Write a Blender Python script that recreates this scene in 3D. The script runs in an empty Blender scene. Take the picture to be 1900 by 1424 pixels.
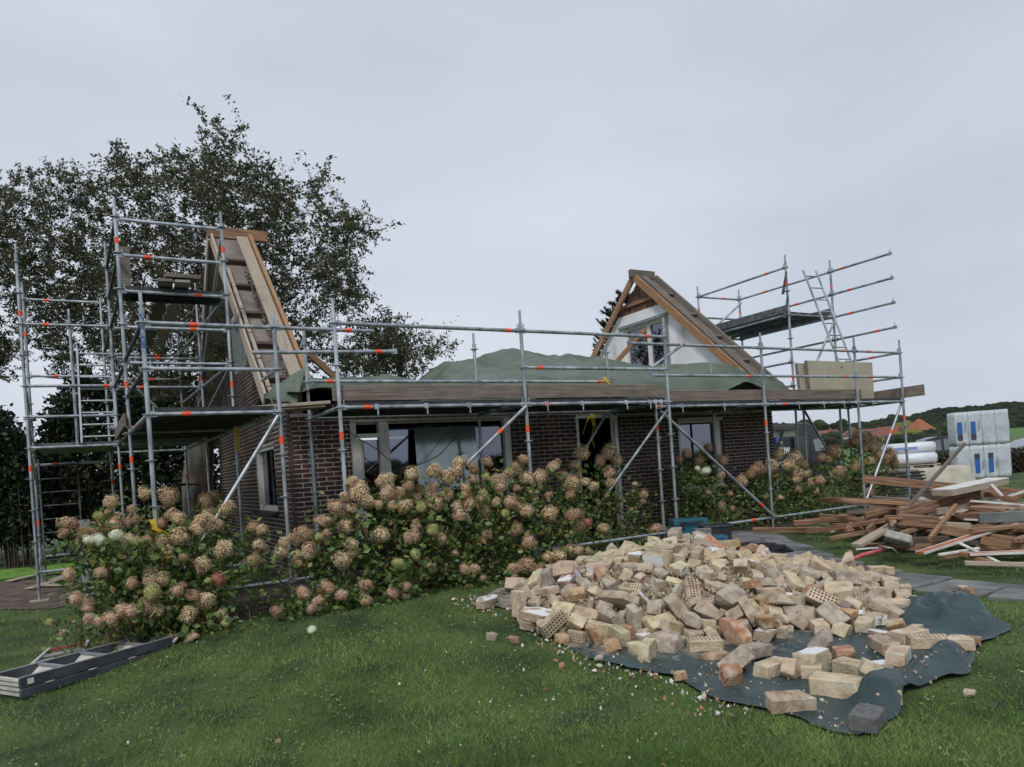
import bpy, bmesh, math, random
import numpy as np
from mathutils import Vector, Matrix, Euler, Quaternion, noise

SC = bpy.context.scene
COL = SC.collection
rad = math.radians

# ------------------------------------------------------------------ camera, world, sun, exposure
cam_data = bpy.data.cameras.new('camera')
cam = bpy.data.objects.new('camera', cam_data)
COL.objects.link(cam)
YAW, PITCH, ROLL = rad(29.946), rad(0.0217), rad(-3.9507)
cy_, sy_ = math.cos(YAW), math.sin(YAW)
fwd = Vector((sy_ * math.cos(PITCH), cy_ * math.cos(PITCH), math.sin(PITCH)))
r0 = Vector((cy_, -sy_, 0.0))
u0 = r0.cross(fwd)
right = r0 * math.cos(ROLL) + u0 * math.sin(ROLL)
up = -r0 * math.sin(ROLL) + u0 * math.cos(ROLL)
m = Matrix((right, up, -fwd)).transposed().to_4x4()
m.translation = Vector((-2.4996, -8.3038, 1.6132))
cam.matrix_world = m
cam_data.sensor_fit = 'HORIZONTAL'
cam_data.sensor_width = 36.0
cam_data.lens = 1327.0 / 1900.0 * 36.0
cam_data.shift_x = 0.0
cam_data.shift_y = 156.92 / 1900.0
cam_data.clip_start = 0.1
cam_data.clip_end = 3000.0
SC.camera = cam

SUN_EL, SUN_AZ = 46.0, 226.0     # degrees; azimuth the light comes from, clockwise from +y
world = bpy.data.worlds.new('World')
SC.world = world
world.use_nodes = True
wn, wl = world.node_tree.nodes, world.node_tree.links
wn.clear()
w_out = wn.new('ShaderNodeOutputWorld')
w_bg = wn.new('ShaderNodeBackground')
w_sky = wn.new('ShaderNodeTexSky')
w_sky.sky_type = 'NISHITA'
w_sky.sun_disc = False
w_sky.sun_elevation = rad(SUN_EL)
w_sky.sun_rotation = rad(SUN_AZ)
w_sky.altitude = 0
w_sky.air_density = 1.0
w_sky.dust_density = 3.0
w_sky.ozone_density = 1.0
# thick cloud layer in front of the clear sky: almost even grey-blue, faintly mottled
w_tc = wn.new('ShaderNodeTexCoord')
w_map = wn.new('ShaderNodeMapping')
w_map.inputs['Scale'].default_value = (1.0, 1.0, 3.0)
w_noise = wn.new('ShaderNodeTexNoise')
w_noise.inputs['Scale'].default_value = 1.7
w_noise.inputs['Detail'].default_value = 7.0
w_noise.inputs['Roughness'].default_value = 0.45
w_ramp = wn.new('ShaderNodeValToRGB')
w_ramp.color_ramp.elements[0].position = 0.30
w_ramp.color_ramp.elements[0].color = (4.95, 5.5, 6.4, 1)
w_ramp.color_ramp.elements[1].position = 0.66
w_ramp.color_ramp.elements[1].color = (6.35, 6.8, 7.6, 1)
w_mix = wn.new('ShaderNodeMixRGB')
w_mix.inputs[0].default_value = 0.93
wl.new(w_tc.outputs['Generated'], w_map.inputs['Vector'])
wl.new(w_map.outputs[0], w_noise.inputs['Vector'])
wl.new(w_noise.outputs['Fac'], w_ramp.inputs[0])
wl.new(w_sky.outputs[0], w_mix.inputs[1])
wl.new(w_ramp.outputs[0], w_mix.inputs[2])
wl.new(w_mix.outputs[0], w_bg.inputs['Color'])
w_bg.inputs['Strength'].default_value = 0.1
wl.new(w_bg.outputs[0], w_out.inputs['Surface'])

sun_data = bpy.data.lights.new('sun', 'SUN')
sun = bpy.data.objects.new('sun', sun_data)
COL.objects.link(sun)
sun_data.energy = 1.5
sun_data.angle = rad(11)
sun_data.color = (1.0, 0.965, 0.92)
az = rad(SUN_AZ)
sdir = Vector((math.sin(az) * math.cos(rad(SUN_EL)), math.cos(az) * math.cos(rad(SUN_EL)), math.sin(rad(SUN_EL))))
sun.rotation_euler = (-sdir).to_track_quat('-Z', 'Y').to_euler()
sun.location = sdir * 50

SC.view_settings.view_transform = 'Standard'
SC.view_settings.look = 'None'
SC.view_settings.exposure = 0.15
SC.view_settings.gamma = 1.0
SC.view_settings.use_curve_mapping = False
SC.render.film_transparent = False
try:
    SC.cycles.max_bounces = 6
    SC.cycles.transparent_max_bounces = 12
    SC.cycles.use_denoising = True
except Exception:
    pass

# ------------------------------------------------------------------ helpers
def tag(o, label=None, cat=None, group=None, kind=None):
    if label: o['label'] = label
    if cat: o['category'] = cat
    if group: o['group'] = group
    if kind: o['kind'] = kind
    return o

def empty(name, loc=(0, 0, 0), rz=0.0, parent=None):
    o = bpy.data.objects.new(name, None)
    COL.objects.link(o)
    o.location = loc
    o.rotation_euler = (0, 0, rz)
    o.empty_display_size = 0.2
    if parent: o.parent = parent
    return o

def place(name, mesh, loc=(0, 0, 0), rot=None, scale=None, parent=None):
    o = bpy.data.objects.new(name, mesh)
    COL.objects.link(o)
    o.location = loc
    if rot is not None:
        if isinstance(rot, Quaternion):
            o.rotation_mode = 'QUATERNION'; o.rotation_quaternion = rot
        else:
            o.rotation_euler = rot
    if scale is not None:
        o.scale = scale if hasattr(scale, '__len__') else (scale,) * 3
    if parent: o.parent = parent
    return o

class MB:
    """collects faces; build() links one mesh object"""
    def __init__(s):
        s.v = []; s.f = []; s.mi = []; s.mats = []
    def mat(s, m):
        if m not in s.mats: s.mats.append(m)
        return s.mats.index(m)
    def add(s, vs, fs, m=0):
        n = len(s.v)
        s.v.extend([tuple(p) for p in vs])
        for f in fs:
            s.f.append(tuple(i + n for i in f)); s.mi.append(m)
    def box(s, c, d, M=None, m=0):
        x, y, z = d[0] / 2, d[1] / 2, d[2] / 2
        vs = [Vector(p) for p in ((-x,-y,-z),(x,-y,-z),(x,y,-z),(-x,y,-z),(-x,-y,z),(x,-y,z),(x,y,z),(-x,y,z))]
        if M is not None: vs = [M @ p for p in vs]
        c = Vector(c)
        s.add([p + c for p in vs], [(0,3,2,1),(4,5,6,7),(0,1,5,4),(1,2,6,5),(2,3,7,6),(3,0,4,7)], m)
    def span(s, a, b, w, h, m=0, upv=(0, 0, 1)):
        """box beam from a to b, w wide (sideways) and h high"""
        a = Vector(a); b = Vector(b); d = b - a; L = d.length
        if L < 1e-6: return
        x = d / L; y = Vector(upv).cross(x)
        if y.length < 1e-4: y = Vector((1, 0, 0)).cross(x)
        y.normalize(); z = x.cross(y)
        M = Matrix((x, y, z)).transposed()
        s.box((a + b) / 2, (L, w, h), M, m)
    def tube(s, a, b, r, n=10, r2=None, caps=True, m=0):
        a = Vector(a); b = Vector(b); d = (b - a).normalized()
        r2 = r if r2 is None else r2
        t = Vector((0, 0, 1)) if abs(d.z) < 0.9 else Vector((1, 0, 0))
        x = d.cross(t).normalized(); y = d.cross(x)
        vs = []
        for p, rr in ((a, r), (b, r2)):
            for i in range(n):
                k = 2 * math.pi * i / n
                vs.append(p + (x * math.cos(k) + y * math.sin(k)) * rr)
        fs = [(i, (i + 1) % n, n + (i + 1) % n, n + i) for i in range(n)]
        if caps:
            fs.append(tuple(range(n - 1, -1, -1))); fs.append(tuple(range(n, 2 * n)))
        s.add(vs, fs, m)
    def path(s, pts, r, n=6, m=0, r2=None):
        pts = [Vector(p) for p in pts]
        k = len(pts)
        vs = []; fs = []
        for j, p in enumerate(pts):
            d = (pts[min(j + 1, k - 1)] - pts[max(j - 1, 0)])
            if d.length < 1e-6: d = Vector((0, 0, 1))
            d.normalize()
            t = Vector((0, 0, 1)) if abs(d.z) < 0.95 else Vector((1, 0, 0))
            x = d.cross(t).normalized(); y = d.cross(x)
            rr = r if r2 is None else r + (r2 - r) * j / max(1, k - 1)
            for i in range(n):
                a = 2 * math.pi * i / n
                vs.append(p + (x * math.cos(a) + y * math.sin(a)) * rr)
        for j in range(k - 1):
            for i in range(n):
                fs.append((j * n + i, j * n + (i + 1) % n, (j + 1) * n + (i + 1) % n, (j + 1) * n + i))
        fs.append(tuple(range(n - 1, -1, -1))); fs.append(tuple(range((k - 1) * n, k * n)))
        s.add(vs, fs, m)
    def mesh(s, name, mats=(), smooth=False):
        me = bpy.data.meshes.new(name)
        me.from_pydata(s.v, [], s.f)
        for mm in mats: me.materials.append(mm)
        if len(mats) > 1: me.polygons.foreach_set('material_index', s.mi)
        if smooth: me.polygons.foreach_set('use_smooth', [True] * len(s.f))
        me.update()
        return me
    def build(s, name, mats, parent=None, smooth=False, loc=(0, 0, 0)):
        if not isinstance(mats, (list, tuple)): mats = [mats]
        me = s.mesh(name, mats, smooth)
        return place(name, me, loc, parent=parent)

def smooth_by_angle(me, ang=35):
    bm = bmesh.new(); bm.from_mesh(me)
    for f in bm.faces: f.smooth = True
    for e in bm.edges:
        if len(e.link_faces) == 2 and e.calc_face_angle(0) > rad(ang): e.smooth = False
    bm.to_mesh(me); bm.free()

def bevel_mesh(me, w=0.004, seg=1):
    bm = bmesh.new(); bm.from_mesh(me)
    bmesh.ops.bevel(bm, geom=list(bm.edges), offset=w, segments=seg, affect='EDGES', profile=0.7)
    bm.to_mesh(me); bm.free()

# raw numpy triangle/quads soup -> mesh (fast)
def soup(name, V, k, mats, parent=None, smooth=False, mi=None):
    """V: (n*k,3) vertices, each k consecutive ones are one face"""
    V = np.asarray(V, dtype=np.float32).reshape(-1, 3)
    n = len(V) // k
    me = bpy.data.meshes.new(name)
    me.vertices.add(n * k); me.vertices.foreach_set('co', V.ravel())
    me.loops.add(n * k); me.loops.foreach_set('vertex_index', np.arange(n * k, dtype=np.int32))
    me.polygons.add(n); me.polygons.foreach_set('loop_start', np.arange(0, n * k, k, dtype=np.int32))
    if not isinstance(mats, (list, tuple)): mats = [mats]
    for mm in mats: me.materials.append(mm)
    if mi is not None: me.polygons.foreach_set('material_index', np.asarray(mi, dtype=np.int32))
    if smooth: me.polygons.foreach_set('use_smooth', np.ones(n, dtype=bool))
    me.update(calc_edges=True)
    return place(name, me, parent=parent)

def sstep(a, b, x):
    t = min(1.0, max(0.0, (x - a) / (b - a)))
    return t * t * (3 - 2 * t)

def zg(x, y):
    """height of the ground"""
    h = 0.2 * sstep(-4.4, -0.2, y) * sstep(-3.4, -0.6, x)
    if y > 5: h -= 0.1 * sstep(10, 30, math.hypot(x, y))
    return h

# ------------------------------------------------------------------ materials
def mat(name, cols, rough=0.7, scale=8.0, detail=5.0, bump=0.0, bscale=None, metal=0.0, stretch=None,
        rand=0.0, hue=0.0, spec=0.5, coord='Object', pos=(0.35, 0.65), distort=0.0, alpha=None, trans=0.0, island=False):
    """principled with a noise-driven colour ramp, optional bump and per-object variation"""
    ma = bpy.data.materials.new(name)
    ma.use_nodes = True
    nt = ma.node_tree; N, L = nt.nodes, nt.links
    p = N['Principled BSDF']
    tc = N.new('ShaderNodeTexCoord')
    mp = N.new('ShaderNodeMapping')
    L.new(tc.outputs[coord], mp.inputs['Vector'])
    if stretch: mp.inputs['Scale'].default_value = stretch
    no = N.new('ShaderNodeTexNoise')
    no.inputs['Scale'].default_value = scale
    no.inputs['Detail'].default_value = detail
    no.inputs['Distortion'].default_value = distort
    if rand or hue or island:
        oi = N.new('ShaderNodeObjectInfo')
        vadd = N.new('ShaderNodeVectorMath'); vadd.operation = 'MULTIPLY_ADD'
        vadd.inputs[1].default_value = (37.0, 17.0, 23.0)
        comb = N.new('ShaderNodeCombineXYZ')
        for i in range(3): L.new(oi.outputs['Random'], comb.inputs[i])
        L.new(comb.outputs[0], vadd.inputs[0]); L.new(mp.outputs[0], vadd.inputs[2])
        L.new(vadd.outputs[0], no.inputs['Vector'])
    else:
        L.new(mp.outputs[0], no.inputs['Vector'])
    rp = N.new('ShaderNodeValToRGB')
    e = rp.color_ramp.elements
    k = len(cols)
    while len(e) < k: e.new(0.5)
    for i, c in enumerate(cols):
        e[i].position = pos[0] + (pos[1] - pos[0]) * (i / max(1, k - 1))
        e[i].color = (*c, 1)
    L.new(no.outputs['Fac'], rp.inputs[0])
    out = rp.outputs[0]
    if rand or hue:
        hs = N.new('ShaderNodeHueSaturation')
        src = oi.outputs['Random']
        if island:
            ge = N.new('ShaderNodeNewGeometry'); src = ge.outputs['Random Per Island']
        mr = N.new('ShaderNodeMapRange')
        mr.inputs['To Min'].default_value = 1 - rand; mr.inputs['To Max'].default_value = 1 + rand
        L.new(src, mr.inputs['Value']); L.new(mr.outputs[0], hs.inputs['Value'])
        if hue:
            wv = N.new('ShaderNodeMath'); wv.operation = 'MULTIPLY'; wv.inputs[1].default_value = 7.31
            fr = N.new('ShaderNodeMath'); fr.operation = 'FRACT'
            m2 = N.new('ShaderNodeMapRange')
            m2.inputs['To Min'].default_value = 0.5 - hue; m2.inputs['To Max'].default_value = 0.5 + hue
            L.new(src, wv.inputs[0]); L.new(wv.outputs[0], fr.inputs[0])
            L.new(fr.outputs[0], m2.inputs['Value']); L.new(m2.outputs[0], hs.inputs['Hue'])
        L.new(out, hs.inputs['Color']); out = hs.outputs[0]
    L.new(out, p.inputs['Base Color'])
    p.inputs['Roughness'].default_value = rough
    p.inputs['Metallic'].default_value = metal
    p.inputs['Specular IOR Level'].default_value = spec
    if trans: p.inputs['Transmission Weight'].default_value = trans
    if alpha is not None: p.inputs['Alpha'].default_value = alpha
    if bump:
        nb = N.new('ShaderNodeTexNoise')
        nb.inputs['Scale'].default_value = bscale or scale * 3
        nb.inputs['Detail'].default_value = 6.0
        L.new(mp.outputs[0], nb.inputs['Vector'])
        bp = N.new('ShaderNodeBump')
        bp.inputs['Strength'].default_value = bump
        bp.inputs['Distance'].default_value = 0.02
        L.new(nb.outputs['Fac'], bp.inputs['Height'])
        L.new(bp.outputs[0], p.inputs['Normal'])
    ma['out_socket'] = 0
    return ma

def weather(ma, scale=.9, lo=.6, hi=1.15, stretch=(1, 1, .5)):
    nt = ma.node_tree; N, L = nt.nodes, nt.links; p = N['Principled BSDF']
    src = p.inputs['Base Color'].links[0].from_socket
    g = N.new('ShaderNodeNewGeometry'); mp = N.new('ShaderNodeMapping'); mp.inputs['Scale'].default_value = stretch
    n = N.new('ShaderNodeTexNoise'); n.inputs['Scale'].default_value = scale; n.inputs['Detail'].default_value = 8; n.inputs['Roughness'].default_value = .65
    r = N.new('ShaderNodeMapRange'); r.inputs['From Min'].default_value = .3; r.inputs['From Max'].default_value = .7; r.inputs['To Min'].default_value = lo; r.inputs['To Max'].default_value = hi
    h = N.new('ShaderNodeHueSaturation')
    L.new(g.outputs['Position'], mp.inputs['Vector']); L.new(mp.outputs[0], n.inputs['Vector']); L.new(n.outputs['Fac'], r.inputs['Value']); L.new(r.outputs[0], h.inputs['Value'])
    L.new(src, h.inputs['Color']); L.new(h.outputs[0], p.inputs['Base Color'])
    return ma

def add_translucent(ma, amt=0.35):
    nt = ma.node_tree; N, L = nt.nodes, nt.links
    p = N['Principled BSDF']; o = [n for n in N if n.type == 'OUTPUT_MATERIAL'][0]
    tr = N.new('ShaderNodeBsdfTranslucent'); mx = N.new('ShaderNodeMixShader')
    mx.inputs[0].default_value = amt
    src = p.inputs['Base Color'].links[0].from_socket
    L.new(src, tr.inputs['Color'])
    L.new(p.outputs[0], mx.inputs[1]); L.new(tr.outputs[0], mx.inputs[2]); L.new(mx.outputs[0], o.inputs['Surface'])
    return ma

def plain(name, c, rough=0.5, metal=0.0, spec=0.5):
    d = tuple(x * 0.82 for x in c)
    return mat(name, [d, c], rough=rough, metal=metal, scale=14, spec=spec)

# ------------------------------------------------------------------ broken light bricks (prototypes)
BRICK_DIMS = (0.275, 0.135, 0.092)
def rubble_proto(kind, seed):
    """one broken brick or a lump of two still mortared together; returns (verts, faces)"""
    rnd = random.Random(seed)
    L, W, H = BRICK_DIMS
    bm = bmesh.new()
    def slab(cx, cy, cz, l, w, h, ang=0.0):
        r = bmesh.ops.create_cube(bm, size=1.0)
        bmesh.ops.scale(bm, vec=(l, w, h), verts=r['verts'])
        bmesh.ops.translate(bm, vec=(cx, cy, cz), verts=r['verts'])
    if kind == 'full': slab(0, 0, 0, L, W, H)
    elif kind == 'half': slab(0, 0, 0, L * 0.62, W, H)
    elif kind == 'bat': slab(0, 0, 0, L * 0.45, W * 0.95, H)
    elif kind == 'lump': slab(0, 0, 0, L, W, H * 2.05)
    elif kind == 'slab': slab(0, 0, 0, L * 1.5, W * 1.4, H * 0.95)
    elif kind == 'shard': slab(0, 0, 0, L * 0.75, W * 0.8, H * 0.5)
    def cut(no, dist):
        no = Vector(no).normalized()
        g = list(bm.verts) + list(bm.edges) + list(bm.faces)
        r = bmesh.ops.bisect_plane(bm, geom=g, plane_co=no * dist, plane_no=no, clear_outer=True)
        ed = [e for e in bm.edges if e.is_boundary]
        if ed: bmesh.ops.holes_fill(bm, edges=ed, sides=0)
    sx = max(abs(v.co.x) for v in bm.verts); sy = max(abs(v.co.y) for v in bm.verts); sz = max(abs(v.co.z) for v in bm.verts)
    ncut = {'full': 1, 'half': 2, 'bat': 2, 'lump': 3, 'slab': 4, 'shard': 3}[kind]
    cut((1, rnd.uniform(-.5, .5), rnd.uniform(-.5, .5)), sx * rnd.uniform(.78, .95))
    if ncut > 1: cut((-1, rnd.uniform(-.8, .8), rnd.uniform(-.6, .6)), sx * rnd.uniform(.72, .92))
    if ncut > 2: cut((rnd.uniform(-1, 1), 1, rnd.uniform(-.6, .6)), sy * rnd.uniform(.9, 1.15))
    if ncut > 3: cut((rnd.uniform(-1, 1), -1, rnd.uniform(-.6, .6)), sy * rnd.uniform(.85, 1.1))
    bmesh.ops.bevel(bm, geom=list(bm.edges), offset=0.006, segments=1, affect='EDGES')
    bmesh.ops.triangulate(bm, faces=[f for f in bm.faces if len(f.verts) > 4])
    long = [e for e in bm.edges if e.calc_length() > 0.07]
    bmesh.ops.subdivide_edges(bm, edges=long, cuts=1, use_grid_fill=True)
    for v in bm.verts:
        q = noise.noise_vector(v.co * 22 + Vector((seed * 3.1, 0, 0)))
        v.co += q * 0.0055
    c = sum((v.co for v in bm.verts), Vector()) / len(bm.verts)
    for v in bm.verts: v.co -= c
    bm.normal_update()
    vs = [tuple(v.co) for v in bm.verts]
    ix = {v: i for i, v in enumerate(bm.verts)}
    fs = [tuple(ix[v] for v in f.verts) for f in bm.faces]
    bm.free()
    return vs, fs
PROTO_KINDS = ['full', 'full', 'full', 'half', 'half', 'half', 'bat', 'bat', 'lump', 'lump', 'slab', 'shard', 'shard', 'full']
def heap(x, y):
    """height of the rubble core above the tarp"""
    def g(cx, cy, rx, ry, a, h):
        dx, dy = x - cx, y - cy
        u = (dx * math.cos(a) + dy * math.sin(a)) / rx
        v = (-dx * math.sin(a) + dy * math.cos(a)) / ry
        q = u * u + v * v
        return h * max(0.0, 1 - q) ** 0.8 if q < 1 else 0.0
    h = max(g(2.75, -2.45, 1.75, 1.3, rad(-20), 0.52), g(3.7, -2.9, 1.25, 1.5, rad(-40), 0.20), g(3.45, -1.95, .95, .8, 0, 0.50), g(2.45, -1.95, .8, .7, 0, .46))
    return h

# ------------------------------------------------------------------ the line of sight of a photo point, cut by a known plane of the place
CAMP = Vector((-2.4996, -8.3038, 1.6132))
def ray(px, py):
    return fwd + right * ((px - 950.0) / 1327.0) - up * ((py - 868.9) / 1327.0)
def at(px, py, ax, c):
    d = ray(px, py)
    return CAMP + d * ((c - CAMP[ax]) / d[ax])
def far(px, py, d):
    return CAMP + ray(px, py) * d

# ------------------------------------------------------------------ shared materials
M = {}
M['galv'] = mat('galvanised_steel', [(.26, .30, .33), (.42, .46, .49), (.54, .57, .59)], rough=.42, metal=.65, scale=9, bump=.05, rand=.14, stretch=(1, 1, .4))
M['galvdark'] = mat('weathered_steel', [(.05, .055, .06), (.12, .13, .14)], rough=.6, metal=.5, scale=12, rand=.1)
M['band'] = mat('orange_paint', [(.75, .07, .02), (.92, .12, .03)], rough=.55, scale=30)
M['bluepaint'] = mat('worn_blue_paint', [(.30, .36, .42), (.05, .11, .30)], rough=.5, scale=22, pos=(.42, .55))
M['plank'] = mat('weathered_plank', [(.13, .105, .085), (.185, .15, .125), (.235, .195, .165)], rough=.88, scale=4, stretch=(.5, 14, 9), detail=7, rand=.12, bump=.2, coord='Object', distort=.6)
M['plankpale'] = mat('pale_dusty_plank', [(.30, .245, .19), (.40, .34, .275), (.36, .28, .20)], rough=.88, scale=4, stretch=(.6, 9, 6), rand=.1, bump=.2, distort=.4)
M['freshwood'] = mat('orange_timber', [(.23, .125, .06), (.34, .20, .105), (.21, .11, .05)], rough=.8, scale=5, stretch=(.6, 9, 9), rand=.12, bump=.15)
M['brownwood'] = mat('brown_timber', [(.14, .075, .042), (.25, .145, .082), (.36, .23, .145)], rough=.85, scale=4, stretch=(.6, 9, 9), rand=.25, hue=.012, bump=.25)
M['darkwood'] = mat('dark_stained_timber', [(.045, .03, .024), (.10, .07, .052)], rough=.8, scale=4, stretch=(.6, 9, 9), rand=.15, bump=.15)
M['oldwood'] = mat('grey_old_timber', [(.12, .10, .085), (.21, .185, .16)], rough=.9, scale=4, stretch=(.6, 9, 9), rand=.2, bump=.3)
M['soffit'] = mat('brown_grey_board', [(.33, .29, .25), (.40, .36, .31)], rough=.75, scale=3, bump=.05)
M['housebrick'] = mat('dark_house_brick', [(.030, .017, .015), (.056, .030, .025), (.088, .050, .042)], rough=.82, scale=14, rand=.38, hue=.012, bump=.35, island=True)
M['mortar'] = mat('pale_mortar', [(.44, .40, .36), (.60, .56, .51)], rough=.95, scale=18)
M['whitepaint'] = mat('worn_white_paint', [(.50, .49, .46), (.70, .69, .66), (.78, .77, .74)], rough=.6, scale=9, stretch=(4, 4, .8), bump=.08, pos=(.25, .6))
M['plaster'] = mat('stained_white_plaster', [(.46, .38, .28), (.72, .72, .72), (.80, .81, .83)], rough=.9, scale=1.6, detail=7, stretch=(1, 1, .45), pos=(.28, .46), bump=.1)
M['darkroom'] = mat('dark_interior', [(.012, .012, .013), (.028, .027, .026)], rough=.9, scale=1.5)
M['sill'] = mat('dark_sill_tile', [(.02, .019, .02), (.05, .045, .045)], rough=.5, scale=10)
M['chrome'] = mat('bright_fitting', [(.5, .52, .54), (.7, .7, .7)], rough=.3, metal=.8, scale=20)

for k_ in ('housebrick', 'mortar'): weather(M[k_], .8, .55, 1.25)
for k_ in ('plank', 'galv', 'soffit'): weather(M[k_], 2.5, .72, 1.15)
weather(M['plaster'], 1.6, .86, 1.08)
M['underlay'] = weather(mat('grey_brown_underlay', [(.16, .135, .115), (.22, .19, .165)], rough=.85, scale=4, bump=.1), 3, .75, 1.15)

def glass_mat(name, tint=(.02, .022, .025), rough=.03, spec=1.0, refl=.35):
    ma = bpy.data.materials.new(name); ma.use_nodes = True
    nt = ma.node_tree; N, L = nt.nodes, nt.links; N.clear()
    o = N.new('ShaderNodeOutputMaterial')
    tr = N.new('ShaderNodeBsdfTransparent'); tr.inputs[0].default_value = (.42, .45, .47, 1)
    gl = N.new('ShaderNodeBsdfGlossy'); gl.inputs['Roughness'].default_value = rough
    gl.inputs[0].default_value = (.80, .84, 1, 1)
    lw = N.new('ShaderNodeLayerWeight'); lw.inputs[0].default_value = refl
    tc = N.new('ShaderNodeTexCoord'); no = N.new('ShaderNodeTexNoise'); no.inputs['Scale'].default_value = 1.1
    bp = N.new('ShaderNodeBump'); bp.inputs['Strength'].default_value = .012
    L.new(tc.outputs['Object'], no.inputs['Vector']); L.new(no.outputs[0], bp.inputs['Height']); L.new(bp.outputs[0], gl.inputs['Normal'])
    mx = N.new('ShaderNodeMixShader')
    L.new(lw.outputs['Fresnel'], mx.inputs[0]); L.new(tr.outputs[0], mx.inputs[1]); L.new(gl.outputs[0], mx.inputs[2])
    L.new(mx.outputs[0], o.inputs['Surface'])
    return ma
M['glass'] = glass_mat('window_glass', refl=.62)

def tarp_mat(name, c1, c2, rough=.45, wr=9.0, strength=.6):
    ma = mat(name, [c1, c2], rough=rough, scale=2.2, spec=.35)
    nt = ma.node_tree; N, L = nt.nodes, nt.links
    p = N['Principled BSDF']; tc = [n for n in N if n.type == 'TEX_COORD'][0]
    a = N.new('ShaderNodeTexNoise'); a.inputs['Scale'].default_value = wr; a.inputs['Detail'].default_value = 6; a.inputs['Distortion'].default_value = 1.2
    w = N.new('ShaderNodeTexVoronoi'); w.feature = 'DISTANCE_TO_EDGE'; w.inputs['Scale'].default_value = wr * .35
    w.inputs['Randomness'].default_value = 1
    vm = N.new('ShaderNodeVectorMath'); vm.operation = 'MULTIPLY_ADD'; vm.inputs[1].default_value = (.35, .35, .35)
    L.new(a.outputs['Color'], vm.inputs[0]); L.new(tc.outputs['Object'], vm.inputs[2]); L.new(tc.outputs['Object'], a.inputs['Vector'])
    L.new(vm.outputs[0], w.inputs['Vector'])
    ad = N.new('ShaderNodeMath'); ad.operation = 'ADD'
    L.new(a.outputs['Fac'], ad.inputs[0]); L.new(w.outputs['Distance'], ad.inputs[1])
    bp = N.new('ShaderNodeBump'); bp.inputs['Strength'].default_value = strength; bp.inputs['Distance'].default_value = .035
    L.new(ad.outputs[0], bp.inputs['Height']); L.new(bp.outputs[0], p.inputs['Normal'])
    return ma
M['rooftarp'] = tarp_mat('green_roof_tarpaulin', (.075, .100, .075), (.115, .145, .11), rough=.52, wr=2.0, strength=1.0)
M['groundtarp'] = tarp_mat('blue_green_tarpaulin', (.022, .044, .047), (.045, .075, .077), rough=.38, wr=4.0, strength=1.0)

# ------------------------------------------------------------------ ground, path, soil
def grid_mesh(name, xs, ys, zf, material, parent=None, kind=None, smooth=True):
    V = [(x, y, zf(x, y)) for y in ys for x in xs]
    n = len(xs)
    F = [(j * n + i, j * n + i + 1, (j + 1) * n + i + 1, (j + 1) * n + i) for j in range(len(ys) - 1) for i in range(n - 1)]
    me = bpy.data.meshes.new(name); me.from_pydata(V, [], F); me.materials.append(material)
    me.polygons.foreach_set('use_smooth', [smooth] * len(F)); me.update()
    o = place(name, me, parent=parent)
    if kind: o['kind'] = kind
    return o
M['lawn'] = mat('lawn_soil', [(.020, .034, .010), (.045, .078, .018), (.075, .11, .028)], rough=.95, scale=1.6, detail=9, bump=.5, bscale=60, coord='Object')
M['field'] = mat('far_meadow', [(.055, .12, .022), (.085, .17, .03)], rough=.95, scale=.12, detail=8, bump=.3, bscale=20)
def axis(a, b, c, d, fine, coarse):
    """fine steps between b and c, coarse ones outside"""
    out = list(np.arange(a, b, coarse)) + list(np.arange(b, c, fine)) + list(np.arange(c, d + coarse, coarse))
    return [float(q) for q in out]
def gnoise(x, y): return 0.018 * noise.noise(Vector((x * .9, y * .9, 0)))
lawn = grid_mesh('ground', axis(-40, -8, 14, 60, .25, 4), axis(-40, -9, 12, 60, .25, 4), lambda x, y: zg(x, y) + gnoise(x, y), M['lawn'], kind='structure')
def meadow_z(x, y):
    r = math.hypot(x, y)
    return zg(x, y) - .35 + .45 * sstep(36, 60, r) + 3.2 * sstep(60, 260, r) * (1 if x > 0 else .4)
grid_mesh('meadow', axis(-900, -200, 200, 1500, 12, 60), axis(-700, -200, 200, 1500, 12, 60), meadow_z, M['field'], kind='structure')

# soil strip beside the left tower
M['soil'] = mat('trodden_soil', [(.045, .032, .022), (.10, .075, .055), (.15, .12, .095)], rough=.95, scale=4, detail=8, bump=.6, bscale=25)
def patch(name, pts, dz, material, sub=.12, parent=None, thick=None):
    """irregular patch laid on the ground"""
    bm = bmesh.new()
    vs = [bm.verts.new((p[0], p[1], 0)) for p in pts]
    bm.faces.new(vs)
    bmesh.ops.triangulate(bm, faces=bm.faces[:])
    for _ in range(5):
        ed = [e for e in bm.edges if e.calc_length() > sub * 2]
        if not ed: break
        bmesh.ops.subdivide_edges(bm, edges=ed, cuts=1)
    bmesh.ops.triangulate(bm, faces=bm.faces[:])
    for v in bm.verts: v.co.z = zg(v.co.x, v.co.y) + gnoise(v.co.x, v.co.y) + dz
    me = bpy.data.meshes.new(name); bm.to_mesh(me); bm.free(); me.materials.append(material)
    return place(name, me, parent=parent)
soil_pts = [(-3.2, 4.3), (-2.5, 4.9), (-2.2, 6.5), (-2.6, 8.6), (-4.2, 9.6), (-7.5, 10.4), (-9, 9.2), (-7.0, 7.7), (-5.2, 6.6), (-4.2, 5.3)]
tag(patch('soil_path', soil_pts, .012, M['soil']), kind='structure')
bed = [(-2.6, .1), (-1.2, -.1), (-.2, .25), (1.5, -.05), (3.2, -.05), (4.4, .5), (5.4, .5), (7.6, .4), (10.6, .6), (11.6, 1.6), (9.8, 1.84), (-.2, 1.84), (-.4, 8.4), (-1.6, 7.5), (-2.6, 3.2)]
tag(patch('flower_bed_soil', bed, .014, mat('bed_soil', [(.02, .015, .011), (.05, .038, .028)], rough=.98, scale=5, detail=8, bump=.7, bscale=24)), kind='structure')

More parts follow.
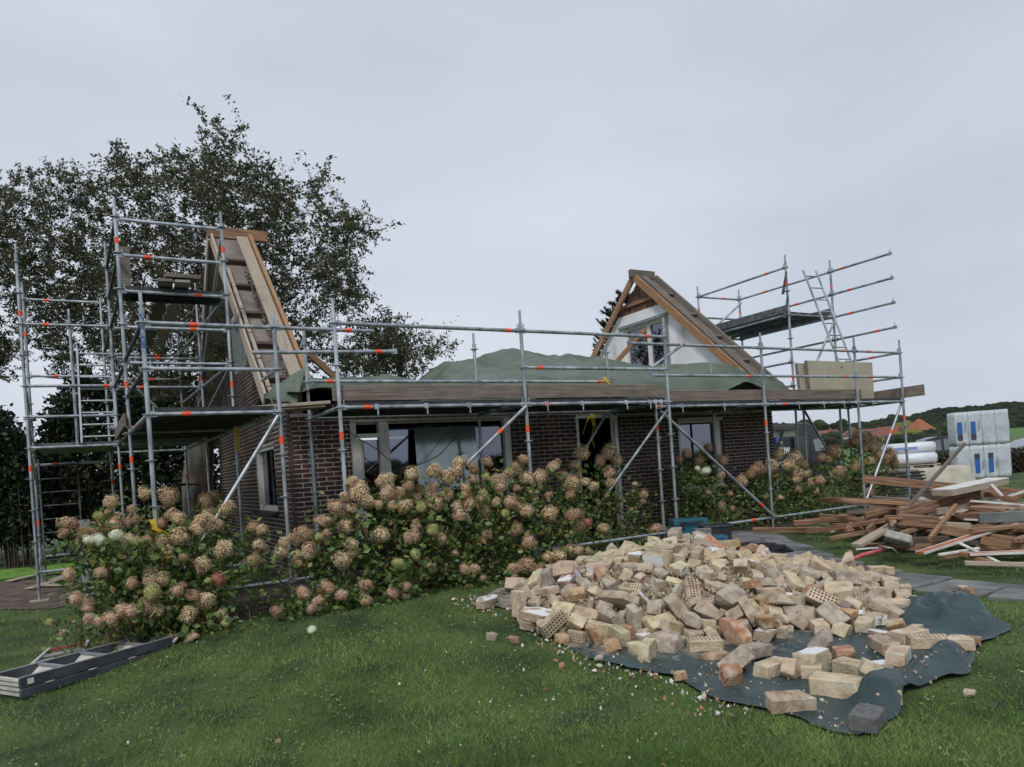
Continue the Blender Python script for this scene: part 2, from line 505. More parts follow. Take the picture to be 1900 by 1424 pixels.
# paving path with single slabs
path = empty('path'); tag(path, kind='structure')
M['slab'] = mat('grey_paving_slab', [(.09, .095, .095), (.15, .155, .155), (.20, .20, .195)], rough=.85, scale=3, detail=7, rand=.12, bump=.25, bscale=40)
pa = [(7.4, .45), (6.35, -.95), (5.72, -2.1), (5.5, -3.1), (5.52, -4.2), (5.75, -5.4), (6.1, -6.6)]
rnd = random.Random(3)
cum = [0]
for a, b in zip(pa, pa[1:]): cum.append(cum[-1] + math.dist(a, b))
def along(s):
    for i in range(len(pa) - 1):
        if s <= cum[i + 1]:
            t = (s - cum[i]) / (cum[i + 1] - cum[i]); a, b = pa[i], pa[i + 1]
            return Vector((a[0] + (b[0] - a[0]) * t, a[1] + (b[1] - a[1]) * t, 0)), math.atan2(b[1] - a[1], b[0] - a[0])
    return Vector((*pa[-1], 0)), math.atan2(pa[-1][1] - pa[-2][1], pa[-1][0] - pa[-2][0])
mb = MB(); mb.box((0, 0, 0), (.588, .388, .045)); slab_me = mb.mesh('slab', [M['slab']]); bevel_mesh(slab_me, .006)
s = .3
while s < cum[-1]:
    p, a = along(s)
    nrm = Vector((-math.sin(a), math.cos(a), 0))
    for k in (-1, 0, 1):
        if k == 1: continue
        q = p + nrm * (k * .392 + rnd.uniform(-.006, .006))
        place('slab', slab_me, (q.x, q.y, zg(q.x, q.y) + gnoise(q.x, q.y) + .012 + rnd.uniform(-.004, .004)), (rnd.uniform(-.01, .01), rnd.uniform(-.01, .01), a), parent=path)
    s += .596

# ------------------------------------------------------------------ house
house = empty('house', (4.75, 5.35, .2))
tag(house, 'dark brick bungalow stripped of its roof, two gables standing', 'house')
HL, HR, HF, HB = -.15, 9.65, 1.85, 8.85
ZW = 2.58
def hb(name, mbx, mats, smooth=False):
    o = mbx.build(name, mats, smooth=smooth)
    o.parent = house; o.matrix_parent_inverse = Matrix.Translation(-Vector(house.location))
    return o
def hp(o):
    o.parent = house; o.matrix_parent_inverse = Matrix.Translation(-Vector(house.location)); return o
RIDGE = 5.35
def zroof(v, off=0.0): return 6.16 - abs(v - RIDGE) * .905 + off
def poly_wall(pts, u0, u1, mb_, ax=0, m=0):
    """flat polygon (v,z) extruded between u0 and u1 along axis ax"""
    n = len(pts)
    if ax == 0: A = [(u0, p[0], p[1]) for p in pts] + [(u1, p[0], p[1]) for p in pts]
    else: A = [(p[0], u0, p[1]) for p in pts] + [(p[0], u1, p[1]) for p in pts]
    F = [tuple(range(n)), tuple(range(2 * n - 1, n - 1, -1))] + [(i, i + n, (i + 1) % n + n, (i + 1) % n) for i in range(n)]
    mb_.add(A, F, m)
# openings (front wall: x0,x1,z0,z1), side wall: y0,y1,z0,z1
WIN, DOOR, WIN2 = (.68, 3.38, .72, 2.44), (4.68, 5.62, .28, 2.46), (7.02, 8.22, .95, 2.28)
SWIN, UWIN = (3.05, 4.55, 1.2, 2.24), (4.75, 6.05, 3.75, 4.75)
def with_holes(x0, x1, z0, z1, holes):
    """rectangles that fill an area round its holes"""
    out = []; x = x0
    for h in sorted(holes):
        out.append((x, h[0], z0, z1)); out.append((h[0], h[1], z0, h[2])); out.append((h[0], h[1], h[3], z1)); x = h[1]
    out.append((x, x1, z0, z1)); return out
mb = MB()
for a, b, c, d in with_holes(HL + .012, HR - .012, -.2, ZW, [WIN, DOOR, WIN2]):
    mb.box(((a + b) / 2, HF + .117, (c + d) / 2), (b - a, .25, d - c))
hb('front_wall', mb, M['mortar'])
mb = MB()
for a, b, c, d in with_holes(HF + .26, HB, -.2, ZW, [SWIN]):
    mb.box((HL + .117, (a + b) / 2, (c + d) / 2), (.25, b - a, d - c))
g = [(HF + .26, ZW), (HF + .26, zroof(HF + .26) - .05), (UWIN[0], zroof(UWIN[0]) - .05), (UWIN[0], ZW)]
poly_wall(g, HL - .008, HL + .242, mb)
g = [(UWIN[0], ZW), (UWIN[0], UWIN[2]), (UWIN[1], UWIN[2]), (UWIN[1], ZW)]
poly_wall(g, HL - .008, HL + .242, mb)
g = [(UWIN[0], UWIN[3]), (UWIN[0], zroof(UWIN[0]) - .05), (RIDGE, zroof(RIDGE) - .05), (UWIN[1], zroof(UWIN[1]) - .05), (UWIN[1], UWIN[3])]
poly_wall(g, HL - .008, HL + .242, mb)
g = [(UWIN[1], ZW), (UWIN[1], zroof(UWIN[1]) - .05), (HB, zroof(HB) - .05), (HB, ZW)]
poly_wall(g, HL - .008, HL + .242, mb)
hb('gable_wall', mb, M['mortar'])
# back wall, floor, ceiling, partition (seen dark through the openings)
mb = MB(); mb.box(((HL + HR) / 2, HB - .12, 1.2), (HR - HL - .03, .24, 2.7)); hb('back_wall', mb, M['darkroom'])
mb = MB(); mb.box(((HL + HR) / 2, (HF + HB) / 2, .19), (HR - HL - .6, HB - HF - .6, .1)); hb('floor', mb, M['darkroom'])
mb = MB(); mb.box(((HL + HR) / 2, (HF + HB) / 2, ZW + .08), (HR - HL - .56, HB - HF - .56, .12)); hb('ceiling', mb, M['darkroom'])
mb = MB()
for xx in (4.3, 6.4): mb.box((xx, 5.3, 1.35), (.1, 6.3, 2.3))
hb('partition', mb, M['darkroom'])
# right end wall + inner gable
mb = MB(); mb.box((HR - .15, (HF + HB) / 2 + .13, 1.19), (.26, HB - HF - .27, 2.78)); hb('end_wall', mb, M['mortar'])

# bricks, laid in courses; the 300 that show largest are parts of their own
BL, BH, CH = .212, .055, .0665
bricks = []           # (centre, size, axis)
rnd = random.Random(11)
def lay(ax, a0, a1, z0, ztop, holes, face):
    row = 0; z = z0
    while z < 6.3:
        off = (row % 2) * .112
        a = a0 - off
        while a < a1:
            x0, x1 = max(a, a0), min(a + BL, a1)
            zc = z + BH / 2
            segs = [(x0, x1)]
            for h in holes:
                if h[2] - .03 < zc < h[3] + .03:
                    ns = []
                    for s0, s1 in segs:
                        if s1 <= h[0] or s0 >= h[1]: ns.append((s0, s1)); continue
                        if s0 < h[0]: ns.append((s0, h[0]))
                        if s1 > h[1]: ns.append((h[1], s1))
                    segs = ns
            for s0, s1 in segs:
                if s1 - s0 < .03: continue
                if z + BH > ztop((s0 + s1) / 2): continue
                d = rnd.uniform(.0, .004)
                if ax == 'f': bricks.append((((s0 + s1) / 2, face + .02 - d, zc), (s1 - s0, .06, BH)))
                else: bricks.append(((face + .02 - d, (s0 + s1) / 2, zc), (.06, s1 - s0, BH)))
            a += BL + .0125
        z += CH; row += 1
lay('f', HL, HR, .02, lambda x: ZW, [WIN, DOOR, WIN2], HF)
lay('s', HF + .052, HB, .02, lambda y: max(ZW if y > 99 else 0, zroof(y) - .12), [SWIN, UWIN], HL)
def seen_size(b):
    d = Vector(b[0]) - CAMP
    dep = d.dot(fwd)
    # those low down stand behind the flowers
    hide = 3.0 if b[0][2] < 1.15 else 1.0
    return dep * hide + (50 if b[0][2] > 2.44 and b[0][1] < 2 else 0)
bricks.sort(key=seen_size)
cache = {}
NB = 290
for c, s in bricks[:NB]:
    key = tuple(round(q, 2) for q in s)
    if key not in cache:
        q = MB(); q.box((0, 0, 0), s); me = q.mesh('brick', [M['housebrick']]); bevel_mesh(me, .004); cache[key] = me
    hp(place('brick', cache[key], c))
mb = MB()
for c, s in bricks[NB:]: mb.box(c, s)
tag(hb('brickwork', mb, M['housebrick']), kind='stuff')

def beam_obj(name, a, b, w, h, m, upv=(0, 0, 1), bev=.004):
    a = Vector(a); b = Vector(b); d = (b - a); L = d.length; x = d / L; y = Vector(upv).cross(x)
    if y.length < 1e-4: y = Vector((1, 0, 0)).cross(x)
    y.normalize(); z = x.cross(y)
    q = MB(); q.box((0, 0, 0), (L, w, h)); me = q.mesh(name, [m])
    if bev: bevel_mesh(me, bev)
    return place(name, me, (a + b) / 2, Matrix((x, y, z)).transposed().to_quaternion())
def frame_box(parts, name, a, b, w, h, material, **kw):
    q = MB(); q.span(a, b, w, h, **kw); me = q.mesh(name, [material]); bevel_mesh(me, .004)
    return hp(place(name, me))
def window_front(x0, x1, z0, z1, posts, y=HF + .07, name='window', wpost=.11):
    q = MB()
    q.box(((x0 + x1) / 2, y, z0 + .04), (x1 - x0, .1, .08))
    q.box(((x0 + x1) / 2, y + .03, z1 - .015), (x1 - x0, .04, .03))
    for p, w in posts: q.box((p, y - .004, (z0 + z1) / 2), (w, .11, z1 - z0 - .002))
    me = q.mesh(name, [M['whitepaint']]); bevel_mesh(me, .004)
    return hp(place(name, me))
w1 = window_front(*WIN[:4], [(.73, .10), (1.205, .15), (3.32, .12)])
def pane(parent, x0, x1, z0, z1, y, m=None, nm='pane'):
    q = MB(); q.box(((x0 + x1) / 2, y, (z0 + z1) / 2), (x1 - x0, .012, z1 - z0))
    o = place(nm, q.mesh(nm, [m or M['glass']])); o.parent = parent
    o.matrix_parent_inverse = parent.matrix_world.inverted() if False else Matrix()
    return o
pane(w1, 1.29, 3.25, .8, 2.38, HF + .09); pane(w1, .9, 1.12, .8, 2.18, HF + .09)
q = MB()      # narrow casement in the left bay
q.box((.80, HF + .05, 1.5), (.07, .07, 1.4)); q.box((.96, HF + .05, 2.24), (.34, .07, .06)); q.box((.855, HF + .06, 1.5), (.03, .05, 1.38))
me = q.mesh('casement', [M['whitepaint']]); o = place('casement', me); o.parent = w1
q = MB(); q.box((5.15, HF + .08, 2.43), (.94, .1, .06)); q.box((4.72, HF + .076, 1.36), (.08, .11, 2.1)); q.box((5.58, HF + .076, 1.36), (.08, .11, 2.1))
me = q.mesh('door_frame', [M['whitepaint']]); bevel_mesh(me, .004); hp(place('door_frame', me))
w2 = window_front(*WIN2, [(7.06, .06), (8.08, .12)])
pane(w2, 7.1, 8.02, 1.03, 2.22, HF + .09)
# small window low in the gable
y0, y1, z0, z1 = SWIN
q = MB()
q.box((HL + .07, (y0 + y1) / 2, z0 + .04), (.1, y1 - y0, .08)); q.box((HL + .07, (y0 + y1) / 2, z1 - .03), (.1, y1 - y0, .06))
for p in (y0 + .04, y1 - .04): q.box((HL + .066, p, (z0 + z1) / 2), (.11, .075, z1 - z0 - .002))
me = q.mesh('window', [M['whitepaint']]); bevel_mesh(me, .004); w3 = hp(place('window', me))
q = MB(); q.box((HL + .09, (y0 + y1) / 2, (z0 + z1) / 2), (.012, y1 - y0 - .1, z1 - z0 - .12)); o = place('pane', q.mesh('pane', [M['glass']])); o.parent = w3
q = MB(); q.box((HL - .03, (y0 + y1) / 2, z0 - .03), (.2, y1 - y0 + .12, .035), Matrix.Rotation(rad(-14), 3, 'Y')); hp(place('window_sill', q.mesh('window_sill', [M['sill']])))
# upper gable window, grey frame posts
y0, y1, z0, z1 = UWIN
q = MB(); gm = plain('grey_window_frame', (.22, .25, .25), .5)
for p in (y0 + .06, y1 - .06, y0 + .5): q.box((HL + .05, p, (z0 + z1) / 2), (.14, .12, z1 - z0))
for p in (z0 + .04, z1 - .04): q.box((HL + .054, (y0 + y1) / 2, p), (.13, y1 - y0 - .002, .08))
w4 = hp(place('window', q.mesh('window', [gm])))
q = MB(); q.box((HL + .09, (y0 + y1) / 2, (z0 + z1) / 2), (.012, y1 - y0 - .1, z1 - z0 - .12)); o = place('pane', q.mesh('pane', [M['glass']])); o.parent = w4
# wooden wall plate behind the eaves and dark ceiling edge
mb = MB(); mb.span((HL + .3, HF + .15, ZW + .04), (HR - .3, HF + .15, ZW + .04), .1, .08); hb('wall_plate', mb, M['darkwood'])

# gable roof strips: rafters, boards, battens
def slope_pt(u, v, off=0.0):
    s = -1 if v < RIDGE else 1
    n = Vector((0, -.69 if v < RIDGE else .69, .72))
    return Vector((u, v, zroof(v))) + n * off
def slope_beam(name, u, va, vb, w, h, off, material):
    return hp(beam_obj(name, slope_pt(u, va, off), slope_pt(u, vb, off), w, h, material, (0, -.69 if va < RIDGE else .69, .72)))
# left gable, front slope
VT = RIDGE - .06
q = MB(); q.span(slope_pt(-.22, VT, -.03), slope_pt(-.22, 1.80, -.03), .56, .014, upv=(0, -.69, .72)); hp(place('underlay_board', q.mesh('underlay_board', [M['underlay']])))
slope_beam('rafter', .13, VT, 1.78, .06, .17, .04, M['freshwood'])
slope_beam('roof_plank', -.02, VT - .05, 1.92, .19, .045, .075, M['plankpale'])
slope_beam('verge_board', -.52, VT, 1.62, .035, .2, -.03, M['plankpale'])
for k in range(6):
    va = VT - .95 - k * .52; 
    slope_beam('tile_batten', -.44 - .0 * k, va, va - .5, .05, .045, .045 + .004 * (k % 2), M['plankpale'])
for k in range(5):
    v = VT - .72 - k * .66
    q = MB(); q.span(slope_pt(-.47, v, .02), slope_pt(-.10, v, .02), .07, .09, upv=(0, -.69, .72)); hp(place('cross_batten', q.mesh('cross_batten', [M['darkwood']])))
q = MB()
rnd = random.Random(4)
for k in range(52):      # rubbly mortar edge between underlay and plank
    v = VT - 1.0 - k * .052
    p = slope_pt(-.155 + rnd.uniform(-.015, .015), v, .03)
    q.box(p, (rnd.uniform(.03, .06), rnd.uniform(.02, .045), rnd.uniform(.02, .05)), Euler((rnd.uniform(-1, 1), rnd.uniform(-1, 1), rnd.uniform(-1, 1))).to_matrix())
tag(hb('mortar_crumbs', q, M['oldwood']), kind='stuff')
# rear slope overhang, brown soffit
q = MB(); q.span(slope_pt(-.34, RIDGE + .03, -.02), slope_pt(-.34, 9.25, -.02), .40, .03, upv=(0, .69, .72)); hp(place('soffit_board', q.mesh('soffit_board', [M['soffit']])))
slope_beam('verge_board', -.56, RIDGE + .03, 9.3, .035, .2, -.01, M['soffit'])
q = MB(); q.span((-.58, RIDGE, 6.21), (.46, RIDGE, 6.21), .09, .2); me = q.mesh('ridge_beam', [M['brownwood']]); bevel_mesh(me, .008); hp(place('ridge_beam', me))
# orange prop inside the left gable
q = MB(); q.span(at(571, 655, 0, .9), at(660, 735, 0, 1.9), .06, .12); hp(place('prop', q.mesh('prop', [M['freshwood']])))

# right gable: inner face plastered, boards above, window opening
GU = 9.36
GW = (4.50, 6.12, 3.80, 4.98)
def ztop(v): return min(5.30, zroof(v) - .04)
mb = MB()
def gp(pts): poly_wall(pts, GU, GU + .28, mb)
vL = RIDGE - (6.12 - 5.30) / .905; vR = RIDGE + (6.12 - 5.30) / .905
gp([(HF + .1, ZW), (HF + .1, ztop(HF + .1)), (GW[0], ztop(GW[0])), (GW[0], ZW)]) if GW[0] <= vL else gp([(HF + .1, ZW), (HF + .1, ztop(HF + .1)), (vL, 5.30), (GW[0], 5.30), (GW[0], ZW)])
gp([(GW[0], ZW), (GW[0], GW[2]), (GW[1], GW[2]), (GW[1], ZW)])
if GW[0] <= vL: gp([(GW[0], GW[3]), (GW[0], ztop(GW[0])), (vL, 5.30), (GW[1], 5.30), (GW[1], GW[3])])
else: gp([(GW[0], GW[3]), (GW[0], 5.30), (GW[1], 5.30), (GW[1], GW[3])])
gp([(GW[1], ZW), (GW[1], 5.30), (vR, 5.30), (HB, ztop(HB)), (HB, ZW)])
hb('plastered_gable', mb, M['plaster'])
# brown boards above the plaster, each its own
M['boardwood'] = mat('brown_gable_board', [(.09, .05, .03), (.16, .09, .055), (.22, .13, .08)], rough=.85, scale=5, stretch=(8, 8, .5), rand=.22, bump=.2)
k = 0; v = vL - .03
n = 15; step = (vR - vL + .0) / n
for i in range(n):
    a = vL + i * step; b = a + step - .022
    q = MB(); pts = [(a, 5.31), (a, max(5.32, zroof(a) - .02)), (b, max(5.32, zroof(b) - .02)), (b, 5.31)]
    if a < RIDGE < b: pts = [(a, 5.31), (a, zroof(a) - .02), (RIDGE, 6.12), (b, zroof(b) - .02), (b, 5.31)]
    poly_wall(pts, GU + .03 + .016 * (i % 2), GU + .07, q)
    hp(place('gable_board', q.mesh('gable_board', [M['boardwood']])))
q = MB(); q.span((GU + .0, vL + .12, 5.52), (GU + .0, vR - .12, 5.52), .06, .08); hp(place('collar_rail', q.mesh('collar_rail', [M['brownwood']])))
# window frame and panes in that gable
q = MB()
for p in (GW[0] + .05, GW[1] - .05, (GW[0] + GW[1]) / 2 - .1): q.box((GU + .12, p, (GW[2] + GW[3]) / 2), (.1, .1, GW[3] - GW[2]))
for p in (GW[2] + .04, GW[3] - .04): q.box((GU + .124, (GW[0] + GW[1]) / 2, p), (.09, GW[1] - GW[0] - .002, .08))
w5 = hp(place('window', q.mesh('window', [M['whitepaint']])))
q = MB(); q.box((GU + .13, (GW[0] + GW[1]) / 2, (GW[2] + GW[3]) / 2), (.012, GW[1] - GW[0] - .1, GW[3] - GW[2] - .12)); o = place('pane', q.mesh('pane', [M['glass']])); o.parent = w5
q = MB()
q.box((GU - .02, (GW[0] + GW[1]) / 2, GW[3] + .03), (.06, GW[1] - GW[0] + .2, .07)); q.box((GU - .02, GW[0] - .05, (GW[2] + GW[3]) / 2), (.06, .07, GW[3] - GW[2]))
hp(place('window_trim', q.mesh('window_trim', [gm])))
q = MB(); q.box((GU - .05, (GW[0] + GW[1]) / 2, GW[2] - .1), (.12, 1.9, .05)); hp(place('window_board', q.mesh('window_board', [M['whitepaint']])))
q = MB(); q.span(at(1110, 710, 0, GU - .5), at(1197, 612, 0, GU - .15), .05, .11); hp(place('prop', q.mesh('prop', [M['freshwood']])))
# slope strips of the right gable
slope_beam('rafter', 9.20, VT, 1.50, .06, .17, -.02, M['freshwood'])
slope_beam('roof_plank', 9.42, VT - .03, 1.45, .2, .045, .05, M['oldwood'])
slope_beam('verge_board', 9.84, VT, 1.25, .07, .2, .0, M['oldwood'])
q = MB(); q.span(slope_pt(9.66, VT, -.03), slope_pt(9.66, 1.30, -.03), .30, .014, upv=(0, -.69, .72)); hp(place('underlay_board', q.mesh('underlay_board', [M['oldwood']])))
for k in range(5):
    v = VT - .62 - k * .72
    q = MB(); q.span(slope_pt(9.52, v, .02), slope_pt(9.80, v, .02), .09, .06, upv=(0, -.69, .72)); hp(place('cross_batten', q.mesh('cross_batten', [M['oldwood']])))
slope_beam('rafter', 9.20, RIDGE + .06, 8.9, .06, .17, -.02, M['brownwood'])
slope_beam('rafter', 9.62, RIDGE + .10, 8.9, .06, .2, -.04, M['brownwood'])
q = MB(); q.span((9.08, RIDGE, 6.2), (9.86, RIDGE, 6.2), .1, .2); me = q.mesh('ridge_beam', [M['oldwood']]); bevel_mesh(me, .008); hp(place('ridge_beam', me))

# ------------------------------------------------------------------ tarpaulin over the ceiling
def lerp_table(t, tab):
    for (a, za), (b, zb) in zip(tab, tab[1:]):
        if t <= b: return za + (zb - za) * max(0, (t - a)) / (b - a)
    return tab[-1][1]
ridge_tab = [(-.3, 2.95), (2.6, 3.05), (3.35, 3.55), (3.9, 3.93), (4.6, 3.95), (5.3, 4.13), (7.0, 4.14), (7.85, 3.86), (8.5, 3.68), (9.2, 3.1), (9.9, 2.9)]
def tarp_z(x, y):
    top = lerp_table(x, ridge_tab)
    eave = 3.03 + .05 * math.sin(x * 1.7) + .24 * math.exp(-((x - 8.3) / .9) ** 2)
    t = abs(y - RIDGE) / 3.75
    # taut facets: ridges run down from the two high points, slack in between
    z = eave + (top - eave) * max(0.0, 1 - t)
    for cx_, sl in ((3.9, -.25), (5.3, .12), (7.0, .35)):
        u_ = abs(x - cx_ - sl * (RIDGE - y)) / .55
        if u_ < 1: z += .10 * (1 - u_) * max(0, 1 - t) ** .5 * min(1, t * 6)
    slack = 1 - abs(((x * .9 + y * .25) % 1.3) / .65 - 1)
    z -= .04 * slack * min(1, t * 2) * (1 if z > 3.1 else .4)
    if y < 1.62: z -= min((1.62 - y) * 1.7, .36 if x > .4 else .2)
    if y > 9.0: z -= (y - 9.0) * .8
    # taut creases fanning down from the high points
    for i_, (ax_, ay_) in enumerate(((3.9, 5.35), (5.3, 5.35), (7.0, 5.35), (8.3, 3.2), (1.2, 4.5))):
        dx_, dy_ = x - ax_, y - ay_; rr_ = math.hypot(dx_, dy_)
        if rr_ > .15:
            an_ = math.atan2(dy_, dx_) * 3.1 + i_ * 1.7 + .35 * noise.noise(Vector((x * 1.5, y * 1.5, i_)))
            tri = abs((an_ / 1.5707) % 2 - 1)
            z += .17 * (max(0, tri - .45) / .55 - .25) * min(1, rr_ * .8) * max(0, 1 - rr_ / 2.6)
    # folds and creases
    for i, (fx, am) in enumerate(((1.3, .035), (4.3, .018), (9.0, .010))):
        n = noise.noise(Vector((x * fx * .55 + 9.3 * i, y * fx * .3, i * 3.7)))
        z += am * (1 - 2 * abs(n) * 1.6)
    return z
xs = [(-.28 + i * .07) for i in range(int(10.1 / .07) + 1)]; ys = [1.28 + j * .09 for j in range(int(8.1 / .09) + 1)]
ot = grid_mesh('roof_tarpaulin', xs, ys, tarp_z, M['rooftarp'])
tag(ot, 'large wrinkled green tarpaulin draped over the roofless house', 'tarpaulin')
# crumpled flap at the foot of the left gable
def flap(name, quad, n, amp, material, seed=0, thick=0):
    A, B, C_, D_ = [Vector(p) for p in quad]
    V = []; nrm = (B - A).cross(D_ - A).normalized()
    for j in range(n + 1):
        for i in range(n + 1):
            s, t = i / n, j / n
            p = A.lerp(B, s).lerp(D_.lerp(C_, s), t)
            k = noise.noise(p * 5 + Vector((seed, 0, 0))) + .6 * noise.noise(p * 13 + Vector((0, seed, 0))) + .3 * (1 - abs(noise.noise(p * 22)) * 2)
            e = .035 * noise.noise(Vector((s * 6, t * 6, seed * 2)))
            V.append(p + nrm * k * amp + (B - A) * e * .5 + (D_ - A) * e * .5)
    F = [(j * (n + 1) + i, j * (n + 1) + i + 1, (j + 1) * (n + 1) + i + 1, (j + 1) * (n + 1) + i) for j in range(n) for i in range(n)]
    me = bpy.data.meshes.new(name); me.from_pydata([tuple(v) for v in V], [], F); me.materials.append(material)
    me.polygons.foreach_set('use_smooth', [True] * len(F)); me.update()
    return place(name, me)
fl = flap('tarpaulin_flap', [at(490, 738, 1, 1.36), at(550, 750, 1, 1.30), at(568, 680, 1, 1.66), at(508, 716, 1, 1.66)], 30, .022, M['rooftarp'], 3)
tag(fl, 'crumpled green tarpaulin end hanging below the left gable', 'tarpaulin')

# low annex at the far end
ann = empty('annex', (12.6, 7.4, .1)); tag(ann, 'low tiled annex with white fascia behind the dark van side', 'annex')
def ap(o): o.parent = ann; o.matrix_parent_inverse = Matrix.Translation(-Vector(ann.location)); return o
ax0, ax1, ay0, ay1 = 10.8, 14.5, 5.05, 8.4
mb = MB(); mb.box(((ax0 + ax1) / 2 - .25, (ay0 + ay1) / 2 + .25, .95), (ax1 - ax0 - .5, ay1 - ay0 - .5, 1.9)); ap(mb.build('wall', M['housebrick']))
mb = MB(); mb.box(((ax0 + ax1) / 2, ay0 + .04, 2.08), (ax1 - ax0, .05, .22)); ap(mb.build('fascia', plain('cream_fascia', (.55, .53, .48), .6)))
mb = MB(); mb.span((ax0, ay0 - .06, 2.2), (ax1 + .05, ay0 - .06, 2.2), .12, .09); ap(mb.build('gutter', plain('dark_gutter', (.06, .065, .07), .4)))
M['rooftile'] = mat('dark_roof_tile', [(.03, .028, .03), (.065, .06, .06)], rough=.7, scale=8, rand=.2, bump=.2)
tm = MB()
for i in range(9):
    a = math.pi * i / 8
# one wavy tile, repeated
nx = 9
V = []; 
for j in range(2):
    for i in range(nx): V.append((-.14 + .28 * i / (nx - 1), -.19 + .38 * j, .035 * math.sin(2 * math.pi * i / (nx - 1)) + (.012 if j == 0 else 0)))
F = [(i, i + 1, nx + i + 1, nx + i) for i in range(nx - 1)]
tm.add(V, F); tme = tm.mesh('roof_tile', [M['rooftile']])
for r in range(3):
    for c in range(13 - 2 * r):
        y = ay0 + .1 + r * .34 * .9; ap(place('roof_tile', tme, (ax0 + .15 + c * .28, y, 2.28 + r * .34 * .42), (rad(25), 0, 0)))
mb = MB(); mb.tube((13.8, ay0 - .1, 2.15), (13.8, ay0 + .15, 1.7), .04); mb.tube((13.8, ay0 + .15, 1.7), (13.8, ay0 + .15, .1), .04); ap(mb.build('downpipe', plain('grey_downpipe', (.12, .13, .14), .5)))

# ------------------------------------------------------------------ scaffolding
TR = .0242
def scaffold(label, loc):
    s = empty('scaffold', loc); tag(s, label, 'scaffold', 'tube scaffolds round the house'); return s
def sp(o, s): o.parent = s; o.matrix_parent_inverse = Matrix.Translation(-Vector(s.location)); return o
# rosette prototype: disc with a collar
q = MB(); q.tube((0, 0, -.005), (0, 0, .005), .062, 14); q.tube((0, 0, -.022), (0, 0, -.005), .03, 10); me_ros = q.mesh('rosette', [M['galv']])
q = MB(); q.tube((0, 0, -.045), (0, 0, .045), TR + .0025, 12, caps=False); me_band = q.mesh('paint_band', [M['band']])
q = MB(); q.box((0, 0, 0), (.15, .15, .008)); q.tube((0, 0, 0), (0, 0, .3), .019, 10); q.tube((0, 0, .2), (0, 0, .24), .034, 10); q.box((.0, 0, .225), (.16, .02, .02)); me_jack = q.mesh('base_jack', [M['galv']])
q = MB(); q.box((.045, 0, 0), (.075, .03, .062)); q.box((.052, 0, .03), (.012, .008, .12)); me_head = q.mesh('wedge_head', [M['galv']])
P0 = 2.47
def rough_sub(name, me, loc, parent, rot=None):
    o = place(name, me, loc, rot); o.parent = parent; return o
def pole(s, u, v, top, k0=-4, grid=P0, bands=(2.135,), base=None, blue=None, step=1, hide_low=None):
    g0 = zg(u, v)
    zb = g0 + .02 if base is None else base
    q = MB()
    zlow = zb + (.24 if base is None else 0)
    if blue: 
        q.tube((0, 0, zlow), (0, 0, blue[0]), TR, 12, m=1); q.tube((0, 0, blue[0]), (0, 0, blue[1]), TR, 12, m=0); q.tube((0, 0, blue[1]), (0, 0, top - .18), TR, 12, m=1)
    else: q.tube((0, 0, zlow), (0, 0, top - .18), TR, 12)
    q.tube((0, 0, top - .2), (0, 0, top), .0185, 10); q.tube((0, 0, top - .24), (0, 0, top - .17), TR + .004, 12)
    me = q.mesh('pole', [M['galv'], M['bluepaint']], smooth=False); smooth_by_angle(me, 40)
    o = sp(place('pole', me, (u, v, 0)), s)
    kk = k0
    while True:
        z = grid + .5 * kk
        if z > top - .08: break
        if z > zlow + .02: rough_sub('rosette', me_ros, (0, 0, z), o)
        kk += step
    for b in bands: rough_sub('paint_band', me_band, (0, 0, b), o)
    if base is None: rough_sub('base_jack', me_jack, (0, 0, zb), o)
    return o
def ledger(s, a, b, name='ledger', band=None, r=TR, heads=(1, 1), material=None, gap=.045):
    a = Vector(a); b = Vector(b); d = (b - a).normalized()
    q = MB(); q.tube(a + d * gap, b - d * gap, r, 10)
    me = q.mesh(name, [material or M['galv']]); smooth_by_angle(me, 40)
    o = sp(place(name, me), s)
    rz = math.atan2(d.y, d.x)
    if name == 'ledger':
        if heads[0]: rough_sub('wedge_head', me_head, a, o, (0, 0, rz))
        if heads[1]: rough_sub('wedge_head', me_head, b, o, (0, 0, rz + math.pi))
    if band is not None:
        c = a.lerp(b, band)
        ob = place('paint_band', me_band, c, d.to_track_quat('Z', 'Y')); ob.parent = o
    return o
def brace(s, a, b, band=None): return ledger(s, a, b, 'brace', band, TR, (0, 0), None, .0)
M['deck'] = mat('steel_deck', [(.045, .048, .05), (.09, .095, .10)], rough=.55, metal=.5, scale=8, rand=.15, bump=.1)
def perforated(name='perforated_deck'):
    ma = mat(name, [(.10, .105, .11), (.20, .21, .22)], rough=.5, metal=.5, scale=8)
    nt = ma.node_tree; N, L = nt.nodes, nt.links; p = N['Principled BSDF']
    tc = [n for n in N if n.type == 'TEX_COORD'][0]
    vo = N.new('ShaderNodeTexVoronoi'); vo.inputs['Scale'].default_value = 16; vo.inputs['Randomness'].default_value = .0
    gt = N.new('ShaderNodeMath'); gt.operation = 'GREATER_THAN'; gt.inputs[1].default_value = .28
    L.new(tc.outputs['Object'], vo.inputs['Vector']); L.new(vo.outputs['Distance'], gt.inputs[0]); L.new(gt.outputs[0], p.inputs['Alpha'])
    return ma
M['perf'] = perforated()
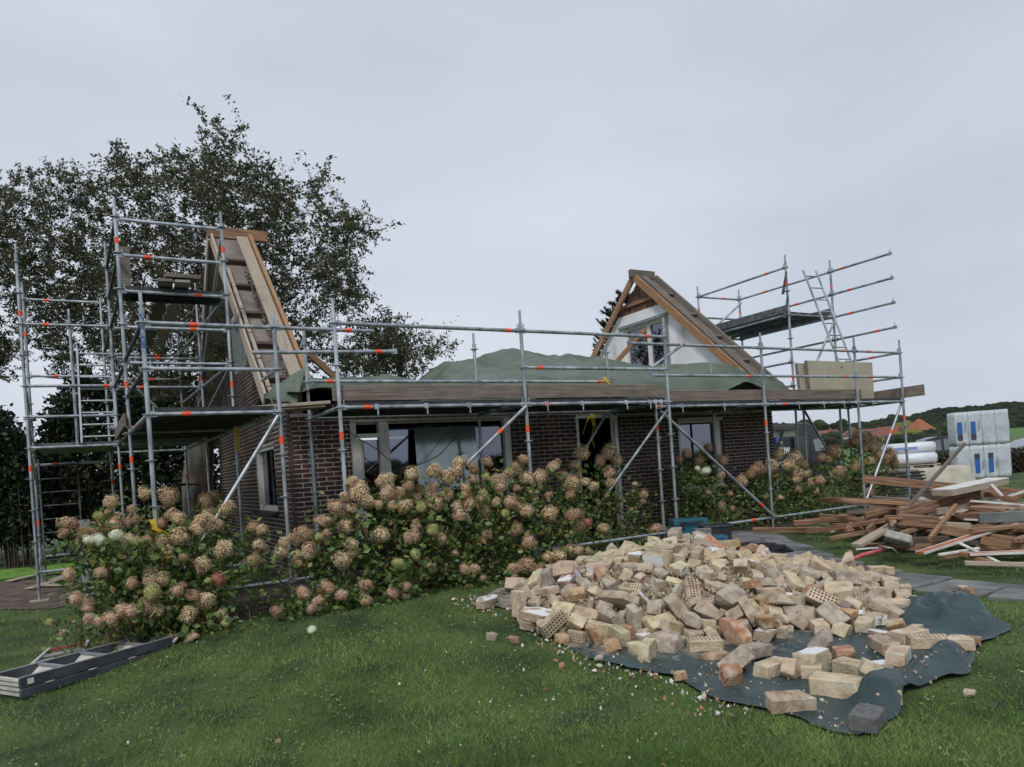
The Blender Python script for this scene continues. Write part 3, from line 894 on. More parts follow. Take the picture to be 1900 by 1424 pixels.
def deck(s, a, b, w=.3, m=None, lip=True):
    """steel plank between two points (centre line at the top), with edge lips and end claws"""
    a = Vector(a); b = Vector(b); d = (b - a).normalized(); y = Vector((0, 0, 1)).cross(d)
    q = MB()
    q.span(a - Vector((0, 0, .004)), b - Vector((0, 0, .004)), w - .004, .006)
    if lip:
        for k in (-1, 1): q.span(a + y * k * (w / 2 - .012) - Vector((0, 0, .036)), b + y * k * (w / 2 - .012) - Vector((0, 0, .036)), .014, .056)
        for k in range(1, 4): 
            c = a.lerp(b, k / 4); q.span(c - y * (w / 2 - .02) - Vector((0, 0, .03)), c + y * (w / 2 - .02) - Vector((0, 0, .03)), .03, .03)
    return sp(q.build('deck', m or M['deck']), s)

# --- front run A, B, C (y = 0 and 1.4)
s1 = scaffold('front scaffold bay run with weathered toe boards along the window side', (2.57, .7, 0))
for (u, v, top) in ((0, 0, 3.76), (2.57, 0, 3.75), (5.14, 0, 3.77)):
    pole(s1, u, v, top, bands=(2.135,) if u < 5 else ())
for (u, v, top, gr) in ((0, 1.4, 3.74, P0), (2.57, 1.4, 3.72, P0), (5.10, 1.4, 3.60, P0)): pole(s1, u, v, top, grid=gr, bands=())
L1, L2 = 2.97, 3.47
ledger(s1, (0, 0, L2), (2.57, 0, L2), band=.92); ledger(s1, (2.57, 0, L2), (5.14, 0, L2), band=.86)
ledger(s1, (2.57, 0, L1), (5.14, 0, L1), band=.1)
ledger(s1, (0, 0, P0), (2.57, 0, P0), band=.13); ledger(s1, (2.57, 0, P0), (5.14, 0, P0), band=.13)
ledger(s1, (0, 1.4, 2.975), (2.57, 1.4, 2.975), band=.12); ledger(s1, (2.57, 1.4, 2.975), (5.10, 1.4, 2.975), band=.92)
ledger(s1, (0, 1.4, P0), (2.57, 1.4, P0)); ledger(s1, (2.57, 1.4, P0), (5.10, 1.4, P0))
for u in (0, 2.57, 5.12): ledger(s1, (u, 0, P0 - .0), (u, 1.4, P0)); 
ledger(s1, (0, 0, .47), (2.57, 0, .47)); ledger(s1, (2.57, 0, .47), (5.14, 0, .47), band=.2)
ledger(s1, (0, 0, .47), (0, 1.4, .47)); ledger(s1, (5.13, 0, .47), (5.1, 1.4, .47))
brace(s1, (2.55, -.04, 2.44), (.02, -.04, .52), band=.17)
brace(s1, (4.95, 1.36, 2.40), (3.35, 1.36, .5), band=.3); brace(s1, (5.2, .05, 2.40), (3.9, .9, .5))
for u0, u1 in ((.02, 2.55), (2.59, 5.12)):
    for k in range(4): deck(s1, (u0, .2 + k * .325, P0 + .075), (u1, .2 + k * .325, P0 + .075), .31)
M['clamp'] = M['galv']
for u in (.45, 1.10, 1.7, 2.9, 3.5, 4.3, 4.75, 4.86, 4.97):
    q = MB(); q.box((u, 0, P0), (.055, .062, .066)); q.box((u + .012, -.02, P0 - .06), (.02, .012, .09)); me = q.mesh('deck_claw', [M['galv']]); bevel_mesh(me, .006); sp(place('deck_claw', me), s1)
def toe(s, a, b, w=.038, h=.175, m=None, nm='toe_board'):
    return sp(beam_obj(nm, a, b, w, h, m or M['plank'], bev=.005), s)
toe(s1, (-.06, .055, 2.64), (4.98, .055, 2.645))
q = MB()
for u0, u1 in ((-.06, 4.98),): q.span((u0, .055, 2.733), (u1, .055, 2.738), .036, .007)
sp(q.build('board_edge', M['plankpale']), s1)
# wooden planks closing the gap to the side scaffold
for k, (v, z) in enumerate(((.62, 2.56), (.86, 2.545), (1.1, 2.555))):
    sp(beam_obj('plank', (-.95 - .1 * k, v + .02, z - .02), (.05, v, z + .035), .2, .04, M['plankpale']), s1)

# --- right run (y = .36 and 1.6)
Q0 = 2.432
s2 = scaffold('right front scaffold run with a toe board and diagonal brace before the bushes', (8.5, 1.0, 0))
for (u, top) in ((5.2, 2.52), (7.72, 3.70), (10.36, 3.70), (11.85, 3.70)):
    pole(s2, u, .37, top, grid=Q0, bands=(2.10,) if u != 10.36 else ())
for (u, top) in ((7.75, 3.42), (10.36, 3.2), (11.85, 3.2)): pole(s2, u, 1.62, top, grid=Q0, bands=())
def q1(u, k): return (u, .37, Q0 + .5 * k)
ledger(s2, (4.72, .37, Q0 + 1), q1(7.72, 2), band=.37); ledger(s2, q1(7.72, 2), q1(10.36, 2), band=.86); ledger(s2, q1(10.36, 2), q1(11.85, 2), band=.3)
ledger(s2, (5.12, .37, Q0 + .5), q1(7.72, 1), band=.87); ledger(s2, q1(7.72, 1), q1(10.36, 1), band=.88); ledger(s2, q1(10.36, 1), q1(11.85, 1), band=.3)
ledger(s2, q1(5.2, 0), q1(7.72, 0), band=.02); ledger(s2, q1(7.72, 0), q1(10.36, 0), band=.19); ledger(s2, q1(10.36, 0), q1(11.85, 0))
for k in (0, 1, 2): ledger(s2, (11.85, .37, Q0 + .5 * k), (11.85, 1.62, Q0 + .5 * k), band=.5 if k else None)
for u in (7.73, 10.36): ledger(s2, (u, .37, Q0), (u, 1.62, Q0))
ledger(s2, (7.75, 1.62, Q0), (10.36, 1.62, Q0)); ledger(s2, (10.36, 1.62, Q0), (11.85, 1.62, Q0)); ledger(s2, (5.2, 1.62, Q0), (7.75, 1.62, Q0))
ledger(s2, q1(5.2, -4), q1(7.72, -4), band=.8); ledger(s2, q1(7.72, -4), q1(10.36, -4)); ledger(s2, q1(10.36, -4), q1(11.85, -4), band=.25)
ledger(s2, (7.75, 1.62, .44), (10.36, 1.62, .44)); ledger(s2, (11.85, .37, .44), (11.85, 1.62, .44))
brace(s2, (5.26, .33, 2.36), (7.70, .33, .46), band=.88)
brace(s2, (5.16, .36, 3.05), (5.90, .36, 3.46))
brace(s2, (11.84, .40, 2.40), (10.45, .42, .47), band=.3)
brace(s2, (10.38, 1.6, 2.38), (11.82, 1.6, .5))
for u0, u1 in ((5.22, 7.70), (7.74, 10.34), (10.38, 11.83)):
    for k in range(4): deck(s2, (u0, .55 + k * .31, Q0 + .075), (u1, .55 + k * .31, Q0 + .075), .3)
for u in (5.75, 6.7, 8.6, 9.3, 9.9, 10.8):
    q = MB(); q.box((u, .37, Q0), (.055, .062, .066)); q.box((u + .012, .35, Q0 - .06), (.02, .012, .09)); me = q.mesh('deck_claw', [M['galv']]); bevel_mesh(me, .006); sp(place('deck_claw', me), s2)
toe(s2, (5.02, .425, 2.60), (10.55, .425, 2.60))
toe(s2, (11.93, 1.45, 2.60), (11.93, -.03, 2.62), h=.22)
q = MB(); q.span((5.02, .425, 2.692), (10.55, .425, 2.692), .036, .007); sp(q.build('board_edge', M['plankpale']), s2)

# --- end tower behind the right gable
s3 = scaffold('tall scaffold tower with perforated deck rising beyond the right gable', (11, 3, 0))
TT = 5.44
for (u, v) in ((10.25, 1.73), (11.66, 1.69), (10.28, 4.31), (11.64, 4.26)):
    pole(s3, u, v, 5.70, grid=TT - 5, k0=-1, bands=(5.11, 3.1))
def t4(i, z): return ((10.25, 1.73, z), (11.66, 1.69, z), (10.28, 4.31, z), (11.64, 4.26, z))[i]
ledger(s3, t4(2, TT), t4(0, TT), band=.8)
ledger(s3, t4(3, TT), t4(1, TT), band=.3)
ledger(s3, t4(3, TT - .5), t4(1, TT - .5), band=.65); ledger(s3, t4(2, TT), t4(3, TT), band=.6); ledger(s3, t4(2, TT - .5), t4(3, TT - .5), band=.6)
for i, j in ((0, 1), (2, 3), (2, 0), (3, 1)): ledger(s3, t4(i, TT - 1), t4(j, TT - 1))
for z, b in ((TT, .2), (TT - .5, .3), (TT - 1, .3), (TT - 1.5, .7)): ledger(s3, t4(1, z), (11.66, .27, z), band=b)
ledger(s3, t4(3, TT - 1.5), t4(1, TT - 1.5)); ledger(s3, t4(2, 2.94), t4(0, 2.94)); ledger(s3, t4(2, 3.44), t4(0, 3.44), band=.5)
for k in range(4): deck(s3, (10.42 + k * .34, 1.74, TT - .93), (10.42 + k * .34, 4.28, TT - .93), .32, M['perf'])
for u_ in (10.24, 11.68):
    q = MB(); q.span((u_, 1.76, TT - .86), (u_, 4.25, TT - .86), .02, .15); sp(q.build('toe_board', M['perf']), s3)
brace(s3, (11.64, 4.2, TT - .1), (10.30, 4.25, TT - 1)); brace(s3, (11.64, 1.66, TT - 1.1), (10.3, 1.7, TT - 2.9))
for z in (5.33, 4.83):
    q = MB(); q.tube((10.22, 1.70, z), (10.17, 1.78, z - .45), .018, 8, r2=.03); sp(q.build('hanging_gate_arm', M['galvdark']), s3)
# deck ladder on the right
lad = empty('ladder', (11, 1.4, 2.5)); tag(lad, 'steel ladder leaning up from the right front platform above the beige sheets', 'ladder', 'ladders on the scaffolds')
def lp(o, l): o.parent = l; o.matrix_parent_inverse = Matrix.Translation(-Vector(l.location)); return o
def ladder(l, a0, a1, b0, b1, n, r=.022, rr=.014, m=None, rect=False):
    """a0,a1 feet; b0,b1 tops"""
    a0, a1, b0, b1 = map(Vector, (a0, a1, b0, b1))
    m = m or M['galv']
    for a, b in ((a0, b0), (a1, b1)):
        q = MB()
        if rect: q.span(a, b, .03, .07, upv=(a1 - a0).normalized().cross((b0 - a0).normalized()))
        else: q.tube(a, b, r, 8)
        lp(q.build('stile', m), l)
    for k in range(n):
        t = (k + .5) / n
        q = MB(); q.tube(a0.lerp(b0, t), a1.lerp(b1, t), rr, 6); lp(q.build('rung', m), l)
ladder(lad, (11.10, .95, 2.5), (11.53, .95, 2.5), (10.66, 1.62, 5.38), (11.08, 1.62, 5.40), 11)

# --- side scaffold round the left gable
s4 = scaffold('tall scaffold round the left brick gable with two deck levels', (-1.4, 4, 0))
G, H = (-2.0, .385), (-.61, .38); K, KI = (-2.10, 2.90), (-.72, 2.90); MM, MI = (-2.19, 5.45), (-.82, 5.45); NN, NI = (-2.28, 8.0), (-.92, 8.0)
pole(s4, *G, 3.80, bands=(1.15,), blue=(1.0, 3.15)); pole(s4, *H, 3.64)
pole(s4, *K, 5.74, bands=(5.14, 3.14, 2.1)); pole(s4, *KI, 5.70, bands=(5.14, 3.14)); pole(s4, *MM, 5.9, bands=(2.1,)); pole(s4, *MI, 5.3, bands=(3.6,)); pole(s4, *NN, 5.5, bands=(1.9,)); pole(s4, *NI, 4.9, bands=(1.9,))
def L3(p, z): return (p[0], p[1], z)
for z, b in ((3.47, .37), (2.97, None), (P0, .27)): ledger(s4, L3(G, z), L3(H, z), band=b)
ledger(s4, L3(G, .47), L3(H, .47)); ledger(s4, L3(H, .47), (0, .38, .47))
ledger(s4, L3(H, 3.47), (.67, .38, 3.47), band=.7, heads=(1, 0)); ledger(s4, (-.92, .40, 3.17), (.92, .38, 3.22), band=.86, heads=(0, 1)); ledger(s4, L3(H, 2.97), (-.61, 1.3, 2.97), heads=(1, 0))
for z, b in ((5.44, None), (4.94, .27), (4.44, .72), (3.94, .65), (3.44, None)): ledger(s4, L3(K, z), L3(KI, z), band=b)
for z, b in ((4.44, .6), (3.94, .5), (3.44, .3)): ledger(s4, L3(MM, z), L3(MI, z), band=b)
for z, b in ((4.44, .7), (3.94, .6), (2.97, .3)): ledger(s4, L3(NN, z), L3(NI, z), band=b)
for z in (3.47, 2.97): ledger(s4, L3(G, z), L3(K, z), material=M['galvdark'])
for z in (4.44, 3.44, P0): ledger(s4, L3(K, z), L3(MM, z), material=M['galvdark']); ledger(s4, L3(MM, z), L3(NN, z), material=M['galvdark'])
for z in (4.44, 3.44, P0): ledger(s4, L3(KI, z), L3(MI, z)); ledger(s4, L3(MI, z), L3(NI, z))
for z in (5.44, 4.94): ledger(s4, L3(K, z), L3(MM, z - .0), material=M['galvdark'])
for p, q_ in ((G, K), (H, KI)): ledger(s4, L3(p, P0), L3(q_, P0))
for p, q_ in ((K, KI), (MM, MI), (NN, NI)): ledger(s4, L3(p, P0), L3(q_, P0)); ledger(s4, L3(p, .47), L3(q_, .47))
brace(s4, (-.64, .34, 2.42), (-1.88, .34, .55)); brace(s4, L3(KI, 5.35), L3(MI, 3.6)); brace(s4, L3(MI, 3.3), L3(NI, 2.6)); brace(s4, L3(KI, 3.42), L3(MI, 2.9)); brace(s4, L3(NN, 4.4), L3(NI, 2.8))
for k in range(26):
    v = .52 + k * .30
    a = -2.0 - (v - .385) * .036
    if v < 8.0: deck(s4, (a + .03, v, P0 + .075), (a + 1.36, v, P0 + .075), .285, lip=(k < 14))
for k in range(2): deck(s4, (-2.08, 3.05 + k * .32, 4.44 + .075), (-.74, 3.05 + k * .32, 4.44 + .075), .3)
# double file of short planks on the upper level
for c in range(2):
    for r in range(7):
        v = 2.62 + r * .70
        q = MB(); q.span((-1.55 + c * .205 + .02 * c, v, 4.56 + .012 * (r % 2)), (-1.50 + c * .205, v + .68, 4.56 + .012 * (r % 2)), .195, .04)
        me = q.mesh('plank', [M['soffit'] if c else M['oldwood']]); bevel_mesh(me, .004); sp(place('plank', me), s4)
q = MB(); q.box((-1.32, 2.70, 4.63), (.46, .2, .05)); me = q.mesh('plank', [M['plank']]); sp(place('plank', me), s4)
q = MB(); q.span((-2.03, 3.2, 4.50), (-2.02, 3.2, 5.15), .17, .04, upv=(0, 1, 0)); sp(q.build('plank', M['oldwood']), s4)
toe(s4, (-2.16, 2.6, 2.62), (-2.22, 5.3, 2.62), m=M['oldwood'])

# stair tower on the far left
s5 = scaffold('narrow scaffold stair tower farthest from the house, ladder inside', (-2.9, 6.7, 0))
J, J3 = (-3.45, 5.50), (-3.56, 8.03); PM = (-2.78, 5.52)
pole(s5, *J, 5.76, bands=(4.64, 2.14), k0=-4); pole(s5, *J3, 5.78, bands=(4.80, 1.2)); pole(s5, *PM, 4.75, base=2.5, bands=(), k0=99)
for z, b in ((4.47, .27), (3.47, .9), (2.97, None), (P0, None)): ledger(s5, L3(J, z), (MM[0], MM[1], z), band=b)
for z, b in ((5.47, .3), (4.0, .35), (2.3, .28)): ledger(s5, L3(J3, z), (NN[0], NN[1], z), band=b)
ledger(s5, L3(J, .47), (MM[0], MM[1], .47), band=.35); ledger(s5, L3(J, .47), L3(J3, .55)); ledger(s5, L3(J3, .55), (NN[0], NN[1], .55))
for z in (3.47, 2.97, P0): brace(s5, L3(J, z), (J3[0], J3[1], z - .45))
q = MB(); q.box((-2.83, 6.8, P0 + .05), (1.15, 2.4, .05)); sp(q.build('deck', M['perf']), s5)
q = MB(); q.box((-3.45, 5.5, .012), (.26, .2, .03)); sp(q.build('base_board', M['plankpale']), s5)
M['alu'] = mat('bright_aluminium', [(.50, .53, .56), (.66, .68, .70)], rough=.35, metal=.7, scale=12)
lad = empty('ladder', (-2.45, 5.5, 2.5)); tag(lad, 'bright aluminium ladder on the upper level of the stair tower', 'ladder', 'ladders on the scaffolds')
ladder(lad, (-2.72, 5.42, 2.52), (-2.21, 5.42, 2.52), (-2.70, 5.55, 4.12), (-2.21, 5.55, 4.12), 8, rr=.016, m=M['alu'], rect=True)
lad = empty('ladder', (-3.1, 8, .1)); tag(lad, 'dull dark ladder under the stair tower deck before the hedge', 'ladder', 'ladders on the scaffolds')
ladder(lad, (-3.46, 7.5, .12), (-2.86, 7.5, .12), (-3.50, 8.0, 2.4), (-2.86, 8.0, 2.4), 9, m=M['galvdark'], rect=True)

# yellow ribbons and cable
M['ribbon'] = mat('yellow_ribbon', [(.65, .42, .02), (.80, .58, .05)], rough=.6, scale=8)
def ribbon(name, label, pts_list, w=.03, r=None):
    q = MB()
    for pts in pts_list:
        pts = [Vector(p) for p in pts]
        for i in range(len(pts) - 1):
            a, b = pts[i], pts[i + 1]
            side = Vector((math.cos(.8 * i), .6 * math.sin(.8 * i), .1)).normalized() * w
            V = [a - side, a + side, b + side * .9, b - side * .9]
            nn = Vector((0, -.003, 0))
            q.add(V + [v + nn for v in V], [(0, 1, 2, 3), (7, 6, 5, 4), (0, 4, 5, 1), (1, 5, 6, 2), (2, 6, 7, 3), (3, 7, 4, 0)])
    o = q.build(name, M['ribbon']); tag(o, label, 'ribbon', 'yellow ribbons on the scaffold'); return o
def vv(l, v): return [at(x, y, 1, v) for x, y in l]
ribbon('ribbon', 'bright yellow ribbon knotted round the pole above the left bush', [vv([(283, 964), (287, 980), (284, 992)], .30), vv([(286, 980), (300, 987), (314, 993)], .22), vv([(286, 988), (290, 1000), (292, 1008)], .3)], .03)
ribbon('ribbon', 'yellow ribbon tied on the rail above the middle platform', [vv([(1121, 700), (1126, 708), (1120, 716)], 1.36), vv([(1127, 704), (1134, 703)], 1.36), vv([(1126, 706), (1131, 713)], 1.36)], .035)
M['palerib'] = M['ribbon']
ribbon('strap', 'long limp yellow straps hanging over the open doorway', [vv([(1096, 768), (1101, 790), (1098, 812), (1103, 830)], 1.5), vv([(1101, 768), (1104, 790), (1103, 808)], 1.5), vv([(1094, 772), (1088, 785), (1083, 800), (1082, 806)], 1.52)], .018)
ribbon('strap', 'yellow strap hanging beside a dark post below the left deck', [vv([(437, 792), (441, 815), (443, 838)], 1.9)], .03)
q = MB(); cat_pts = []
for i in range(25):
    t = i / 24; x = 640 + (865 - 640) * t
    pts = [(0, 797), (.12, 815), (.25, 832), (.37, 855), (.5, 866), (.62, 862), (.78, 845), (.9, 815), (1, 785)]
    y = lerp_table(t, pts); cat_pts.append(at(x, y, 1, 1.55 - .1 * t))
q.path(cat_pts, .007, 5); tag(q.build('cable', plain('brown_cable', (.07, .05, .04), .6)), 'thin brown cable sagging in an arc before the big window', 'cable')
# frosted glass sheet leaning in the big window
fm = mat('frosted_sheet', [(.20, .25, .25), (.30, .36, .36)], rough=.13, scale=1.2, spec=1.0, metal=.55)
q = MB(); A_, B_, C_, D_ = at(769, 795, 1, 1.80), at(882, 790, 1, 1.80), at(890, 905, 1, 1.72), at(777, 912, 1, 1.72)
q.add([A_, B_, C_, D_] + [p + Vector((0, .012, 0)) for p in (A_, B_, C_, D_)], [(3, 2, 1, 0), (4, 5, 6, 7), (0, 1, 5, 4), (1, 2, 6, 5), (2, 3, 7, 6), (3, 0, 4, 7)])
tag(q.build('glass_sheet', fm), 'pale greenish frosted glass sheet standing before the big dark window', 'glass sheet')
# beige sheets standing on the right platform
M['beige'] = mat('beige_sheet', [(.33, .31, .22), (.40, .37, .27)], rough=.7, scale=1.5)
for k, (dx, lab, hgt) in enumerate(((0, 'front beige sandwich panel standing on the right front platform', .80), (-.18, 'rear beige panel leaning behind another on the right platform', .76))):
    pn = empty('panel', (10.5, .95, 2.5)); tag(pn, lab, 'panel', 'beige panels on the right platform')
    q = MB()
    a, b = (9.72 + dx, .92 + .09 * k, 2.55), (11.74 + dx * .5, .92 + .09 * k, 2.55)
    tl, tr_ = (9.80 + dx, 1.03 + .09 * k, 2.55 + hgt), (11.92 + dx * .5, 1.03 + .09 * k, 2.54 + hgt)
    V = [Vector(p) for p in (a, b, tr_, tl)]
    q.add(V + [v + Vector((0, .05, 0)) for v in V], [(0, 1, 2, 3), (7, 6, 5, 4), (0, 4, 5, 1), (1, 5, 6, 2), (2, 6, 7, 3), (3, 7, 4, 0)])
    lp(q.build('board', M['beige']), pn)
    q = MB(); q.span(V[0] + Vector((-.012, .02, 0)), V[3] + Vector((-.012, .02, 0)), .055, .02, upv=(1, 0, 0)); lp(q.build('edge_strip', M['oldwood']), pn)
    q = MB(); c = V[2].lerp(V[3], .5) + Vector((0, -.01, -.12)); q.box(c, (.06, .02, .02)); q.box(c + Vector((.02, 0, -.05)), (.015, .02, .1)); lp(q.build('hook', M['galvdark']), pn)

# ------------------------------------------------------------------ foliage tools
def leaf_quads(C, D, Lg, Wd, rng, fold=.25):
    """C centres, D unit directions; returns two quads per leaf (folded along the midrib)"""
    n = len(C)
    R = rng.normal(size=(n, 3)); S = np.cross(D, R); S /= np.linalg.norm(S, axis=1)[:, None] + 1e-9
    U = np.cross(S, D)
    Lg = np.asarray(Lg).reshape(-1, 1); Wd = np.asarray(Wd).reshape(-1, 1)
    a = C; b = C + D * Lg; mid = C + D * Lg * .45 + U * Wd * fold * -1
    l = C + D * Lg * .45 + S * Wd; r = C + D * Lg * .45 - S * Wd
    m2 = C + D * Lg * .5 - U * Wd * fold
    q1 = np.stack([a, l, b, m2], axis=1); q2 = np.stack([a, m2, b, r], axis=1)
    return np.stack([q1, q2], axis=1).reshape(-1, 3)
def leafmat(name, cols, rand=.35, hue=.02, tr=.3, rough=.5):
    ma = mat(name, cols, rough=rough, scale=3, rand=rand, hue=hue, island=True)
    return add_translucent(ma, tr)
M['treeleaf'] = leafmat('tree_leaf', [(.030, .036, .016), (.060, .066, .032), (.11, .10, .055)], rand=.45, hue=.03)
M['treeleaf2'] = leafmat('tree_leaf_yellowing', [(.045, .062, .016), (.09, .10, .03), (.13, .11, .045)], rand=.4, hue=.03)
M['hedgeleaf'] = leafmat('hedge_leaf', [(.010, .018, .008), (.022, .034, .012)], rand=.5, tr=.2)
M['hydleaf'] = leafmat('hydrangea_leaf', [(.06, .115, .028), (.12, .195, .05), (.21, .27, .085)], rand=.45, hue=.03)
M['hydleafold'] = leafmat('yellowing_hydrangea_leaf', [(.16, .17, .03), (.26, .20, .05), (.14, .07, .03)], rand=.4, hue=.03)
M['bark'] = mat('grey_brown_bark', [(.045, .038, .032), (.10, .09, .075), (.16, .145, .12)], rough=.95, scale=6, stretch=(1, 1, .25), bump=.8, bscale=14)
M['twig'] = mat('thin_twig', [(.045, .035, .028), (.09, .07, .055)], rough=.9, scale=10)
M['stem'] = mat('hydrangea_stem', [(.09, .075, .045), (.17, .14, .09)], rough=.85, scale=10)
M['needle'] = leafmat('dark_needles', [(.008, .018, .010), (.018, .032, .016)], rand=.35, tr=.05)

def inpoly(x, y, P_):
    c = False; j = len(P_) - 1
    for i in range(len(P_)):
        xi, yi = P_[i]; xj, yj = P_[j]
        if (yi > y) != (yj > y) and x < (xj - xi) * (y - yi) / (yj - yi) + xi: c = not c
        j = i
    return c

def crown_from_outline(seed, poly, d0, d1, n, thr=-.08, fs=.9):
    """random twig positions in a crown of given outline (seen from the lawn) and real depth"""
    rng = random.Random(seed); xs = [p[0] for p in poly]; ys = [p[1] for p in poly]; out = []
    cxm = (min(xs) + max(xs)) / 2; w = (max(xs) - min(xs)) / 2
    g = 0
    while len(out) < n and g < n * 60:
        g += 1
        x, y = rng.uniform(min(xs), max(xs)), rng.uniform(min(ys), max(ys))
        if not inpoly(x, y, poly): continue
        k = math.sqrt(max(0.05, 1 - ((x - cxm) / (w * 1.05)) ** 2))
        d = (d0 + d1) / 2 + (d1 - d0) / 2 * k * rng.uniform(-1, 1)
        p = far(x, y, d)
        if noise.noise(p * fs + Vector((seed, 0, 0))) < thr + .25 * rng.random() - .12: continue
        if p.z < .3: continue
        out.append(p)
    return out

def tree(name, label, cat, base, tops, trunk_pts, trunk_r, leafmats, leaf_len, nleaf, seed, twig_len=.55, n_branch=110, group=None):
    """trunk, limbs that grow to the given twig points, leaves along the twigs"""
    t = empty(name, base); tag(t, label, cat, group)
    off = Vector(base)
    rng = random.Random(seed); nr = np.random.default_rng(seed)
    q = MB()
    tp = [Vector(p) for p in trunk_pts]
    for i in range(len(tp) - 1):
        r1 = trunk_r * (1 - .55 * i / len(tp)); r2 = trunk_r * (1 - .55 * (i + 1) / len(tp))
        q.tube(tp[i] - off, tp[i + 1] - off, r1, 12, r2, caps=False)
    o = q.build('trunk', M['bark'], t, smooth=True)
    nodes = [(p, trunk_r * .45) for p in tp[1:]]
    tg = list(tops); rng.shuffle(tg)
    heads = tg[:n_branch]
    heads.sort(key=lambda p: (p - tp[-1]).length)
    q = MB()
    for h in heads:
        best = min(nodes, key=lambda nn: (nn[0] - h).length + .25 * max(0, nn[0].z - h.z) + (.0 if nn[1] > .02 else .3))
        a, r = best; d = h - a; L = d.length
        if L < .15: continue
        k = max(2, int(L / .6)); prev = a; rr = min(r * .7, .012 + .020 * L)
        pts = [a]
        for i in range(1, k + 1):
            s = i / k
            p = a + d * s + Vector((rng.uniform(-1, 1), rng.uniform(-1, 1), rng.uniform(-.4, 1) )) * .09 * L * math.sin(math.pi * s) * .8
            pts.append(p); nodes.append((p, rr * (1 - .6 * s)))
        q.path([p - off for p in pts], rr, 5, r2=max(.006, rr * .35))
    q.build('limbs', M['bark'], t, smooth=True)['kind'] = 'stuff'
    # twigs and leaves
    C = []; D = []; tw = MB(); 
    per = max(1, nleaf // max(1, len(tops)))
    for p in tops:
        dv = Vector((rng.gauss(0, 1), rng.gauss(0, 1), rng.gauss(.35, .8))).normalized()
        L = twig_len * rng.uniform(.5, 1.3)
        if rng.random() < .6: tw.path([p - off, p - off + dv * L * .5 + Vector((0, 0, -.03)), p - off + dv * L], .006, 3, r2=.003)
        for k in range(per):
            s = rng.random()
            C.append(p - off + dv * L * s + Vector((rng.gauss(0, .035), rng.gauss(0, .035), rng.gauss(0, .035))))
            dd = (dv * .6 + Vector((rng.gauss(0, .7), rng.gauss(0, .7), rng.gauss(-.25, .6)))).normalized(); D.append(dd)
    C = np.array(C); D = np.array(D)
    Lg = nr.uniform(.65, 1.25, len(C)) * leaf_len
    V = leaf_quads(C, D, Lg, Lg * nr.uniform(.18, .29, len(C)), nr)
    mi = np.repeat((nr.random(len(C)) < .25).astype(np.int32), 2)
    o = soup('foliage', V, 4, leafmats, parent=t, mi=mi); o['kind'] = 'stuff'
    if tw.v: tw.build('twigs', M['twig'], t)['kind'] = 'stuff'
    return t

# big tree behind the left gable
poly_big = [(x_, y_ + (16 if y_ < 600 else 0)) for x_, y_ in [(195, 330), (190, 300), (232, 262), (262, 300), (300, 285), (345, 262), (372, 290), (392, 262), (378, 212), (402, 222), (415, 262), (446, 232), (440, 285), (470, 300), (505, 300), (540, 345),
            (588, 308), (606, 330), (596, 352), (632, 338), (628, 380), (682, 400), (690, 420), (660, 432), (668, 452), (640, 470), (672, 492), (655, 520), (700, 540), (688, 575), (730, 602), (755, 640), (745, 690), (700, 700),
            (640, 700), (560, 690), (430, 720), (300, 740), (215, 720), (190, 560)]]
base = far(372, 975, 15.8); base.z = .1
pts = crown_from_outline(3, poly_big, 13.6, 19.5, 2050, thr=-.10)
pts += [far(*p) for p in [(385, 212, 16), (392, 225, 16), (405, 232, 16.1), (415, 245, 16), (436, 240, 16.4), (448, 236, 16.4), (405, 255, 16), (398, 242, 16), (425, 262, 16.2), (232, 268, 15.6), (222, 282, 15.6), (592, 318, 16.5), (604, 333, 16.4), (684, 410, 16), (696, 428, 16), (655, 432, 16), (668, 396, 16)]]
tree('broadleaf_tree', 'tall broadleaf tree towering behind the left gable, thinning autumn crown', 'tree', base, pts,
     [base, far(366, 900, 15.8), far(372, 830, 15.9), far(380, 760, 16), far(392, 690, 16.2)], .36, [M['treeleaf'], M['treeleaf2']], .088, 76000, 3, twig_len=.6, n_branch=620)
# neighbour on the left edge
poly_l = [(-190, 420), (-120, 345), (-60, 330), (0, 335), (40, 318), (100, 318), (150, 322), (185, 345), (205, 400), (215, 500), (222, 620), (215, 700), (160, 660), (150, 690), (110, 700), (85, 640), (40, 640), (20, 560), (15, 690), (0, 700), (-60, 720), (-200, 700)]
base = far(118, 985, 24.0); base.z = 0
pts = crown_from_outline(8, poly_l, 16.5, 22, 1500, thr=-.14)
tree('broadleaf_tree', 'broad leafy tree at the edge beyond the stair tower', 'tree', base, pts,
     [base, far(120, 860, 23.4), far(130, 740, 21)], .15, [M['treeleaf'], M['treeleaf2']], .092, 62000, 8, twig_len=.6, n_branch=380)
# thin tree right of it, sparse bare twigs
poly_s = [(690, 590), (740, 592), (760, 620), (820, 625), (858, 640), (846, 655), (800, 672), (775, 705), (690, 715), (640, 705), (640, 660)]
base = far(770, 900, 19.0); base.z = .1
pts = crown_from_outline(5, poly_s, 17, 20.5, 270, thr=-.2)
tree('sparse_tree', 'small half-bare tree reaching up behind the green tarpaulin', 'tree', base, pts,
     [base, far(755, 780, 18.8), far(740, 715, 18.6), far(745, 670, 18.6)], .1, [M['treeleaf'], M['treeleaf2']], .10, 3800, 5, twig_len=.6, n_branch=120)
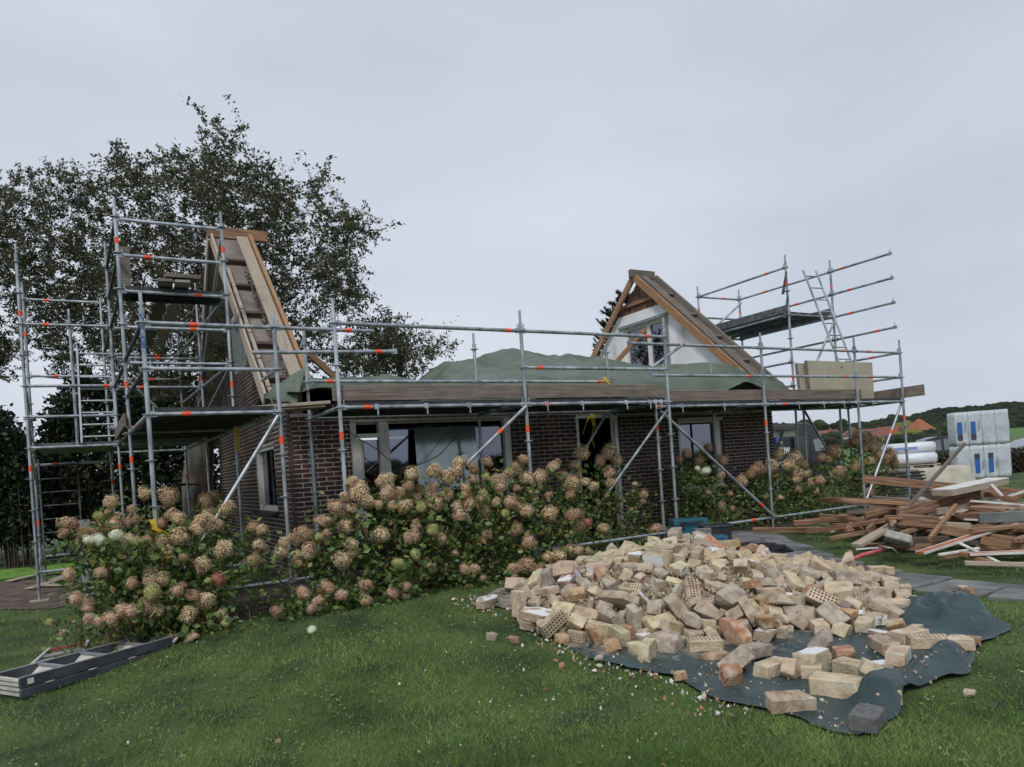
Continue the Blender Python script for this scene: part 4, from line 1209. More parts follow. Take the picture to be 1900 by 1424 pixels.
# hedge mass below, left
def bushmass(name, label, poly, d0, d1, n, leaf, seed, mats, cat='hedge', thr=-.3, group=None, size=.13, trunks=()):
    t = empty(name, (0, 0, 0)); nr = np.random.default_rng(seed); rng = random.Random(seed)
    pts = crown_from_outline(seed, poly, d0, d1, n, thr=thr)
    c = sum(pts, Vector()) / len(pts); c.z = zg(c.x, c.y); t.location = c; tag(t, label, cat, group)
    C = []; D = []
    for p in pts:
        for k in range(leaf):
            C.append(p - c + Vector((rng.gauss(0, .16), rng.gauss(0, .16), rng.gauss(0, .14)))); D.append(Vector((rng.gauss(0, .7), rng.gauss(0, .7), rng.gauss(.1, .7))).normalized())
    C = np.array(C); D = np.array(D); Lg = nr.uniform(.6, 1.3, len(C)) * size
    o = soup('foliage', leaf_quads(C, D, Lg, Lg * .33, nr), 4, mats, parent=t, mi=np.repeat((nr.random(len(C)) < .2).astype(np.int32), 2)); o['kind'] = 'stuff'
    q = MB()
    for k in range(40):
        p = rng.choice(pts); q.path([Vector((p.x - c.x, p.y - c.y, -.1)), (p - c) * .98], .02, 4, r2=.008)
    q.build('stems', M['twig'], t)['kind'] = 'stuff'
    return t
bushmass('hedge', 'dark dense shrub row closing the garden behind the stair tower', [(-60, 760), (0, 765), (30, 800), (70, 840), (100, 760), (150, 690), (230, 720), (330, 700), (400, 740), (405, 985), (200, 1000), (-60, 1008)], 19.5, 22.5, 2600, 12, 21, [M['hedgeleaf'], M['treeleaf2']], size=.17)
bushmass('conifer_bush', 'dark pointed evergreen at the garden corner far beyond the lawn strip', [(-80, 900), (-40, 800), (0, 766), (22, 790), (45, 850), (60, 1005), (-80, 1010)], 17.5, 19, 700, 16, 22, [M['hedgeleaf'], M['hedgeleaf']], 'bush', size=.14)
# monkey puzzle behind the right gable: stiff forking arms
mp = far(1205, 850, 22.0); mp.z = .1
mt = empty('monkey_puzzle_tree', mp); tag(mt, 'spiky dark monkey puzzle tree poking out behind the right gable', 'tree')
q = MB(); q.tube((0, 0, 0), far(1192, 560, 22) - mp, .14, 10, .05); q.build('trunk', M['bark'], mt)
q = MB(); rng = random.Random(6)
def spiky(a, d, L, r, lev):
    b = a + d * L
    k = max(4, int(L / .05))
    q.path([a, a.lerp(b, .5) + Vector((0, 0, -.03 * L)), b], r, 6, r2=r * .8)
    for i in range(k):      # scale-like needles
        p = a.lerp(b, i / k)
        for j in range(4):
            t = Vector((rng.gauss(0, 1), rng.gauss(0, 1), rng.gauss(0, 1))).normalized() * .8 + d
            t.normalize(); s = t.cross(Vector((.3, .2, 1))).normalized() * .018
            q.add([p - s, p + s, p + t * .12], [(0, 1, 2)])
    if lev:
        for i in range(4 + 2 * (lev > 1)):
            s = rng.uniform(.45, 1)
            dd = (d + Vector((rng.uniform(-.8, .8), rng.uniform(-.8, .8), rng.uniform(-.1, .75)))).normalized()
            spiky(a.lerp(b, s), dd, L * rng.uniform(.4, .6), r * .85, lev - 1)
for yy, xs_ in ((570, (1150, 1230)), (605, (1140, 1236)), (640, (1128, 1225)), (680, (1118, 1215)), (552, (1165, 1205)), (640, (1165, 1200)), (590, (1138, 1190)), (655, (1118, 1160)), (620, (1130, 1150)), (600, (1180, 1195)), (585, (1165, 1215)), (660, (1150, 1240)), (625, (1190, 1230))):
    for xx in xs_:
        a = far(1195, yy + 35, 22) - mp
        tgt = far(xx - (2 if xx < 1180 else 0), yy, rng.uniform(20.8, 23.2)) - mp
        spiky(a, (tgt - a).normalized(), (tgt - a).length * .84, .04, 2)
q.build('branches', M['needle'], mt)['kind'] = 'stuff'

# ------------------------------------------------------------------ hydrangeas
def floret_mesh(seed, dome=1.0, n=430, top=1.0):
    """flower head: many four-petalled florets over a blunt cone, radius about 1"""
    rng = random.Random(seed); V = []
    pet = []
    for i in range(n):
        z = 1 - 1.75 * (i + .5) / n; a = i * 2.39996 + rng.uniform(-.2, .2)
        r = math.sqrt(max(0, 1 - z * z)) 
        p = Vector((r * math.cos(a), r * math.sin(a), z * dome + (.18 if z > .6 else 0) * top))
        p *= 1 + rng.uniform(-.1, .07) + .36 * noise.noise(p * 1.3 + Vector((seed, 0, 0))) + .16 * noise.noise(p * 3.1 + Vector((0, seed, 0)))
        nrm = p.normalized()
        t = nrm.orthogonal().normalized(); t.rotate(Quaternion(nrm, rng.uniform(0, 3))); b = nrm.cross(t)
        s = rng.uniform(.075, .115)
        tilt = Vector((rng.gauss(0, .25), rng.gauss(0, .25), rng.gauss(0, .25)))
        for k in range(4):
            c, d = math.cos(k * math.pi / 2), math.sin(k * math.pi / 2)
            e = (t * c + b * d + nrm * rng.uniform(-.25, .35) + tilt).normalized(); f = nrm.cross(e)
            tip = p + e * s
            V += [p, p + e * s * .55 + f * s * .45, tip + nrm * s * .05, p + e * s * .55 - f * s * .45]
    # closed body of inner florets, so that no gaps show
    R = 9; S = 14; g = []
    for j in range(R + 1):
        th = math.pi * j / R * .98
        for i in range(S):
            v = Vector((math.sin(th) * math.cos(2 * math.pi * i / S), math.sin(th) * math.sin(2 * math.pi * i / S), math.cos(th) * dome))
            g.append(v * (.80 + .34 * noise.noise(v * 1.3 + Vector((seed, 0, 0))) + .10 * noise.noise(v * 4 + Vector((seed, 0, 0)))))
    for j in range(R):
        for i in range(S): V += [g[j * S + i], g[j * S + (i + 1) % S], g[(j + 1) * S + (i + 1) % S], g[(j + 1) * S + i]]
    return np.array([tuple(v) for v in V])
def headmat(name, cols, hue=.02, rand=.42):
    return add_translucent(mat(name, cols, rough=.8, scale=1.1, detail=3, rand=rand, hue=hue, island=True, pos=(.3, .7)), .22)
HM = {
 't': headmat('tan_flower', [(.46, .32, .18), (.70, .56, .35), (.88, .80, .56)]),
 'p': headmat('pink_flower', [(.50, .28, .20), (.70, .50, .35), (.84, .73, .53)]),
 'r': headmat('red_pink_flower', [(.36, .06, .06), (.50, .14, .12), (.55, .25, .18)]),
 'b': headmat('brown_flower', [(.28, .17, .10), (.50, .35, .22), (.68, .52, .35)]),
 'g': headmat('green_yellow_flower', [(.28, .30, .10), (.46, .45, .18), (.55, .50, .24)]),
 'w': headmat('cream_flower', [(.70, .74, .55), (.84, .86, .70)], rand=.12),
}
def base_mesh(name, V, k, m):
    V = np.asarray(V, dtype=np.float32); n = len(V) // k
    me = bpy.data.meshes.new(name); me.vertices.add(n * k); me.vertices.foreach_set('co', V.ravel())
    me.loops.add(n * k); me.loops.foreach_set('vertex_index', np.arange(n * k, dtype=np.int32))
    me.polygons.add(n); me.polygons.foreach_set('loop_start', np.arange(0, n * k, k, dtype=np.int32))
    me.materials.append(m); me.update(calc_edges=True); return me
core_m = mat('floret_gap_shade', [(.22, .13, .075), (.36, .23, .13)], rough=.95, scale=3)  # shade between the florets, painted as a darker core colour
head_me = {}
for c in HM:
    head_me[c] = [base_mesh('flower_head', floret_mesh(10 * i + ord(c), dome=dm), 4, HM[c]) for i, dm in enumerate((.75, .95, 1.15, 1.35, 1.05))]
    for me_ in head_me[c]:
        if c not in 'wg': me_.materials.append(core_m)
        if c not in 'wg': me_.polygons.foreach_set('material_index', [0] * (len(me_.polygons) - 126) + [1] * 126)
heads_raw = ("206,932,27,t 131,974,29,b 118,991,23,b 202,951,17,b 185,959,15,g 215,972,32,p 236,970,19,p 249,965,19,b 314,923,34,t 244,946,15,b 270,917,21,t "
 "320,957,27,b 331,963,25,t 301,972,19,b 369,970,25,t 390,974,27,t 383,932,23,b 396,921,23,b 388,953,23,b 175,986,32,b 156,988,19,b 165,1003,19,w "
 "185,1003,21,w 216,994,20,w 238,1007,27,t 256,1005,16,g 272,1003,19,b 303,1005,23,b 333,997,32,t 310,1021,25,t 341,1035,17,b 375,1050,32,t "
 "282,1064,19,p 280,1077,29,p 301,1077,23,t 282,1100,34,g 329,1098,25,p 339,1086,15,b 358,1106,23,b 381,1117,29,t 349,1142,29,t 268,1117,17,b "
 "270,1130,23,p 292,1134,27,t 230,1134,25,p 244,1136,21,p 205,1149,25,p 183,1155,19,p 166,1150,19,p 163,1128,19,p 164,1115,17,b 141,1111,25,p "
 "128,1069,23,p 187,1062,21,p 244,1083,21,p 147,1007,19,b 421,943,27,t 381,968,32,t 402,975,27,t 366,983,25,t 414,1021,36,t 486,983,19,t 482,1015,27,t "
 "470,979,19,b 405,1076,25,r 380,1118,32,t 411,1141,19,p 419,1156,15,g 470,1042,23,b 527,1008,23,t 523,1025,27,t 566,992,32,b 552,1000,25,b "
 "573,1023,29,p 551,1032,19,t 556,1044,17,t 596,968,23,p 606,968,21,t 592,997,14,g 606,992,17,b 640,924,19,p 655,897,23,t 668,903,23,t 665,918,34,t "
 "680,931,23,t 623,941,25,p 634,954,27,t 653,945,21,p 642,977,23,t 705,994,32,t 722,888,23,t 705,895,17,p 718,918,25,p 737,920,27,t 701,937,21,t "
 "727,939,19,t 750,941,23,t 750,922,21,b 651,1011,29,t 655,1025,19,t 634,1040,29,t 562,1100,25,p 609,1091,23,p 592,1116,21,p 579,1129,19,p 634,1105,19,p "
 "676,1105,21,t 680,1086,21,b 678,1116,19,t 729,1101,21,p 754,1089,17,p 739,1046,19,g 758,1000,19,p 514,1135,19,b 715,892,29,t 765,881,27,t 757,904,25,b "
 "805,876,25,t 852,862,27,t 831,885,32,t 847,877,21,t 879,871,21,b 904,858,23,b 877,890,21,p 902,885,15,g 921,892,23,t 927,902,25,t 942,881,23,t "
 "957,866,19,b 972,854,15,b 963,877,17,p 978,890,27,t 1001,885,23,t 1026,866,21,t 1045,887,17,b 1060,900,29,t 719,917,27,p 736,923,27,t 748,940,23,t "
 "770,925,23,t 782,942,19,g 778,908,17,b 801,908,27,b 805,934,32,t 828,919,27,p 862,906,21,p 864,917,19,t 898,917,15,g 850,942,25,t 871,936,23,p "
 "854,959,27,p 892,934,27,t 898,951,25,t 921,932,19,t 946,932,25,t 961,942,23,p 976,949,25,t 959,906,13,p 986,913,13,p 1003,904,11,p 1016,919,13,p "
 "993,927,11,b 936,953,17,g 1018,955,29,t 1058,919,19,b 1062,957,23,b 711,995,25,t 765,997,29,p 772,978,21,t 803,984,21,g 818,1001,25,t 957,983,23,b "
 "980,993,13,p 980,1007,25,p 1016,1035,23,t 1035,1033,27,t 1058,1024,21,t 1073,1022,17,t 1090,1024,13,t 1045,1054,21,p 1001,1058,19,b 974,1048,23,p "
 "982,1058,23,p 953,1056,25,t 881,1056,19,p 862,1056,19,p 845,1027,13,p 801,1056,19,b 739,1048,19,g 770,1029,19,g 904,993,17,b 951,1073,15,p "
 "896,1074,11,p 1079,842,29,t 1130,840,32,t 1113,855,19,t 1144,855,19,t 1066,863,19,p 1131,878,27,p 1132,897,19,t 1059,899,29,t 1085,895,21,t "
 "1102,903,21,t 1046,886,17,b 1026,867,21,t 1024,952,19,t 1073,977,25,t 1090,971,19,r 1119,981,21,t 1178,899,11,t 1194,918,17,b 1193,931,11,b "
 "1216,983,21,p 1214,996,17,b 1275,842,19,t 1259,853,17,b 1296,857,19,b 1314,831,17,t 1304,838,13,b 1294,870,11,w 1310,875,17,w 1338,883,13,t "
 "1340,854,21,t 1376,893,27,t 1315,914,11,t 1340,943,15,t 1355,917,11,b 1359,944,11,b 1403,872,23,b 1393,880,19,b 1062,956,19,b 1445,843,18,t "
 "1474,851,24,t 1461,864,21,t 1411,872,24,b 1432,867,24,t 1476,883,24,p 1497,880,16,t 1476,891,16,t 1505,896,16,p 1521,893,21,p 1511,912,16,t "
 "1482,909,13,b 1449,925,13,t 1421,922,9,t 1524,851,16,b 1534,854,16,b 1555,877,18,p 1547,838,24,b 1587,867,18,t 1595,812,26,t 1584,822,21,b "
 "1621,830,24,t 1600,835,18,b 1611,856,21,t 1629,849,18,b 1642,854,24,b 1653,843,21,b 1658,859,21,b 1624,820,21,t 1613,914,16,b 1616,935,13,p "
 "1534,927,11,p 1490,864,18,b ")
# bush: (name-part, label, root (x,y), v at bottom, v at top, y bottom, y top)
BUSHES = {
 'a': ('hydrangea in full faded bloom before the left scaffold corner, three cream heads', (-2.05, .15), -.55, .14, 1180, 940),
 'k': ('shaded hydrangea clump behind the left scaffold poles near the tree trunk', (-1.7, 1.5), 1.2, 1.8, 980, 900),
 'b': ('widest hydrangea bush below the big window, tan and pink heads', (.9, .1), -.66, -.14, 1140, 870),
 'c': ('tall upright hydrangea growing at the doorway with a red head', (4.0, .45), .10, .75, 1060, 830),
 'd': ('hydrangea with white heads between doorway and right window', (6.35, 1.15), .85, 1.2, 960, 820),
 'e': ('dense brown-headed hydrangea at the far right house corner', (9.0, 1.05), .85, 1.15, 960, 800),
}
def bush_of(x, y):
    if x < 508:
        return 'k' if (x > 320 and y < 955 and x < 420) or (y < 935 and x > 230) else 'a'
    if x < 1035: return 'b'
    if x < 1100 and y > 930: return 'b'
    if x < 1225: return 'c'
    if x < 1385: return 'd'
    return 'e'
members = {k: [] for k in BUSHES}
rng = random.Random(77)
for s_ in heads_raw.split():
    x, y, w, c = s_.split(',')
    x, y, w = float(x), float(y), float(w)
    b = bush_of(x, y); lab, root, vb, vt, yb, yt = BUSHES[b]
    t = min(1, max(0, (yb - y) / (yb - yt)))
    v = vb + (vt - vb) * t
    p = at(x, y, 1, v + rng.uniform(-.08, .08) - (.22 if c in 'wg' else 0))
    d = (p - CAMP).dot(fwd)
    members[b].append((p, .5 * w * d / 1327.0, c))
nr = np.random.default_rng(5)
for b, (lab, root, vb, vt, yb, yt) in BUSHES.items():
    hs = members[b]
    base = Vector((root[0], root[1], zg(*root)))
    t = empty('hydrangea_bush', base); tag(t, lab, 'hydrangea', 'hydrangea bushes along the house')
    C = []; D = []; st = MB(); LS = []
    for (p, r, c) in hs:
        q_ = rng.choice(head_me[c])
        lean = Vector((p.x - base.x, p.y - base.y - .4, 1.3 + (p.z > .9) * .6)).normalized()
        z2 = Vector((lean.x * .8 + rng.gauss(0, .5), lean.y * .8 + rng.gauss(-.1, .45), max(.05, lean.z - .15))).normalized()
        rot = z2.to_track_quat('Z', 'Y') @ Quaternion((0, 0, 1), rng.uniform(0, 6.28))
        sc = r * 1.08
        place('flower_head', q_, p - base, rot, (sc * rng.uniform(.8, 1.15), sc * rng.uniform(.8, 1.15), sc * rng.uniform(.8, 1.1)), parent=t)
        # stem down to the root
        ro = Vector((p.x - base.x, p.y - base.y, 0)) * rng.uniform(.25, .6)
        low = Vector((ro.x, ro.y + .1, 0)); neck = p - base - z2 * sc * .8
        mid = (low + neck) * .5 + Vector((rng.gauss(0, .06), rng.gauss(0, .06), .12))
        if neck.z < .1: low = neck + Vector((rng.uniform(-.3, .3), .4, -.0)); low.z = max(.03, low.z); mid = (low + neck) * .5 + Vector((0, 0, .1))
        st.path([low, mid, neck], .0075, 4, r2=.004)
        L = (neck - low).length
        for k in range(int(14 + 26 * L) if (p.x > -2.35 or p.z > .8) else 7):
            s = rng.random() ** .6
            q0 = low.lerp(mid, min(1, s * 2)) if s < .5 else mid.lerp(neck, s * 2 - 1)
            q0 = q0 + Vector((rng.gauss(0, .085), rng.gauss(0, .085), rng.gauss(0, .06)))
            q0.z = max(.02, q0.z)
            C.append(q0); D.append(Vector((rng.gauss(0, .8), rng.gauss(-.25, .8), rng.gauss(-.15, .5))).normalized()); LS.append(rng.uniform(.05, .115))
    # fill between the stems
    if hs:
        for k in range({'a': 2000, 'k': 500, 'b': 3800, 'c': 1300, 'd': 1700, 'e': 3000}[b]):
            p, r, c = rng.choice(hs)
            if p.x < -2.3 and p.z < .8 and rng.random() < .8: continue
            q0 = p - base + Vector((rng.gauss(0, .14 if p.x < -2.2 else .2), rng.uniform(-.08, .45), 0))
            q0.z = (p.z - base.z - r) * rng.random() ** .8
            q0.z = max(.02, q0.z)
            C.append(q0); D.append(Vector((rng.gauss(0, .8), rng.gauss(-.2, .8), rng.gauss(-.1, .5))).normalized()); LS.append(rng.uniform(.035, .10))
        for k in range(70):     # bare thin twigs
            p, r, c = rng.choice(hs); a = Vector((p.x - base.x + rng.gauss(0, .2), p.y - base.y + rng.uniform(0, .3), 0))
            e = a + Vector((rng.gauss(0, .15), rng.gauss(-.1, .15), rng.uniform(.2, .75))); e.z = min(e.z, max(.2, p.z - base.z))
            st.path([a, (a + e) / 2 + Vector((rng.gauss(0, .04), rng.gauss(0, .04), 0)), e], .005, 3, r2=.003)
    C = np.array(C); D = np.array(D); Lg = np.array(LS)
    V = leaf_quads(C, D, Lg, Lg * nr.uniform(.28, .4, len(C)), nr)
    o = soup('foliage', V, 4, [M['hydleaf'], M['hydleafold']], parent=t, mi=np.repeat((nr.random(len(C)) < .13).astype(np.int32), 2)); o['kind'] = 'stuff'
    st.build('stems', M['stem'], t)['kind'] = 'stuff'
# single heads fallen on the grass
for (x, y, w, c, lab) in ((116, 1149, 21, 't', 'faded brown flower head lying on the lawn left of the bush'), (91, 1130, 18, 'g', 'greenish fallen flower head on the lawn nearest the tower foot'),
                         (82, 1174, 15, 'g', 'pale green flower remnant on the lawn above the ladders'), (357, 1173, 26, 't', 'tan flower head lying at the grass edge of the left bush'),
                         (578, 1164, 18, 'w', 'cream flower cluster fallen on the grass below the bushes')):
    p = at(x, y, 2, zg(-1, -.5) + .03); d = (p - CAMP).dot(fwd); r = .5 * w * d / 1327
    p.z = zg(p.x, p.y) + r * .55
    o = place('fallen_flower', head_me[c][0], p, (rng.uniform(-1, 1), rng.uniform(-1, 1), 0), (r, r, r * .7)); tag(o, lab, 'flower', 'fallen flower heads')

# ------------------------------------------------------------------ tarpaulin on the lawn and the rubble heap on it
tarp_pts = [(.98, -1.12), (1.5, -.8), (2.3, -.75), (3.4, -.8), (4.5, -1.3), (4.9, -2.2), (4.8, -3.2), (4.68, -3.75), (4.55, -4.1), (4.35, -4.75), (3.95, -5.22), (3.3, -5.30), (2.5, -5.62), (1.95, -5.60), (1.5, -5.78), (1.0, -5.82), (.96, -5.45), (.86, -4.95), (1.0, -4.3), (.82, -3.6), (.86, -3.0), (1.2, -2.2), (1.0, -1.6)]
def seg_dist(x, y):
    best = 9
    for a, b in zip(tarp_pts, tarp_pts[1:] + tarp_pts[:1]):
        dx, dy = b[0] - a[0], b[1] - a[1]; t = max(0, min(1, ((x - a[0]) * dx + (y - a[1]) * dy) / (dx * dx + dy * dy)))
        best = min(best, math.hypot(x - a[0] - dx * t, y - a[1] - dy * t))
    return best
def fold_h(x, y):
    """the loose folds on the right and near edges"""
    e = seg_dist(x, y)
    h = 0.0
    w = max(0, 1 - math.hypot((x - 4.05) / .72, (y + 4.65) / .72))          # crumpled far-right corner
    r = 1 - abs(noise.noise(Vector((x * 2.6 + y * 1.6, y * 3.4 - x, 4)))) * 3.0
    h += sstep(0, .75, w) * (.09 + .11 * max(-.6, r) + .02 * noise.noise(Vector((x * 9, y * 9, 1))))
    w = max(0, 1 - math.hypot((x - 2.75) / .95, (y + 5.42 - .12 * (x - 2.75)) / .26)); h += min(1, w * 1.6) * (.13 + .05 * noise.noise(Vector((x * 4, y * 4, 1))))
    w = max(0, 1 - math.hypot((x - 1.68) / .30, (y + 5.58) / .26)); h += min(1, w * 1.8) * .16
    w = max(0, 1 - math.hypot((x - .98) / .22, (y + 3.95) / .62)); h += w * .03
    return h * (.12 + .88 * sstep(0, .13, e))
def tarp_gz(x, y):
    return zg(x, y) + gnoise(x, y) + .014 + fold_h(x, y) + .012 * (1 - 2 * abs(noise.noise(Vector((x * 2.6, y * 2.6, 7)))))
bm = bmesh.new()
nx, ny = 124, 142
vmap = {}
for j in range(ny):
    for i in range(nx):
        x = .7 + i * .038; y = -5.95 + j * .038
        jx = .05 * noise.noise(Vector((x * 2, y * 2, 0))); jy = .05 * noise.noise(Vector((x * 2, y * 2, 5)))
        if inpoly(x + jx, y + jy, tarp_pts): vmap[i, j] = bm.verts.new((x, y, tarp_gz(x, y)))
for (i, j) in list(vmap):
    if (i + 1, j) in vmap and (i, j + 1) in vmap and (i + 1, j + 1) in vmap:
        bm.faces.new((vmap[i, j], vmap[i + 1, j], vmap[i + 1, j + 1], vmap[i, j + 1]))
bmesh.ops.delete(bm, geom=[v for v in bm.verts if not v.link_faces], context='VERTS')
for _ in range(2):
    bd = [v for v in bm.verts if v.is_boundary]
    mv = {}
    for v in bd:
        nb = [e.other_vert(v) for e in v.link_edges if e.is_boundary]
        if len(nb) == 2: mv[v] = (nb[0].co + nb[1].co + v.co) / 3
    for v, c in mv.items(): v.co = c
for f in bm.faces: f.smooth = True
me = bpy.data.meshes.new('ground_tarpaulin'); bm.to_mesh(me); bm.free()
# dusted with brick dust round the heap
gt = M['groundtarp']; nt = gt.node_tree; N, L = nt.nodes, nt.links
p = N['Principled BSDF']; src = p.inputs['Base Color'].links[0].from_socket
tc = [n for n in N if n.type == 'TEX_COORD'][0]
sep = N.new('ShaderNodeVectorMath'); sep.operation = 'DISTANCE'; sep.inputs[1].default_value = (2.3, -2.3, .1)
L.new(tc.outputs['Object'], sep.inputs[0])
mr = N.new('ShaderNodeMapRange'); mr.inputs['From Min'].default_value = 1.2; mr.inputs['From Max'].default_value = 3.2; mr.inputs['To Min'].default_value = .62; mr.inputs['To Max'].default_value = .1
L.new(sep.outputs['Value'], mr.inputs['Value'])
nz = N.new('ShaderNodeTexNoise'); nz.inputs['Scale'].default_value = 5; nz.inputs['Detail'].default_value = 9; nz.inputs['Roughness'].default_value = .75
L.new(tc.outputs['Object'], nz.inputs['Vector'])
lt = N.new('ShaderNodeMath'); lt.operation = 'SUBTRACT'; L.new(mr.outputs[0], lt.inputs[0]); L.new(nz.outputs['Fac'], lt.inputs[1])
ml = N.new('ShaderNodeMath'); ml.operation = 'MULTIPLY_ADD'; ml.use_clamp = True; ml.inputs[1].default_value = 6; ml.inputs[2].default_value = .35
L.new(lt.outputs[0], ml.inputs[0])
mx = N.new('ShaderNodeMixRGB'); mx.inputs[2].default_value = (.34, .30, .25, 1)
L.new(ml.outputs[0], mx.inputs[0]); L.new(src, mx.inputs[1]); L.new(mx.outputs[0], p.inputs['Base Color'])
me.materials.append(gt)
tag(place('ground_tarpaulin', me), 'dark blue-green tarpaulin spread on the lawn beneath the brick heap', 'tarpaulin')

def brickmat(name, cols, plaster=0.0, holes=False, rand=.2):
    ma = mat(name, cols, rough=.92, scale=11, detail=8, rand=rand, hue=.018, bump=.5, bscale=45, pos=(.3, .7))
    nt = ma.node_tree; N, L = nt.nodes, nt.links; p = N['Principled BSDF']
    src = p.inputs['Base Color'].links[0].from_socket
    tc = [n for n in N if n.type == 'TEX_COORD'][0]
    ge = N.new('ShaderNodeNewGeometry')
    # lime and dust clinging in patches
    nz = N.new('ShaderNodeTexNoise'); nz.inputs['Scale'].default_value = 16; nz.inputs['Detail'].default_value = 7
    L.new(tc.outputs['Object'], nz.inputs['Vector'])
    rp = N.new('ShaderNodeMapRange'); rp.inputs['From Min'].default_value = .5; rp.inputs['From Max'].default_value = .62; rp.inputs['To Max'].default_value = .55
    L.new(nz.outputs['Fac'], rp.inputs['Value'])
    m1 = N.new('ShaderNodeMixRGB'); m1.inputs[2].default_value = (.50, .45, .37, 1)
    L.new(rp.outputs[0], m1.inputs[0]); L.new(src, m1.inputs[1]); cur = m1.outputs[0]
    sx = N.new('ShaderNodeSeparateXYZ'); L.new(tc.outputs['Normal'], sx.inputs[0])
    if holes:
        vo = N.new('ShaderNodeTexVoronoi'); vo.inputs['Scale'].default_value = 31; vo.inputs['Randomness'].default_value = 0.0
        mp = N.new('ShaderNodeMapping'); mp.inputs['Scale'].default_value = (1, 1.0, 0.0); L.new(tc.outputs['Object'], mp.inputs['Vector']); L.new(mp.outputs[0], vo.inputs['Vector'])
        lt = N.new('ShaderNodeMath'); lt.operation = 'LESS_THAN'; lt.inputs[1].default_value = .30; L.new(vo.outputs['Distance'], lt.inputs[0])
        ab = N.new('ShaderNodeMath'); ab.operation = 'ABSOLUTE'; L.new(sx.outputs['Z'], ab.inputs[0])
        gz = N.new('ShaderNodeMath'); gz.operation = 'GREATER_THAN'; gz.inputs[1].default_value = .9; L.new(ab.outputs[0], gz.inputs[0])
        ml = N.new('ShaderNodeMath'); ml.operation = 'MULTIPLY'; L.new(lt.outputs[0], ml.inputs[0]); L.new(gz.outputs[0], ml.inputs[1])
        m2 = N.new('ShaderNodeMixRGB'); m2.inputs[2].default_value = (.045, .03, .02, 1); L.new(ml.outputs[0], m2.inputs[0]); L.new(cur, m2.inputs[1]); cur = m2.outputs[0]
    if plaster:
        gy = N.new('ShaderNodeMath'); gy.operation = 'GREATER_THAN'; gy.inputs[1].default_value = .8; L.new(sx.outputs['Y' if plaster < 1 else 'Z'], gy.inputs[0])
        n2 = N.new('ShaderNodeTexNoise'); n2.inputs['Scale'].default_value = 4; n2.inputs['Detail'].default_value = 6; L.new(tc.outputs['Object'], n2.inputs['Vector'])
        g2 = N.new('ShaderNodeMath'); g2.operation = 'GREATER_THAN'; g2.inputs[1].default_value = .42; L.new(n2.outputs['Fac'], g2.inputs[0])
        ml = N.new('ShaderNodeMath'); ml.operation = 'MULTIPLY'; L.new(gy.outputs[0], ml.inputs[0]); L.new(g2.outputs[0], ml.inputs[1])
        m3 = N.new('ShaderNodeMixRGB'); m3.inputs[2].default_value = (.68, .69, .70, 1); L.new(ml.outputs[0], m3.inputs[0]); L.new(cur, m3.inputs[1]); cur = m3.outputs[0]
    L.new(cur, p.inputs['Base Color'])
    return ma
M['rb'] = [brickmat('sandy_brick', [(.29, .22, .135), (.50, .41, .27), (.60, .51, .36)]),
           brickmat('sandy_brick_with_holes', [(.29, .21, .13), (.48, .38, .26), (.56, .47, .34)], holes=True),
           brickmat('orange_brick', [(.24, .12, .055), (.37, .22, .12), (.43, .31, .20)]),
           brickmat('brick_with_plaster', [(.29, .21, .14), (.48, .38, .27), (.55, .46, .33)], plaster=.5),
           brickmat('plaster_topped_brick', [(.27, .19, .12), (.43, .34, .24), (.53, .45, .33)], plaster=1.0),
           brickmat('grey_mortar_brick', [(.20, .165, .125), (.36, .30, .235), (.47, .41, .33)])]
MATN = [0, 0, 5, 4, 3, 2, 0, 0, 5, 4, 4, 3, 5, 1]
pm = {}
def proto_mesh(i, mi):
    if (i, mi) not in pm:
        vs, fs = rubble_proto(PROTO_KINDS[i], i + 1)
        me = bpy.data.meshes.new('brick'); me.from_pydata(vs, [], fs); me.materials.append(M['rb'][mi])
        me.update(); smooth_by_angle(me, 28); pm[i, mi] = me
    return pm[i, mi]
